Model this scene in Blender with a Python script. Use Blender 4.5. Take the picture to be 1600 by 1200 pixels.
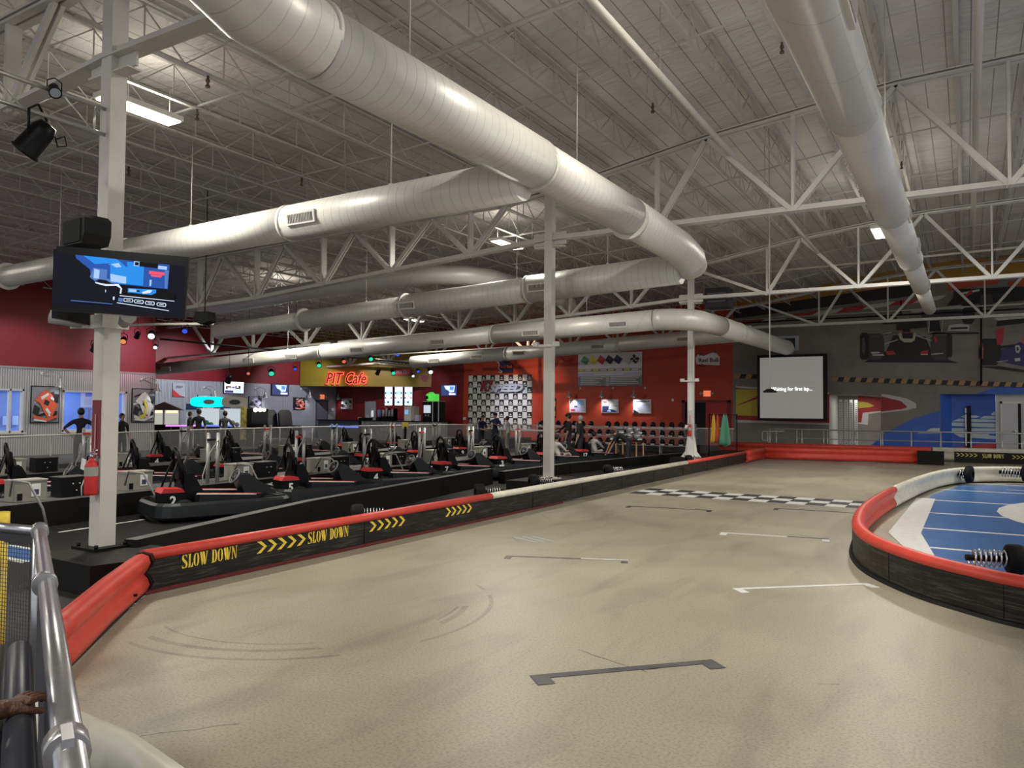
import bpy, bmesh, math, random
from mathutils import Vector, Matrix
R=math.radians; PI=math.pi
random.seed(7)
for o in list(bpy.data.objects): bpy.data.objects.remove(o)
sc=bpy.context.scene; C=sc.collection
# ---------------------------------------------------------------- camera
F=1200.0; TH=R(30.65); H=1.8; PIT=math.atan(42/1200.0); RO=0.008
fw=Vector((-math.sin(TH)*math.cos(PIT),math.cos(TH)*math.cos(PIT),math.sin(PIT)))
r0=Vector((math.cos(TH),math.sin(TH),0)); u0=r0.cross(fw)
rt=r0*math.cos(RO)+u0*math.sin(RO); up=rt.cross(fw)
CAM=Vector((0,0,H))
cd=bpy.data.cameras.new('camera'); cam=bpy.data.objects.new('camera',cd); C.objects.link(cam)
cd.sensor_width=36; cd.lens=27.0; cd.clip_end=300; cd.clip_start=0.05
cam.matrix_world=Matrix(((rt.x,up.x,-fw.x,0),(rt.y,up.y,-fw.y,0),(rt.z,up.z,-fw.z,H),(0,0,0,1)))
sc.camera=cam
def ray(x,y): return fw+rt*((x-800)/F)+up*((600-y)/F)
def pz(x,y,z=0.0): d=ray(x,y); return CAM+d*((z-H)/d.z)
def px(x,y,X): d=ray(x,y); return CAM+d*(X/d.x)
def py(x,y,Y): d=ray(x,y); return CAM+d*(Y/d.y)
def pd(x,y,D): return CAM+ray(x,y)*D
# ---------------------------------------------------------------- world, exposure
w=bpy.data.worlds.new('world'); sc.world=w; w.use_nodes=True
bg=w.node_tree.nodes['Background']; bg.inputs[0].default_value=(0.9,0.92,1.0,1); bg.inputs[1].default_value=0.5
sc.view_settings.view_transform='Standard'; sc.view_settings.look='None'
sc.view_settings.exposure=0.6; sc.view_settings.gamma=1.0; sc.view_settings.use_curve_mapping=False
LW=215.0      # watts of one high-bay fixture
def area(loc,sx,sy,power,col=(1.0,0.955,0.84),rot=(0,0,0),name='fixture_light'):
    l=bpy.data.lights.new(name,'AREA'); l.shape='RECTANGLE'; l.size=sx; l.size_y=sy; l.energy=power; l.color=col
    o=bpy.data.objects.new(name,l); C.objects.link(o); o.location=loc; o.rotation_euler=rot; return o
def spot(loc,target,power,col,ang=50,blend=0.6,rad=0.05,name='spot_light'):
    l=bpy.data.lights.new(name,'SPOT'); l.energy=power; l.color=col; l.spot_size=R(ang); l.spot_blend=blend; l.shadow_soft_size=rad
    o=bpy.data.objects.new(name,l); C.objects.link(o); o.location=loc
    o.rotation_euler=(Vector(target)-Vector(loc)).to_track_quat('-Z','Y').to_euler(); return o
# high-bay fixtures: rows at X=-23, -10.7, -1.9, 7 ; (x, y, z)
FIX=[(-10.75,7.0,6.30),(-10.7,17.75,6.30),(-22.8,29.2,6.1),(-23.1,21.0,6.1),(-1.88,21.75,6.45)]
FIXOFF=[(-1.9,9.2,7.2),(-1.9,-3,7.2),(-10.7,-3.2,6.3),(6.5,3,7.3),(6.5,13,7.3),(6.5,25,7.3),(-17.5,2.0,6.1),(-26.5,8.0,6.0)]
# ---------------------------------------------------------------- materials
MATS={}
def mat(name,col,rough=0.6,metal=0.0,em=None,es=0.0,noise=0.0,nscale=4.0,bump=0.0,alpha=1.0,trans=0.0,spec=None,coat=0):
    if name in MATS: return MATS[name]
    m=bpy.data.materials.new(name); m.use_nodes=True; nt=m.node_tree; b=nt.nodes['Principled BSDF']
    b.inputs['Base Color'].default_value=(*col,1); b.inputs['Roughness'].default_value=rough; b.inputs['Metallic'].default_value=metal
    if em is not None: b.inputs['Emission Color'].default_value=(*em,1); b.inputs['Emission Strength'].default_value=es
    if alpha<1: b.inputs['Alpha'].default_value=alpha
    if trans: b.inputs['Transmission Weight'].default_value=trans
    if spec is not None: b.inputs['Specular IOR Level'].default_value=spec
    if coat: b.inputs['Coat Weight'].default_value=coat
    if noise or bump:
        tc=nt.nodes.new('ShaderNodeTexCoord'); n=nt.nodes.new('ShaderNodeTexNoise'); n.inputs['Scale'].default_value=nscale; n.inputs['Detail'].default_value=6
        nt.links.new(tc.outputs['Object'],n.inputs['Vector'])
        if noise:
            cr=nt.nodes.new('ShaderNodeValToRGB'); cr.color_ramp.elements[0].position=0.3; cr.color_ramp.elements[1].position=0.7
            cr.color_ramp.elements[0].color=(*[max(0,c*(1-noise)) for c in col],1); cr.color_ramp.elements[1].color=(*[min(1,c*(1+noise)) for c in col],1)
            nt.links.new(n.outputs['Fac'],cr.inputs['Fac']); nt.links.new(cr.outputs['Color'],b.inputs['Base Color'])
        if bump:
            bp=nt.nodes.new('ShaderNodeBump'); bp.inputs['Strength'].default_value=bump; bp.inputs['Distance'].default_value=0.02
            nt.links.new(n.outputs['Fac'],bp.inputs['Height']); nt.links.new(bp.outputs['Normal'],b.inputs['Normal'])
    MATS[name]=m; return m
def N(nt,t,**k):
    n=nt.nodes.new(t)
    for a,v in k.items(): setattr(n,a,v)
    return n
def math_(nt,op,a,b=None):
    n=nt.nodes.new('ShaderNodeMath'); n.operation=op
    for i,v in enumerate((a,b)):
        if v is None: continue
        if isinstance(v,(int,float)): n.inputs[i].default_value=v
        else: nt.links.new(v,n.inputs[i])
    return n.outputs[0]
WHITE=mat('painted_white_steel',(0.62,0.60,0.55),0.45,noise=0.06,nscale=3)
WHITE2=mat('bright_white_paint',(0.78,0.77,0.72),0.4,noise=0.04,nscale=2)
BLACK=mat('black_plastic',(0.003,0.003,0.0034),0.45,spec=0.2)
BLACKR=mat('black_rubber',(0.006,0.006,0.0065),0.7,spec=0.2,noise=0.3,nscale=12)
NEARBLK=mat('dark_paint',(0.0055,0.0052,0.005),0.5,spec=0.25,noise=0.25,nscale=5)
KARTB=mat('kart_body_plastic',(0.007,0.009,0.011),0.38,noise=0.25,nscale=8)
GREYTOP=mat('grey_bench_top',(0.10,0.10,0.10),0.6,noise=0.2,nscale=6)
REDP=mat('red_guard_plastic',(0.62,0.055,0.035),0.45,noise=0.10,nscale=5,bump=0.15)
WHTP=mat('cream_guard_plastic',(0.72,0.70,0.58),0.42,noise=0.10,nscale=4,bump=0.15)
REDPAINT=mat('red_paint',(0.55,0.02,0.02),0.5)
YEL=mat('yellow_paint',(0.85,0.62,0.06),0.5,noise=0.15,nscale=30)
STEEL=mat('galvanised_steel',(0.50,0.50,0.53),0.28,metal=0.9,noise=0.1,nscale=20)
CHROME=mat('brushed_steel',(0.6,0.6,0.62),0.25,metal=1.0)
BEIGE=mat('beige_charger_case',(0.27,0.26,0.225),0.55,noise=0.05)
PAPER=mat('white_paper',(0.8,0.8,0.8),0.7)
GREYC=mat('grey_cable',(0.25,0.25,0.25),0.5)
BLKBOX=mat('black_case',(0.004,0.004,0.0045),0.4,spec=0.25)
POLE=mat('silver_pole',(0.42,0.42,0.41),0.4,metal=0.5)
SKIN=mat('skin',(0.42,0.24,0.16),0.5); SKIND=mat('dark_skin',(0.13,0.055,0.033),0.42,noise=0.25,nscale=60,bump=0.5)
HAIR=mat('black_hair',(0.01,0.009,0.008),0.6)
CLB=mat('black_cloth',(0.012,0.012,0.014),0.85); CLG=mat('dark_grey_cloth',(0.06,0.065,0.065),0.85); CLN=mat('navy_cloth',(0.02,0.02,0.07),0.85)
CLW=mat('pale_cloth',(0.55,0.55,0.52),0.85); CLD=mat('dark_denim',(0.02,0.022,0.03),0.85)
def emi(name,col,s): return mat(name,(0.004,0.004,0.004),0.5,em=col,es=s*0.6,spec=0.15)
GLASS=mat('glass_panel',(0.62,0.62,0.61),0.08,alpha=0.2,spec=0.6)
# duct: spiral seams from UV (u metres along, v turns)
def duct_mat(name,base,spacing,lw=0.07):
    m=bpy.data.materials.new(name); m.use_nodes=True; nt=m.node_tree; b=nt.nodes['Principled BSDF']; b.inputs['Roughness'].default_value=0.42
    b.inputs['Metallic'].default_value=0.15
    uv=N(nt,'ShaderNodeUVMap'); sp=N(nt,'ShaderNodeSeparateXYZ'); nt.links.new(uv.outputs[0],sp.inputs[0])
    t=math_(nt,'ADD',math_(nt,'DIVIDE',sp.outputs[0],spacing),sp.outputs[1]); fr=math_(nt,'FRACT',t)
    line=math_(nt,'LESS_THAN',fr,lw)
    n=N(nt,'ShaderNodeTexNoise'); n.inputs['Scale'].default_value=1.3
    tc=N(nt,'ShaderNodeTexCoord'); nt.links.new(tc.outputs['Object'],n.inputs['Vector'])
    vis=math_(nt,'MULTIPLY',line,math_(nt,'MULTIPLY',n.outputs['Fac'],0.75))
    mx=N(nt,'ShaderNodeMix',data_type='RGBA'); mx.inputs['A'].default_value=(*base,1); mx.inputs['B'].default_value=(base[0]*0.35,base[1]*0.35,base[2]*0.34,1)
    nt.links.new(vis,mx.inputs['Factor']); nt.links.new(mx.outputs['Result'],b.inputs['Base Color'])
    bp=N(nt,'ShaderNodeBump'); bp.inputs['Strength'].default_value=0.25; bp.inputs['Distance'].default_value=0.01; nt.links.new(line,bp.inputs['Height']); nt.links.new(bp.outputs[0],b.inputs['Normal'])
    return m
DUCT=duct_mat('spiral_duct_steel',(0.66,0.65,0.60),0.16)
DUCT2=duct_mat('smooth_duct_steel',(0.66,0.65,0.60),1.25,0.010)
def concrete():
    m=bpy.data.materials.new('polished_concrete'); m.use_nodes=True; nt=m.node_tree; b=nt.nodes['Principled BSDF']
    tc=N(nt,'ShaderNodeTexCoord'); O=tc.outputs['Object']
    n1=N(nt,'ShaderNodeTexNoise'); n1.inputs['Scale'].default_value=0.45; n1.inputs['Detail'].default_value=5; nt.links.new(O,n1.inputs['Vector'])
    n2=N(nt,'ShaderNodeTexNoise'); n2.inputs['Scale'].default_value=55; n2.inputs['Detail'].default_value=5; nt.links.new(O,n2.inputs['Vector'])
    mp=N(nt,'ShaderNodeMapping'); mp.inputs['Scale'].default_value=(1.6,0.45,1); mp.inputs['Rotation'].default_value=(0,0,R(-14)); nt.links.new(O,mp.inputs['Vector'])
    n3=N(nt,'ShaderNodeTexNoise'); n3.inputs['Scale'].default_value=1.5; n3.inputs['Detail'].default_value=7; n3.inputs['Distortion'].default_value=0.6; nt.links.new(mp.outputs[0],n3.inputs['Vector'])
    cr=N(nt,'ShaderNodeValToRGB'); e=cr.color_ramp.elements; e[0].position=0.3; e[0].color=(0.315,0.285,0.215,1); e[1].position=0.72; e[1].color=(0.43,0.395,0.30,1)
    nt.links.new(n1.outputs['Fac'],cr.inputs['Fac'])
    def mul(colsock,fac,dark):
        mx=N(nt,'ShaderNodeMix',data_type='RGBA',blend_type='MULTIPLY'); mx.inputs['B'].default_value=(dark,dark,dark,1); nt.links.new(fac,mx.inputs['Factor']); nt.links.new(colsock,mx.inputs['A']); return mx.outputs['Result']
    r3=N(nt,'ShaderNodeMapRange'); r3.inputs['From Min'].default_value=0.5; r3.inputs['From Max'].default_value=0.72; nt.links.new(n3.outputs['Fac'],r3.inputs['Value'])
    col=mul(cr.outputs['Color'],r3.outputs[0],0.78)
    r2=N(nt,'ShaderNodeMapRange'); r2.inputs['From Min'].default_value=0.45; r2.inputs['From Max'].default_value=0.75; nt.links.new(n2.outputs['Fac'],r2.inputs['Value'])
    col=mul(col,r2.outputs[0],0.62)
    vo=N(nt,'ShaderNodeTexVoronoi',feature='DISTANCE_TO_EDGE'); vo.inputs['Scale'].default_value=0.33
    nd=N(nt,'ShaderNodeTexNoise'); nd.inputs['Scale'].default_value=2.5; nd.inputs['Detail'].default_value=6; nt.links.new(O,nd.inputs['Vector'])
    mxv=N(nt,'ShaderNodeMix',data_type='VECTOR'); mxv.inputs['Factor'].default_value=0.12; nt.links.new(O,mxv.inputs[4]); nt.links.new(nd.outputs['Color'],mxv.inputs[5]); nt.links.new(mxv.outputs[1],vo.inputs['Vector'])
    ck=math_(nt,'LESS_THAN',vo.outputs['Distance'],0.0016); nm=N(nt,'ShaderNodeTexNoise'); nm.inputs['Scale'].default_value=0.7; nt.links.new(O,nm.inputs['Vector'])
    ck=math_(nt,'MULTIPLY',ck,math_(nt,'GREATER_THAN',nm.outputs['Fac'],0.6))
    col=mul(col,ck,0.35)
    # tyre scuff arcs: thin rings around turning centres
    sx=N(nt,'ShaderNodeSeparateXYZ'); nt.links.new(O,sx.inputs[0])
    for cx,cy,r1,wd,st in ((-5.3,5.35,1.36,0.012,1.0),(-5.35,5.3,1.50,0.03,0.9),(-5.3,5.3,1.68,0.02,0.8)):
        dx=math_(nt,'POWER',math_(nt,'SUBTRACT',sx.outputs[0],cx),2.0); dy=math_(nt,'POWER',math_(nt,'SUBTRACT',sx.outputs[1],cy),2.0)
        d=math_(nt,'SQRT',math_(nt,'ADD',dx,dy)); ad=math_(nt,'ABSOLUTE',math_(nt,'SUBTRACT',d,r1)); k=math_(nt,'LESS_THAN',ad,wd)
        k=math_(nt,'MULTIPLY',k,math_(nt,'MULTIPLY',n3.outputs['Fac'],math_(nt,'GREATER_THAN',math_(nt,'ADD',n1.outputs['Fac'],math_(nt,'MULTIPLY',sx.outputs[0],0.12)),-0.02))); col=mul(col,k,0.45)
    nt.links.new(col,b.inputs['Base Color'])
    rr=N(nt,'ShaderNodeMapRange'); rr.inputs['To Min'].default_value=0.30; rr.inputs['To Max'].default_value=0.55; nt.links.new(n1.outputs['Fac'],rr.inputs['Value']); nt.links.new(rr.outputs[0],b.inputs['Roughness'])
    bp=N(nt,'ShaderNodeBump'); bp.inputs['Strength'].default_value=0.12; bp.inputs['Distance'].default_value=0.004; nt.links.new(n2.outputs['Fac'],bp.inputs['Height']); nt.links.new(bp.outputs[0],b.inputs['Normal'])
    return m
def roofmat():
    m=bpy.data.materials.new('insulated_roof_deck'); m.use_nodes=True; nt=m.node_tree; b=nt.nodes['Principled BSDF']; b.inputs['Roughness'].default_value=0.5
    tc=N(nt,'ShaderNodeTexCoord'); O=tc.outputs['Object']; sx=N(nt,'ShaderNodeSeparateXYZ'); nt.links.new(O,sx.inputs[0])
    fx=math_(nt,'FRACT',math_(nt,'DIVIDE',math_(nt,'ADD',sx.outputs[0],100.11),0.39)); fy=math_(nt,'FRACT',math_(nt,'DIVIDE',math_(nt,'ADD',sx.outputs[1],100.0),1.28))
    l=math_(nt,'MAXIMUM',math_(nt,'LESS_THAN',fx,0.05),math_(nt,'LESS_THAN',fy,0.007))
    n=N(nt,'ShaderNodeTexNoise'); n.inputs['Scale'].default_value=0.8; n.inputs['Detail'].default_value=6; nt.links.new(O,n.inputs['Vector'])
    cr=N(nt,'ShaderNodeValToRGB'); e=cr.color_ramp.elements; e[0].position=0.3; e[0].color=(0.58,0.55,0.51,1); e[1].position=0.7; e[1].color=(0.78,0.75,0.70,1); nt.links.new(n.outputs['Fac'],cr.inputs['Fac'])
    mx=N(nt,'ShaderNodeMix',data_type='RGBA'); mx.inputs['B'].default_value=(0.28,0.27,0.25,1); nt.links.new(l,mx.inputs['Factor']); nt.links.new(cr.outputs['Color'],mx.inputs['A']); nt.links.new(mx.outputs['Result'],b.inputs['Base Color'])
    mp=N(nt,'ShaderNodeMapping'); mp.inputs['Scale'].default_value=(1.4,3.5,1); nt.links.new(O,mp.inputs['Vector'])
    n2=N(nt,'ShaderNodeTexNoise'); n2.inputs['Scale'].default_value=1.2; n2.inputs['Detail'].default_value=3; n2.inputs['Distortion'].default_value=1.0; nt.links.new(mp.outputs[0],n2.inputs['Vector'])
    bp=N(nt,'ShaderNodeBump'); bp.inputs['Strength'].default_value=0.6; bp.inputs['Distance'].default_value=0.12; nt.links.new(n2.outputs['Fac'],bp.inputs['Height']); nt.links.new(bp.outputs[0],b.inputs['Normal'])
    return m
def corrugated(name,axis,col):
    m=bpy.data.materials.new(name); m.use_nodes=True; nt=m.node_tree; b=nt.nodes['Principled BSDF']; b.inputs['Roughness'].default_value=0.4; b.inputs['Metallic'].default_value=0.3
    tc=N(nt,'ShaderNodeTexCoord'); sx=N(nt,'ShaderNodeSeparateXYZ'); nt.links.new(tc.outputs['Object'],sx.inputs[0])
    f=math_(nt,'FRACT',math_(nt,'DIVIDE',math_(nt,'ADD',sx.outputs[axis],200.0),0.085)); l=math_(nt,'LESS_THAN',f,0.32)
    mx=N(nt,'ShaderNodeMix',data_type='RGBA'); mx.inputs['A'].default_value=(*col,1); mx.inputs['B'].default_value=(*[c*0.42 for c in col],1); nt.links.new(l,mx.inputs['Factor']); nt.links.new(mx.outputs['Result'],b.inputs['Base Color'])
    bp=N(nt,'ShaderNodeBump'); bp.inputs['Strength'].default_value=0.7; bp.inputs['Distance'].default_value=0.02; nt.links.new(l,bp.inputs['Height']); nt.links.new(bp.outputs[0],b.inputs['Normal'])
    return m
def belt_mat(name):
    m=bpy.data.materials.new(name); m.use_nodes=True; nt=m.node_tree; b=nt.nodes['Principled BSDF']; b.inputs['Roughness'].default_value=0.45; b.inputs['Specular IOR Level'].default_value=0.3
    tc=N(nt,'ShaderNodeTexCoord'); mp=N(nt,'ShaderNodeMapping'); mp.inputs['Scale'].default_value=(1.2,1.2,22); nt.links.new(tc.outputs['Object'],mp.inputs['Vector'])
    n=N(nt,'ShaderNodeTexNoise'); n.inputs['Scale'].default_value=2.0; n.inputs['Detail'].default_value=8; n.inputs['Distortion'].default_value=0.8; nt.links.new(mp.outputs[0],n.inputs['Vector'])
    cr=N(nt,'ShaderNodeValToRGB'); e=cr.color_ramp.elements; e[0].position=0.5; e[0].color=(0.010,0.0095,0.009,1); e[1].position=0.74; e[1].color=(0.075,0.07,0.065,1); nt.links.new(n.outputs['Fac'],cr.inputs['Fac']); nt.links.new(cr.outputs['Color'],b.inputs['Base Color'])
    return m
BELTM=belt_mat('scuffed_black_belt')
# ---------------------------------------------------------------- mesh builder
class MB:
    def __init__(s): s.v=[]; s.f=[]; s.m=[]; s.uv=[]; s.sm=[]
    def add(s,vs,fs,mi=0,uvs=None,smooth=False):
        b=len(s.v); s.v+=[Vector(a) for a in vs]
        for i,f in enumerate(fs):
            s.f.append([b+k for k in f]); s.m.append(mi); s.uv.append(uvs[i] if uvs else None); s.sm.append(smooth)
        return s
    def box(s,c,d,mi=0,rz=0.0,M=None):
        x,y,z=[a/2 for a in d]; vs=[Vector((i*x,j*y,k*z)) for k in(-1,1) for j in(-1,1) for i in(-1,1)]
        if M is None: M=Matrix.Rotation(rz,4,'Z')
        vs=[M@v+Vector(c) for v in vs]
        return s.add(vs,[(0,2,3,1),(4,5,7,6),(0,1,5,4),(2,6,7,3),(0,4,6,2),(1,3,7,5)],mi)
    def bx(s,a,b,mi=0):
        return s.box([(a[i]+b[i])/2 for i in range(3)],[abs(b[i]-a[i]) for i in range(3)],mi)
    def beam(s,a,b,wd,ht,mi=0,upv=(0,0,1)):
        a=Vector(a); b=Vector(b); d=(b-a); L=d.length; d.normalize(); U=Vector(upv)
        if abs(d.dot(U))>0.99: U=Vector((0,1,0))
        S=d.cross(U).normalized(); U=S.cross(d)
        M=Matrix((S,d,U)).transposed().to_4x4()
        return s.box((a+b)/2,(wd,L,ht),mi,M=M)
    def tube(s,pts,rad,n=8,mi=0,closed=False,caps=True,smooth=True,voff=0.0):
        pts=[Vector(p) for p in pts]; k=len(pts)
        rads=[rad]*k if isinstance(rad,(int,float)) else rad
        T=[]
        for i in range(k):
            a=pts[i-1] if (i>0 or closed) else pts[i]; b=pts[(i+1)%k] if (i<k-1 or closed) else pts[i]
            T.append((b-a).normalized())
        ref=Vector((0,0,1)) if abs(T[0].z)<0.9 else Vector((1,0,0))
        nn=(ref-T[0]*ref.dot(T[0])).normalized(); rings=[]; vs=[]; us=[0]
        for i in range(k):
            nn=(nn-T[i]*nn.dot(T[i])).normalized(); bb=T[i].cross(nn)
            vs+=[pts[i]+(nn*math.cos(2*PI*j/n)+bb*math.sin(2*PI*j/n))*rads[i] for j in range(n)]
            if i: us.append(us[-1]+(pts[i]-pts[i-1]).length)
        fs=[];uv=[]
        for i in range(k if closed else k-1):
            i2=(i+1)%k
            for j in range(n):
                j2=(j+1)%n; fs.append((i*n+j,i*n+j2,i2*n+j2,i2*n+j)); ua=us[i]; ub=us[i2] if i2 else us[i]+1
                uv.append(((ua,j/n),(ua,(j+1)/n),(ub,(j+1)/n),(ub,j/n)))
        b=len(s.v); s.add(vs,fs,mi,uv,smooth)
        if caps and not closed:
            s.f.append([b+j for j in reversed(range(n))]); s.m.append(mi); s.uv.append(None); s.sm.append(False)
            s.f.append([b+(k-1)*n+j for j in range(n)]); s.m.append(mi); s.uv.append(None); s.sm.append(False)
        return s
    def cyl(s,a,b,r,n=12,mi=0,r2=None): return s.tube([a,b],[r,r if r2 is None else r2],n,mi)
    def sphere(s,c,r,n=12,mi=0,sc=(1,1,1),M=None):
        vs=[];fs=[];h=n//2
        for i in range(h+1):
            a=PI*i/h
            for j in range(n):
                v=Vector((math.sin(a)*math.cos(2*PI*j/n)*sc[0]*r,math.sin(a)*math.sin(2*PI*j/n)*sc[1]*r,math.cos(a)*sc[2]*r))
                if M: v=M@v
                vs.append(v+Vector(c))
        for i in range(h):
            for j in range(n): fs.append((i*n+j,(i+1)*n+j,(i+1)*n+(j+1)%n,i*n+(j+1)%n))
        return s.add(vs,fs,mi,None,True)
    def lathe(s,prof,c=(0,0,0),n=16,mi=0,M=None,smooth=True):
        vs=[];fs=[];k=len(prof)
        for r,z in prof:
            for j in range(n):
                v=Vector((r*math.cos(2*PI*j/n),r*math.sin(2*PI*j/n),z))
                if M: v=M@v
                vs.append(v+Vector(c))
        for i in range(k-1):
            for j in range(n): fs.append((i*n+j,i*n+(j+1)%n,(i+1)*n+(j+1)%n,(i+1)*n+j))
        return s.add(vs,fs,mi,None,smooth)
    def prism(s,poly,o,u,v,t,mi=0):   # extrude 2d poly (in u,v at o) from offset 0 to t along u x v
        o=Vector(o);u=Vector(u).normalized();v=Vector(v).normalized();n=u.cross(v); k=len(poly)
        vs=[o+u*a+v*b for a,b in poly]+[o+u*a+v*b+n*t for a,b in poly]
        return s.add(vs,[tuple(reversed(range(k))),tuple(range(k,2*k))]+[(i,(i+1)%k,(i+1)%k+k,i+k) for i in range(k)],mi)
    def sweep(s,path,prof,mi=0,closed=True,smooth=False,mis=None):  # path in xy(z), prof (side,z): side positive to the right of travel
        pts=[Vector(p) if len(p)==3 else Vector((p[0],p[1],0)) for p in path]; k=len(pts); n=len(prof); vs=[]
        for i in range(k):
            d1=(pts[i]-pts[i-1]) if i>0 else (pts[1]-pts[0]); d2=(pts[i+1]-pts[i]) if i<k-1 else d1
            d1=Vector((d1.x,d1.y,0)).normalized(); d2=Vector((d2.x,d2.y,0)).normalized()
            n1=Vector((d1.y,-d1.x,0)); n2=Vector((d2.y,-d2.x,0)); nn=(n1+n2).normalized(); q=1/max(0.4,nn.dot(n1))
            vs+=[pts[i]+nn*a*q+Vector((0,0,z)) for a,z in prof]
        b=len(s.v); fs=[];m=[]
        for i in range(k-1):
            for j in range(n if closed else n-1):
                fs.append((i*n+j,(i+1)*n+j,(i+1)*n+(j+1)%n,i*n+(j+1)%n)); m.append(mis[j] if mis else mi)
        s.add(vs,fs,mi,None,smooth)
        s.m[-len(fs):]=m
        if closed:
            s.f.append([b+j for j in range(n)]); s.f.append([b+(k-1)*n+j for j in reversed(range(n))]); s.m+=[mi,mi]; s.uv+=[None,None]; s.sm+=[False,False]
        return s
def wmat(o):
    M=Matrix.Identity(4)
    while o is not None: M=o.matrix_basis@M; o=o.parent
    return M
def obj(name,mb,mats,parent=None,world=False,label=None,kind=None):
    me=bpy.data.meshes.new(name); vs=mb.v
    if world and parent is not None:
        Mi=wmat(parent).inverted(); vs=[Mi@v for v in vs]
    me.from_pydata([tuple(v) for v in vs],[],mb.f)
    if not isinstance(mats,(list,tuple)): mats=[mats]
    for m in mats: me.materials.append(m)
    me.polygons.foreach_set('material_index',mb.m); me.polygons.foreach_set('use_smooth',mb.sm)
    if any(u for u in mb.uv):
        ul=me.uv_layers.new(name='UVMap'); 
        for p,u in zip(me.polygons,mb.uv):
            if u:
                for li,q in zip(p.loop_indices,u): ul.data[li].uv=q
    bm=bmesh.new(); bm.from_mesh(me); bmesh.ops.recalc_face_normals(bm,faces=bm.faces); bm.to_mesh(me); bm.free()
    o=bpy.data.objects.new(name,me); C.objects.link(o)
    if parent is not None: o.parent=parent
    if label: o['label']=label
    if kind: o['kind']=kind
    return o
def tag(o,label,cat,group=None,kind=None):
    o['label']=label; o['category']=cat
    if group: o['group']=group
    if kind: o['kind']=kind
    return o
def thing(name,label,cat,loc=(0,0,0),rz=0.0,group=None):
    o=bpy.data.objects.new(name,None); C.objects.link(o); o.location=loc; o.rotation_euler=(0,0,rz); o.empty_display_size=0.2
    return tag(o,label,cat,group)
def parts(name,mbs,m,parent,world=False,label=None):
    return [obj(name,b,m,parent,world,label) for b in mbs]
def struct(name,mb,m): return obj(name,mb,m,kind='structure')
KIDS={}
def dup(root,loc,rz,label,group=None):
    def cp(o,par):
        c=o.copy(); C.objects.link(c)
        if par is not None: c.parent=par
        for ch in [x for x in ALLCH.get(o.name,[])]:
            cp(ch,c)
        return c
    ALLCH={}
    for x in bpy.data.objects:
        if x.parent is not None: ALLCH.setdefault(x.parent.name,[]).append(x)
    c=cp(root,None); c.location=loc; c.rotation_euler=(0,0,rz); c['label']=label
    if group: c['group']=group
    return c
def textmb(s,size,o,u,v,depth=0.01,shear=0.0,offset=0.0,align='CENTER',mi=0,mb=None,sx=1.0,space=1.0):
    cu=bpy.data.curves.new('t','FONT'); cu.body=s; cu.size=size; cu.shear=shear; cu.offset=offset; cu.extrude=depth/2; cu.align_x=align; cu.align_y='CENTER'; cu.resolution_u=2; cu.space_character=space
    t=bpy.data.objects.new('t',cu); C.objects.link(t); dg=bpy.context.evaluated_depsgraph_get(); me=t.evaluated_get(dg).to_mesh()
    o=Vector(o);u=Vector(u).normalized();v=Vector(v).normalized();n=u.cross(v)
    vs=[o+u*(a.co.x*sx)+v*a.co.y+n*(a.co.z+depth/2) for a in me.vertices]; fs=[tuple(p.vertices) for p in me.polygons]
    t.to_mesh_clear() if False else None
    bpy.data.objects.remove(t); bpy.data.curves.remove(cu)
    mb=mb or MB(); mb.add(vs,fs,mi); return mb
ORD=['first','second','third','fourth','fifth','sixth','seventh','eighth','ninth','tenth','eleventh','twelfth','thirteenth','fourteenth','fifteenth']
# ================================================================ STRUCTURE
YW=38.0; XL=-30.0; XL2=-36.1; XR=16.0; YB=-9.0
ZR=[(-42,6.0),(-30,6.2),(-16.4,6.5),(-11.3,6.62),(-9,6.66),(-6.9,6.92),(-4.45,7.39),(-1.0,7.77),(0.9,7.85),(18,8.1)]
def zr(x):
    for (a,za),(b,zb) in zip(ZR,ZR[1:]):
        if a<=x<=b: return za+(zb-za)*(x-a)/(b-a)
    return ZR[-1][1]
CONC=concrete()
struct('floor',MB().bx((-7.9,YB,-0.2),(XR,YW,0)),CONC)
PITF=mat('dark_pit_floor',(0.007,0.0068,0.007),0.45,noise=0.35,nscale=3)
struct('floor',MB().bx((-22.4,YB,-0.2),(-7.9,YW,0)),PITF)
struct('floor',MB().prism([(-7.9,YB),(-7.9,4.9),(-6.86,4.64),(-5.05,2.76),(-4.45,2.33),(-3.4,1.80),(-1.2,0.55),(-0.6,-1),(-0.6,YB)][::-1],(0,0,0.0),(1,0,0),(0,1,0),0.005),mat('dark_spectator_floor',(0.012,0.012,0.013),0.6,noise=0.3,nscale=6))
struct('floor',MB().bx((-36.4,YB,-0.2),(-22.4,YW,0)),mat('lobby_carpet',(0.04,0.04,0.045),0.8,noise=0.2,nscale=20))
mb=MB()
for (a,za),(b,zb) in zip(ZR,ZR[1:]):
    if b<-41: continue
    mb.prism([(a,za+0.62),(b,zb+0.62),(b,zb+0.8),(a,za+0.8)],(0,YW+0.3,0),(1,0,0),(0,0,1),(YW-YB+0.3))
struct('ceiling',mb,roofmat())
GREYW=mat('grey_track_wall',(0.21,0.19,0.165),0.6,noise=0.12,nscale=1.5)
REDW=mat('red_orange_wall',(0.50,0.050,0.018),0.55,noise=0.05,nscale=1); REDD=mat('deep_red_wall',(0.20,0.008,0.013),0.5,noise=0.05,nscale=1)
struct('wall_back',MB().bx((-36.4,YW,0),(-9.9,YW+0.3,7.9)),REDW)
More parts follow.
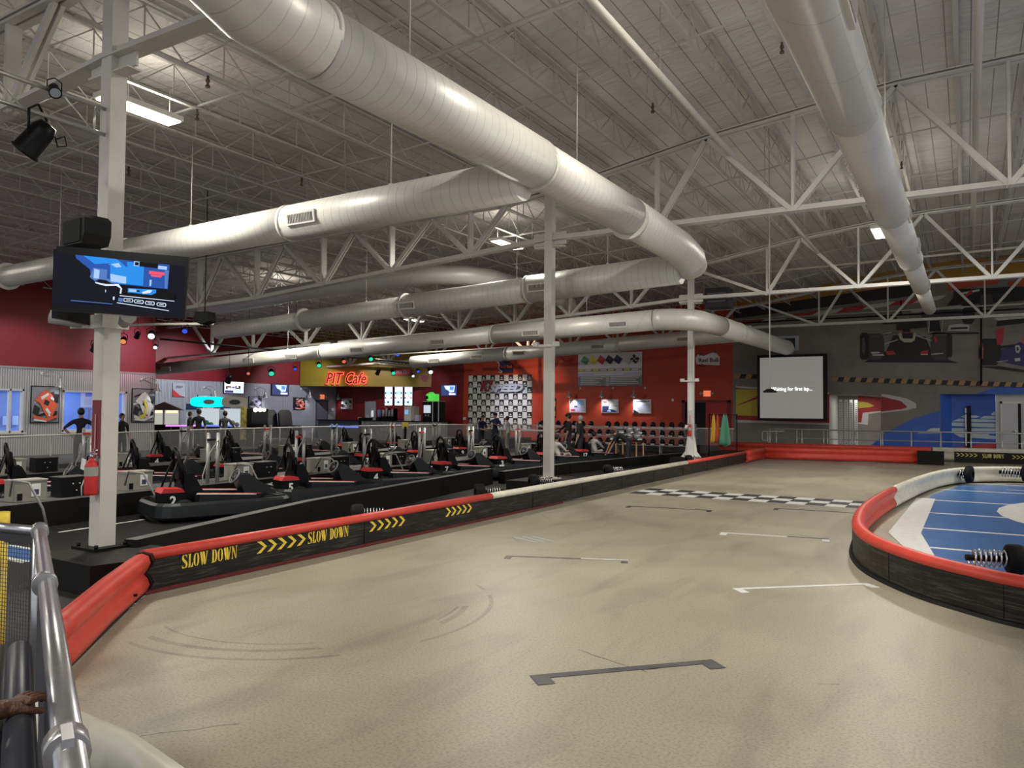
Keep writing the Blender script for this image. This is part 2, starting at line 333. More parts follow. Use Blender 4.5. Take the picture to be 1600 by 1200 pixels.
# mural wall with two door recesses
RX=[(-5.49,-3.32),(-0.99,3.6)]; RZ=2.67
mb=MB(); mb.bx((-9.9,YW,0),(RX[0][0],YW+0.3,9)); mb.bx((RX[0][1],YW,0),(RX[1][0],YW+0.3,9)); mb.bx((RX[1][1],YW,0),(XR,YW+0.3,9))
for a,b in RX: mb.bx((a,YW,RZ),(b,YW+0.3,9))
struct('wall_mural',mb,GREYW)
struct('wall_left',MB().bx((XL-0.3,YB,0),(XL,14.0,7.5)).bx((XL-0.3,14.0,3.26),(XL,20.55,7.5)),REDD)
CORR=corrugated('ribbed_metal_cladding_left',1,(0.50,0.50,0.50))
mb=MB(); X0=XL-0.3; X1=XL+0.02
WN=[(12.2,15.22),(16.62,19.25)]; z0,z1=0.86,2.46
mb.bx((X0,YB,0),(X1,WN[0][0],3.25)); mb.bx((X0,WN[0][0],0),(X1,20.55,z0)); mb.bx((X0,WN[0][0],z1),(X1,20.55,3.25)); mb.bx((X0,WN[0][1],z0),(X1,WN[1][0],z1)); mb.bx((X0,WN[1][1],z0),(X1,20.55,z1))
struct('wall_left',mb,CORR)
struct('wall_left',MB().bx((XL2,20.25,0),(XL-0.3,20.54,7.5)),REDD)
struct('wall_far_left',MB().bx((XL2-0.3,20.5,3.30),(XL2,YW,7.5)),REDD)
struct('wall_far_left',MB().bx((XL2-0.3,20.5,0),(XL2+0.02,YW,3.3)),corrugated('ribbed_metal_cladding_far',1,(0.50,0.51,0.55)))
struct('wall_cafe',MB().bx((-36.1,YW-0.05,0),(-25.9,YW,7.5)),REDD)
struct('trim_1',MB().bx((XL,YB,3.22),(XL+0.05,20.56,3.29)),mat('grey_trim',(0.3,0.3,0.3),0.5))
# side room behind the left windows: blue walls
mb=MB(); mb.bx((-33.2,11.8,0),(-33.1,20,3)); mb.bx((-33.2,11.8,0),(-30.3,11.9,3)); mb.bx((-33.2,19.9,0),(-30.3,20,3)); mb.bx((-33.2,11.8,0),(-30.3,20,0.05)); mb.bx((-33.2,11.8,2.95),(-30.3,20,3.05))
struct('wall_side_room',mb,mat('blue_room_paint',(0.05,0.20,0.62),0.6,noise=0.1,nscale=1))
area((-4.3,39.6,2.62),0.8,0.8,11,(1,0.97,0.9),name='recess_light'); area((-31.7,13.5,2.85),1.0,1.0,60,(0.8,0.9,1),name='side_room_light'); area((-31.7,17.8,2.85),1.0,1.0,60,(0.8,0.9,1),name='side_room_light')
FRM=mat('pale_window_frame',(0.55,0.54,0.52),0.5)
for i,(a,b) in enumerate(WN):
    e=MB(); 
    for q in ((a,z0,b,z0+0.07),(a,z1-0.07,b,z1),(a,z0,a+0.07,z1),(b-0.07,z0,b,z1),((a+b)/2-0.03 if i else b-0.5,z0,(a+b)/2+0.03 if i else b-0.44,z1)):
        e.bx((XL-0.12,q[0],q[1]),(XL+0.06,q[2],q[3]))
    r=obj('window_%d'%(i+1),e,FRM,kind='structure')
    obj('pane',MB().bx((XL-0.06,a,z0),(XL-0.05,b,z1)),mat('clear_window_glass',(0.8,0.85,0.9),0.05,alpha=0.12),r)
    obj('window_sill',MB().bx((XL-0.05,a-0.08,z0-0.06),(XL+0.14,b+0.08,z0)),FRM,r)
# recess interiors
WHW=mat('pale_recess_paint',(0.62,0.61,0.60),0.6)
BLUEM=mat('blue_mural_paint',(0.035,0.12,0.52),0.5,noise=0.1,nscale=2); GLET=mat('pale_letter_paint',(0.55,0.64,0.68),0.55)
a,b=RX[0]; mb=MB(); mb.bx((a-0.1,YW+0.02,0),(a+0.01,YW+3.0,RZ+0.1))
struct('wall_recess',mb,mat('white_recess_side',(0.66,0.64,0.60),0.6))
struct('wall_recess',MB().bx((a,YW+2.8,0),(b,YW+2.9,RZ)).bx((b,YW+0.3,0),(b+0.1,YW+2.9,RZ)).bx((a,YW+0.3,RZ),(b,YW+2.9,RZ+0.1)),GREYW)
a,b=RX[1]
struct('wall_recess',MB().prism([(a-0.1,YW+0.01),(a,YW+0.01),(a+0.42,YW+0.62),(a+0.42,YW+1.05),(a-0.1,YW+1.05)],(0,0,0),(1,0,0),(0,1,0),RZ).bx((a,YW+0.6,0),(1.05,YW+0.65,RZ)).bx((a,YW+0.3,RZ),(b,YW+1.1,RZ+0.1)),BLUEM)
struct('wall_recess',MB().bx((1.05,YW+0.35,0),(b,YW+0.4,RZ)),WHW)
# walkway step in front of mural wall
struct('floor',MB().bx((-7.9,35.2,0),(XR,YW+1.3,0.16)),mat('walkway_concrete',(0.10,0.10,0.10),0.7,noise=0.2,nscale=3))
# white service door, closed
d=obj('door_1',MB().bx((1.27,YW+0.30,0.16),(1.82,YW+0.36,2.27)),mat('white_door',(0.62,0.62,0.64),0.4),kind='structure')
obj('door_frame',MB().bx((1.2,YW+0.28,0.16),(1.27,YW+0.37,2.36)).bx((1.2,YW+0.28,2.27),(2.0,YW+0.37,2.36)),WHITE2,d)
obj('door_gap',MB().bx((1.82,YW+0.30,0.16),(1.93,YW+0.345,2.27)),BLACK,d,label='dark opening at the door edge')
obj('door_handle',MB().cyl((1.74,YW+0.22,1.12),(1.74,YW+0.3,1.12),0.03).cyl((1.74,YW+0.24,1.12),(1.62,YW+0.24,1.12),0.015),CHROME,d)
# exit doors in the red wall
mb=MB(); mb.bx((-12.45,YW-0.06,0),(-12.3,YW,2.4)).bx((-10.15,YW-0.06,0),(-10.0,YW,2.4)).bx((-12.45,YW-0.06,2.3),(-10.0,YW,2.42))
d=obj('door_2',mb,REDD,kind='structure')
obj('door_leaf',MB().bx((-11.2,YW-0.03,0),(-10.2,YW,2.3)),mat('red_door_leaf',(0.40,0.02,0.018),0.5),d)
obj('door_opening',MB().bx((-12.3,YW-0.015,0),(-11.25,YW,2.3)),mat('dark_doorway',(0.01,0.01,0.01),0.9),d)
obj('panic_bar',MB().bx((-11.1,YW-0.10,0.98),(-10.3,YW-0.05,1.06)),REDPAINT,d)
# grey door beside the cafe (far left wall), door behind counter
d=obj('door_3',MB().bx((XL2,36.2,0),(XL2+0.06,37.1,2.3)),mat('grey_door',(0.13,0.13,0.15),0.5),kind='structure')
obj('door_frame',MB().bx((XL2,36.1,0),(XL2+0.09,36.2,2.42)).bx((XL2,37.1,0),(XL2+0.09,37.2,2.42)).bx((XL2,36.1,2.3),(XL2+0.09,37.2,2.42)),mat('dark_grey_frame',(0.08,0.08,0.09),0.5),d)
p0,p1=py(572,627,YW),py(588,660,YW)
d=obj('door_4',MB().bx((p0.x,YW-0.1,0.0),(p1.x,YW-0.05,p0.z)),mat('blue_grey_door',(0.30,0.34,0.42),0.45),kind='structure')
obj('door_window',MB().bx((p1.x-0.34,YW-0.12,1.35),(p1.x-0.16,YW-0.1,1.75)),emi('door_window_glow',(0.9,0.95,1),0.7),d)
# ================================================================ floor paint
def decal(name,poly,m,z=0.004,parent=None,**k):
    return obj(name,MB().prism([(p[0],p[1]) for p in poly],(0,0,0.0005),(1,0,0),(0,1,0),z),m,parent,**k)
BLUEF=mat('blue_floor_paint',(0.055,0.155,0.42),0.28,noise=0.12,nscale=3); WF=mat('white_floor_paint',(0.70,0.70,0.68),0.4,noise=0.08,nscale=8); BF=mat('black_floor_paint',(0.03,0.03,0.03),0.5,noise=0.3,nscale=10)
bf=decal('blue_infield_paint',[(-0.62,11.0),(0.05,9.5),(9,5),(14,5),(14,24.2),(1.4,24.0),(-0.1,23.0),(-0.72,19.5)],BLUEF); tag(bf,'blue painted infield inside the red and white track barrier','floor paint')
mb=MB()
for a,b in (((1.05,9.9),(2.35,9.9)),((0.0,9.9),(14,9.9)),((-0.45,11.85),(14,11.85)),((-0.62,13.8),(14,13.8)),((-0.65,16.0),(14,16.0)),((-0.78,18.4),(14,18.4)),((-0.78,21.1),(14,21.1)),((-0.1,23.4),(14,23.4))):
    mb.bx((a[0],a[1]-0.05,0.004),(b[0],b[1]+0.05,0.008))
mb.add([(p[0],p[1],0.006) for p in [(-1.05,13.0),(-0.60,11.0),(-0.35,11.0),(-0.62,13.2),(-0.6,18.7),(-0.95,18.7)]],[(0,1,2,3,4,5)])
# white ring round the concrete island
cx,cy,ra,rb=5.2,16.9,4.75,4.2; vs=[];fs=[]; n=40
for i in range(n):
    a=2*PI*i/n; vs+=[(cx+ra*math.cos(a),cy+ra*0.93*math.sin(a),0.009),(cx+rb*math.cos(a),cy+rb*0.93*math.sin(a),0.009)]
for i in range(n): j=(i+1)%n; fs.append((2*i,2*j,2*j+1,2*i+1))
mb.add(vs,fs); mb.box((0.9,18.2,0.008),(0.45,0.07,0.002),rz=R(-6)); mb.box((1.05,21.9,0.008),(0.5,0.08,0.002),rz=R(-6))
obj('white_lines',mb,WF,bf)
obj('island_concrete',MB().prism([(cx+rb*math.cos(2*PI*i/n),cy+rb*0.93*math.sin(2*PI*i/n)) for i in range(n)],(0,0,0.001),(1,0,0),(0,1,0),0.007),CONC,bf)
# chequered start line
x0,x1=-6.45,-1.3; k=40; st=MB().bx((x0,15.98,0.0005),(x1,17.3,0.004)); sl=obj('start_line',st,WF); tag(sl,'black and white chequered start line painted across the track','start line')
mb=MB(); nn=14; dx=(x1-x0)/nn
for i in range(nn):
    for j in range(3):
        if (i+j)%2==0: mb.bx((x0+i*dx,15.98+j*0.44,0.004),(x0+(i+1)*dx,15.98+(j+1)*0.44,0.006))
obj('black_squares',mb,BF,sl)
# grid brackets
def bracket(a,b,tick,wd,m,label,mt=None):
    a=Vector(a);b=Vector(b);d=(b-a).normalized();n=Vector((d.y,-d.x)); L=(b-a).length; mb=MB(); o=(a.x,a.y,0.0005)
    for poly in ([(0,0),(L,0),(L,-wd),(0,-wd)],[(0,-wd),(wd*1.6,-wd),(wd*1.6,-tick),(0,-tick)],[(L-wd*1.6,-wd),(L,-wd),(L,-tick),(L-wd*1.6,-tick)]):
        mb.prism(poly,(a.x,a.y,0.0005),(d.x,d.y,0),(-d.y,d.x,0),0.004)
    if mt:  # second tone on the far half
        q=MB().prism([(L*0.62,0),(L,0),(L,-wd),(L*0.62,-wd)],(a.x,a.y,0.0045),(d.x,d.y,0),(-d.y,d.x,0),0.002)
        o=obj('grid_bracket',mb,m); obj('fresh_paint',q,mt,o)
    else: o=obj('grid_bracket',mb,m)
    tag(o,label,'floor marking','painted starting grid brackets'); return o
GREYM=mat('worn_grey_paint',(0.075,0.072,0.078),0.5,noise=0.35,nscale=6)
bracket((-2.58,4.62),(-1.62,5.62),0.19,0.075,GREYM,'dark grey painted grid bracket nearest the camera on the concrete')
bracket((-2.09,7.98),(-0.93,9.0),0.2,0.055,WF,'white painted grid bracket nearest the curved right barrier')
bracket((-4.95,8.25),(-3.56,8.80),0.2,0.05,mat('faded_grey_paint',(0.15,0.13,0.12),0.5,noise=0.4,nscale=6),'faded grey and white grid bracket left of centre, beside the crack',WF)
bracket((-3.2,11.6),(-1.72,11.85),0.25,0.06,WF,'half white, half black grid bracket in the middle distance',BF)
bracket((-5.6,13.85),(-4.05,14.1),0.25,0.05,BF,'thin black grid bracket left of centre before the start line')
bracket((-3.15,15.1),(-1.6,15.25),0.25,0.05,BF,'thin black grid bracket just before the right half of the start line')
mb=MB()
for i in range(3): mb.box((-5.35+i*0.09,9.4+i*0.10,0.003),(0.5,0.025,0.003),rz=R(-25))
tag(obj('chalk_marks',mb,mat('pale_blue_mark',(0.45,0.55,0.58),0.6)),'three short pale blue scrape lines on the concrete','floor marking')
mb=MB(); mb.bx((-10.9,4.9,0.001),(-8.3,5.3,0.005)); pt=obj('pit_floor_paint',mb,BLUEF); tag(pt,'blue and white painted patch on the pit floor behind the near column','floor paint')
obj('white_edge',MB().bx((-10.9,5.3,0.001),(-8.1,5.36,0.006)).bx((-11.0,4.8,0.001),(-9.4,4.9,0.006)),WF,pt)
a,b=pz(92,832),pz(225,812)
tag(obj('pit_lane_line',MB().beam((a.x,a.y,0.003),(b.x,b.y,0.003),0.05,0.004),WF),'thin white line on the dark pit floor in front of the first charging bench','floor marking')
# ================================================================ COLUMNS
COLY=[4.9,15.12,25.34]
LB=['near white steel column carrying the television','middle white square steel column between track and pit','far bright white steel column with flared base by the exit']
for i,Y in enumerate(COLY):
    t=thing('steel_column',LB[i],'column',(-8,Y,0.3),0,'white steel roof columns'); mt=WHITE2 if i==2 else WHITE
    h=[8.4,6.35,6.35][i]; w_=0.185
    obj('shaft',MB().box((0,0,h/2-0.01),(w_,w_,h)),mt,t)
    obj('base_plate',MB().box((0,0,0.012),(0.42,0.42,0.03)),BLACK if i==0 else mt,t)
    for sx in(-1,1):
        for sy in(-1,1): obj('anchor_bolt',MB().cyl((sx*0.16,sy*0.16,0.02),(sx*0.16,sy*0.16,0.06),0.02,6),BLACK,t)
    mb=MB(); 
    for sx in (-1,1): mb.box((sx*0.25,0,5.35 if i else 5.3),(0.32,0.03,0.28)); mb.box((sx*0.22,0,5.17 if i else 5.14),(0.28,0.16,0.02))
    obj('girder_bracket',mb,mt,t)
    if i==1 or i==2:
        mb=MB(); mb.box((0,-0.13,2.95 if i==1 else 2.55),(0.55,0.06,0.05))
        for s in(-1,1): mb.box((s*0.25,-0.16,2.98 if i==1 else 2.58),(0.12,0.1,0.1))
        obj('light_bracket',mb,WHITE2,t)
    if i==2:
        mb=MB()
        for s in(-1,1): mb.prism([(0,0),(0.26,0),(0.12,0.18),(0.04,0.7),(0,0.75)],(s*0.09,0.01,0.0),(s,0,0),(0,0,1),0.02)
        obj('base_flare',mb,WHITE2,t)
    if i==0: obj('bolt_hole',MB().cyl((0.0,-0.094,2.42),(0.0,-0.09,2.42),0.012),BLACK,t)
    if i in(0,2):
        zz=1.55; mb=MB(); mb.box((0,-0.10 if i else -0.0965,zz-0.3),(0.15,0.008,0.62))
        sg=tag(obj('extinguisher_sign',mb,mat('red_sign' if i==0 else 'white_sign',(0.20,0.025,0.04) if i==0 else (0.7,0.6,0.58),0.5)),('dark red fire extinguisher arrow sign on the near column' if i==0 else 'white and red fire extinguisher sign on the far column'),'sign','extinguisher signs')
        sg.location=(-8,Y,0.3)
        if i==0: sg.location=(-8.0,Y,0.32); sg.rotation_euler=(0,0,R(0))
        ar=MB().box((0,-0.108,zz-0.34),(0.02,0.004,0.4)).prism([(-0.03,0.05),(0.03,0.05),(0,-0.03)],(0,-0.106,zz-0.56),(1,0,0),(0,0,1),0.004)
        obj('arrow',ar,mat('pale_red',(0.6,0.3,0.3),0.5) if i==0 else REDPAINT,sg)
def extinguisher(loc,rz,label):
    t=thing('fire_extinguisher',label,'fire extinguisher',loc,rz,'fire extinguishers on the columns')
    t.scale=(0.74,0.74,0.74)
    obj('cylinder_body',MB().lathe([(0,0),(0.085,0.0),(0.09,0.03),(0.09,0.40),(0.06,0.48),(0.03,0.5),(0.03,0.53)],n=20),REDPAINT,t)
    obj('label_band',MB().lathe([(0.0915,0.27),(0.0915,0.40)],n=20),mat('grey_label',(0.35,0.34,0.31),0.6),t)
    obj('valve',MB().cyl((0,0,0.52),(0,0,0.58),0.025).box((0.04,0,0.585),(0.14,0.025,0.02)).box((0.05,0,0.62),(0.16,0.02,0.012),M=Matrix.Rotation(R(-15),4,'Y')),CHROME,t)
    obj('hose',MB().tube([(-0.02,0,0.56),(-0.10,0,0.54),(-0.115,0,0.4),(-0.11,0,0.2),(-0.1,0,0.12)],0.012,6),BLACKR,t)
    obj('tag',MB().box((-0.15,-0.03,0.43),(0.11,0.004,0.16),M=Matrix.Rotation(R(12),4,'Y')),PAPER,t)
    obj('wall_bracket',MB().box((0.0,0.1,0.3),(0.06,0.03,0.5)),STEEL,t)
extinguisher((-7.955,4.735,0.88),R(0),'red fire extinguisher with a white tag on the near column')
extinguisher((-7.98,25.13,1.0),0,'small red fire extinguisher on the far white column')
# black plinth boxes
tag(obj('column_plinth',MB().prism([(-8.2,4.3),(-7.15,4.27),(-7.05,4.7),(-7.05,5.3),(-8.25,5.3)],(0,0,0),(1,0,0),(0,1,0),0.3),NEARBLK),'black box plinth under the near column','plinth')
tag(obj('column_plinth',MB().bx((-8.6,14.3,0),(-7.25,16.0,0.3)),NEARBLK),'black box plinth under the middle column, mostly behind the barrier','plinth')
tag(obj('column_plinth',MB().bx((-8.5,24.6,0),(-7.3,26.3,0.3)),NEARBLK),'black box plinth under the far column with the flared foot','plinth')
# ================================================================ GIRDERS
def girder(Y,top,bot,label,m=WHITE,post=True):
    t=thing('roof_girder',label,'roof truss',(bot[0][0],Y,bot[0][1]),0,'white steel roof girders')
    mb=MB()
    for a,b in zip(top,top[1:]):
        for s in(-1,1): mb.beam((a[0],Y+s*0.07,a[1]),(b[0],Y+s*0.07,b[1]),0.1,0.035); 
        mb.beam((a[0],Y,a[1]+0.06),(b[0],Y,b[1]+0.06),0.24,0.02)
    obj('top_chord',mb,m,t,True)
    mb=MB()
    for a,b in zip(bot,bot[1:]):
        mb.beam((a[0],Y,a[1]),(b[0],Y,b[1]),0.22,0.02)
        for s in(-1,1): mb.beam((a[0],Y+s*0.035,a[1]+0.05),(b[0],Y+s*0.035,b[1]+0.05),0.02,0.10)
    obj('bottom_chord',mb,m,t,True)
    return t
def webs(t,Y,segs,m=WHITE,w=0.06):
    for a,b in segs:
        mb=MB()
        for s in (-1,1): mb.beam((a[0],Y+s*0.045,a[1]),(b[0],Y+s*0.045,b[1]),0.05,w+0.03)
        obj('web_member',mb,m,t,True)
def zb(x): return 5.62 if x>-8 else (5.62+(x+8)*0.072 if x>-17.5 else 4.93+(x+17.5)*0.03)
def zt(x): return zr(x)-0.1
def mkgirder(Y,tx,bx,label,m=WHITE,ends=None):
    top=[(x,zt(x)) for x in tx]; bot=[(x,zb(x)) for x in bx]; t=girder(Y,top,bot,label,m); segs=[]
    for x in bx[1:-1] if ends is None else bx:
        L=[q for q in tx if q<x-0.05]; G=[q for q in tx if q>x+0.05]
        if L: segs.append(((x,zb(x)),(L[-1],zt(L[-1]))))
        if G: segs.append(((x,zb(x)),(G[0],zt(G[0]))))
        segs.append(((x,zb(x)),(x,zt(x))))
    webs(t,Y,segs,m); return t
pos=[('near','above the near column'),('middle','above the middle column'),('far','above the far column'),('last','close to the back wall')]
for i,Y in enumerate([4.9,15.12,25.34,35.4]):
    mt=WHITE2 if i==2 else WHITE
    TL=[-8,-9.15,-11.3,-13.8,-16.4,-19.0,-21.6,-24.0]; BL=[-8,-10.14,-12.54,-14.9,-17.5,-20.0,-22.6,-24.0]
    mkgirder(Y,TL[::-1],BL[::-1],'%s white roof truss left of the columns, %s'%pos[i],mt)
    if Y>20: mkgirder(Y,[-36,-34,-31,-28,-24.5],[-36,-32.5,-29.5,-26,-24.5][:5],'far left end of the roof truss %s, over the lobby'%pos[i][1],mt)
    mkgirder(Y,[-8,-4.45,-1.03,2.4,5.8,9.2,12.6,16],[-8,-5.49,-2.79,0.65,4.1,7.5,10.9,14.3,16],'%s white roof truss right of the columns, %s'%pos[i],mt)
# ================================================================ JOISTS
JX=[-3.6-1.17*k for k in range(28)]+[-3.6+1.17*k for k in range(1,15)]
BAYS=[(YB,4.9),(4.9,15.12),(15.12,25.34),(25.34,35.4),(35.4,38.0)]
def joist_parts(L,n):
    tc=MB(); tc.beam((0,0,0.56),(0,L,0.56),0.09,0.03)
    bc=MB(); bc.beam((0,0.35,0),(0,L-0.35,0),0.07,0.03)
    wb=MB(); st=L/n
    for k in range(n):
        wb.beam((0,k*st,0.54),(0,(k+0.5)*st,0.01),0.018,0.018); wb.beam((0,(k+0.5)*st,0.01),(0,(k+1)*st,0.54),0.018,0.018)
        if k: wb.beam((0.02,k*st,0.54),(0.02,k*st,0.0),0.016,0.016)
    return tc,bc,wb
JM=mat('roof_joist_paint',(0.52,0.50,0.46),0.5)
BN=['overhead before the near column','between near and middle columns','between middle and far columns','beyond the far column','by the back wall']
for bi,(ya,yb) in enumerate(BAYS):
    L=yb-ya; n=max(2,round(L/1.28)); A=None; segs=joist_parts(L,n); meshes=None
    for x in JX:
        if x<-29.6 and yb<=15.2: continue
        side='left of' if x<-8 else 'right of'
        lab='open web roof joist %s the columns, %s'%(side,BN[bi])
        grp='open web roof joists %s the columns, %s'%(side,BN[bi])
        t=thing('roof_joist',lab,'roof joist',(x,ya,zr(x)),0,grp)
        if meshes is None:
            ps=[obj('top_chord',segs[0],JM,t),obj('bottom_chord',segs[1],JM,t),obj('web',segs[2],JM,t)]; meshes=ps
        else:
            for p in meshes:
                c=p.copy(); C.objects.link(c); c.parent=t
# bridging lines
for k,Y in enumerate([1.5,7.9,11.3,18.2,21.6,28.5,32.0]):
    mb=MB(); xs=sorted(q for q in JX if Y>20.6 or q>-29.7)
    for a,b in zip(xs,xs[1:]): mb.beam((a,Y,zr(a)+0.03),(b,Y,zr(b)+0.03),0.03,0.03)
    tag(obj('bridging_rod',mb,JM),'thin steel bridging line across the roof joists, %s from the camera'%ORD[k],'roof bracing','bridging lines across the joists')
# sprinkler pipes
PIPE=mat('painted_sprinkler_pipe',(0.55,0.53,0.47),0.45)
def pipe(pts,r,label,hang=()):
    t=thing('sprinkler_pipe',label,'pipe',pts[0],0,'pipes under the roof')
    obj('pipe_run',MB().tube(pts,r,10),PIPE,t,True)
    if hang:
        for h in hang: obj('hanger_rod',MB().cyl(h,(h[0],h[1],zr(h[0])+0.55),0.008,5),PIPE,t,True)
    return t
pipe([(-3.95,-3,6.9),(-3.95,15.3,6.9),(-3.95,37.9,6.7)],0.055,'long sprinkler main running away under the roof, left of the right duct',[(-3.95,y,6.95) for y in(2,6.5,11,18,23)])
pipe([(0.2,-3,7.2),(0.2,30,7.2)],0.06,'long sprinkler main running away under the roof at the right edge',[(0.2,y,7.2) for y in(6,11,18)])
pipe([(-9.2,8.6,6.55),(2,8.6,7.55)],0.03,'thin sprinkler branch line crossing above the big diagonal duct')
pipe([(-8.0,25.6,6.35),(8,25.6,6.6)],0.035,'sprinkler branch beside the far roof truss')
pipe([(-9.9,37.6,6.3),(-1,37.6,6.35),(16,37.6,6.4)],0.03,'thin dark pipe crossing the mural wall')
pipe([(-36,31.5,4.55),(-9.9,31.5,5.0)],0.035,'pale pipe crossing in front of the red back wall')
mb=MB(); kk=0
for x,y in((-6.2,6.4),(-8.9,7.2),(-11,7.9),(-3.3,9.4),(-5.0,12.9),(-2.0,12.3),(0.9,14.3),(-1.2,20),(-9,12.5),(-12,11.3),(-14,9.0)):
    x=min(JX,key=lambda q:abs(q-x)); z=zr(x)-0.16; m2=MB().cyl((0,0,0.0),(0,0,0.17),0.018,6).cyl((0,0,-0.03),(0,0,0),0.035,8).cyl((0,0,0.05),(0,0,0.09),0.03,8)
    o=obj('sprinkler',m2,mat('brass_sprinkler',(0.10,0.08,0.05),0.5)); o.location=(x,y,z)
    tag(o,'small dark sprinkler hanging under the roof joists','sprinkler','sprinkler heads under the roof'); 
# ================================================================ DUCTS
GRL=mat('dark_grille',(0.10,0.09,0.08),0.5); GRF=mat('grille_frame',(0.62,0.60,0.56),0.5)
def grille(parent,p,axis,rad,side,L=0.55,hh=0.13,elev=0.0):
    # p on axis; side vector pointing outward from duct
    p=Vector(p); ax=Vector(axis).normalized(); s=Vector(side).normalized(); upv=ax.cross(s)
    c=p+s*rad; M=Matrix((ax,upv,s)).transposed().to_4x4()
    g=obj('vent_grille',MB().box(c,(L+0.08,hh+0.07,0.05),M=M),GRF,parent,True)
    mb=MB(); mb.box(c+s*0.022,(L,hh,0.012),M=M,mi=0)
    for k in range(int(L/0.035)): mb.box(c+s*0.03-ax*(L/2-0.02-k*0.035),(0.008,hh,0.014),M=M,mi=1)
    obj('louvres',mb,[GRL,GRF],g,True)
def duct(label,runs,rods=(),grilles=(),m=DUCT):
    t=thing('air_duct',label,'air duct',runs[0][0][0],0,'big round white air ducts')
    for (pts,rad,mm) in runs: obj('duct_section',MB().tube(pts,rad,28,caps=True),mm,t,True)
    for g in grilles: grille(t,*g)
    if rods:
        for p in rods: obj('hanger_rod',MB().cyl(p,(p[0],p[1],zr(p[0])+0.55),0.009,5).cyl(p,(p[0],p[1],p[2]+0.05),0.03,6),WHITE,t,True)
    rg=[]
    return t
def ring(t,p,axis,rad):
    p=Vector(p);a=Vector(axis).normalized(); obj('collar_ring',MB().tube([p-a*0.03,p+a*0.03],rad+0.012,28),WHITE,t,True)
def arc(p,d1,d2,r,n=8):   # bend starting at p heading d1 turning to d2 (perp), radius r
    p=Vector(p);d1=Vector(d1).normalized();d2=Vector(d2).normalized();c=p+d2*r
    return [c-d2*r*math.cos(a)+d1*r*math.sin(a) for a in [PI/2*i/n for i in range(n+1)]]
A_=(0,1,0)
d1=duct('largest round white duct running diagonally overhead to the far column',[
  ([(-5.1,1.6,6.6),(-5.1,2.4,6.2),(-5.1,3.2,5.75),(-5.1,3.8,5.38),(-5.1,4.3,5.2),(-5.1,5.0,5.16)],0.355,DUCT),
  ([(-5.1,5.0,5.16),(-5.1,9.2,5.22)],0.35,DUCT),([(-5.1,9.2,5.22),(-5.1,12.6,5.25)],0.335,DUCT),([(-5.1,12.6,5.25),(-5.1,15.3,5.2),(-5.1,16.0,5.1),(-5.13,16.25,4.95)],0.345,DUCT)],
  rods=[(-5.1,6.4,5.5),(-5.1,10.5,5.5)])
for y in(5.0,9.2,12.6): ring(d1,(-5.1,y,5.19+0.0*y),A_,0.345)
def bduct(label,Y,x0,x1,zz0,zz1,rads,rods,gx,side=(0,-1,-0.15),zf=None,first=None,mats=None):
    # runs from x0 (right) to x1 (left)
    z=lambda x: zz0+(zz1-zz0)*(x-x0)/(x1-x0); runs=[]; n=len(rads); xs=[x0+(x1-x0)*i/n for i in range(n+1)]
    if first: runs.append(first)
    for i in range(n): runs.append(([(xs[i],Y,z(xs[i])),(xs[i+1],Y,z(xs[i+1]))],rads[i],(mats or DUCT)))
    def rr(x):
        for i in range(n):
            if xs[i]>=x>=xs[i+1]: return rads[i]
        return rads[-1]
    t=duct(label,runs,[(x,Y,z(x)+rr(x)-0.02) for x in rods],[((x,Y,z(x)),(1,0,0),rr(x),side) for x in gx])
    for x in xs[1:-1]: ring(t,(x,Y,z(x)),(1,0,0),max(rads))
    return t
bduct('white duct branching left from the big diagonal duct towards the television',9.0,-5.2,-23.0,4.96,4.66,[0.29,0.285,0.235,0.2],[-7.5,-12.2,-16.5],[-9.1])
bduct('white duct running left from the elbow end of the big diagonal duct',16.05,-5.3,-20.3,4.90,4.22,[0.33,0.30,0.27,0.24],[-7.0,-9.4,-14.2],[-8.6,-12.6])
el=arc((-14.6,20.2,6.35),(1,0,0),(0,1,0),1.4)
duct('raised curved duct bending away behind the middle column',[([(-24.5,18.7,5.55),(-19.0,18.9,5.85),(-15.4,19.0,6.0),(-14.2,19.25,6.02),(-13.4,19.8,6.02),(-13.05,20.6,6.02),(-13.0,22,6.02)],0.30,DUCT2),([(-13.0,22,6.02),(-13.0,25.3,6.02),(-13.0,26.1,5.85),(-13.0,26.45,5.4),(-13.0,26.5,4.9)],0.31,DUCT2)])
el=arc((-8.2,22.4,4.62),(1,0,0),(0,1,0),1.13)
d4=duct('long low duct bending at the far column and ending at the projection screen wall',[
  (el[0:1]+el[1:]+[Vector((-7.07,25.5,4.68))],0.33,DUCT2),([(-7.07,25.5,4.68),(-7.07,34.5,4.75),(-7.07,36.4,4.8),(-7.2,37.3,4.8),(-7.3,37.9,4.8)],0.33,DUCT2),
  ([(-8.2,22.4,4.62),(-14,22.4,4.42)],0.32,DUCT2),([(-14,22.4,4.42),(-22,22.4,4.08)],0.30,DUCT2),([(-22,22.4,4.08),(-34.5,22.4,3.52)],0.27,DUCT2)],
  grilles=[((x,22.4,4.62-(-8.2-x)*0.0415),(1,0,0),0.31,(0,-1,-0.2)) for x in(-9.3,-12.4,-16.2,-20,-23.5,-26,-31.5)],rods=[(-10.5,22.4,4.8),(-24,22.4,4.25)])
ring(d4,(-7.07,27.8,4.7),A_,0.34); ring(d4,(-14,22.4,4.42),(1,0,0),0.325); ring(d4,(-22,22.4,4.08),(1,0,0),0.31)
bduct('farthest low duct crossing in front of the red back wall',30.4,-7.2,-23.8,4.9,4.2,[0.31,0.30,0.29],[-10,-13,-18],[-9.8,-13.6,-17.5,-19.8,-22.3],mats=DUCT2)
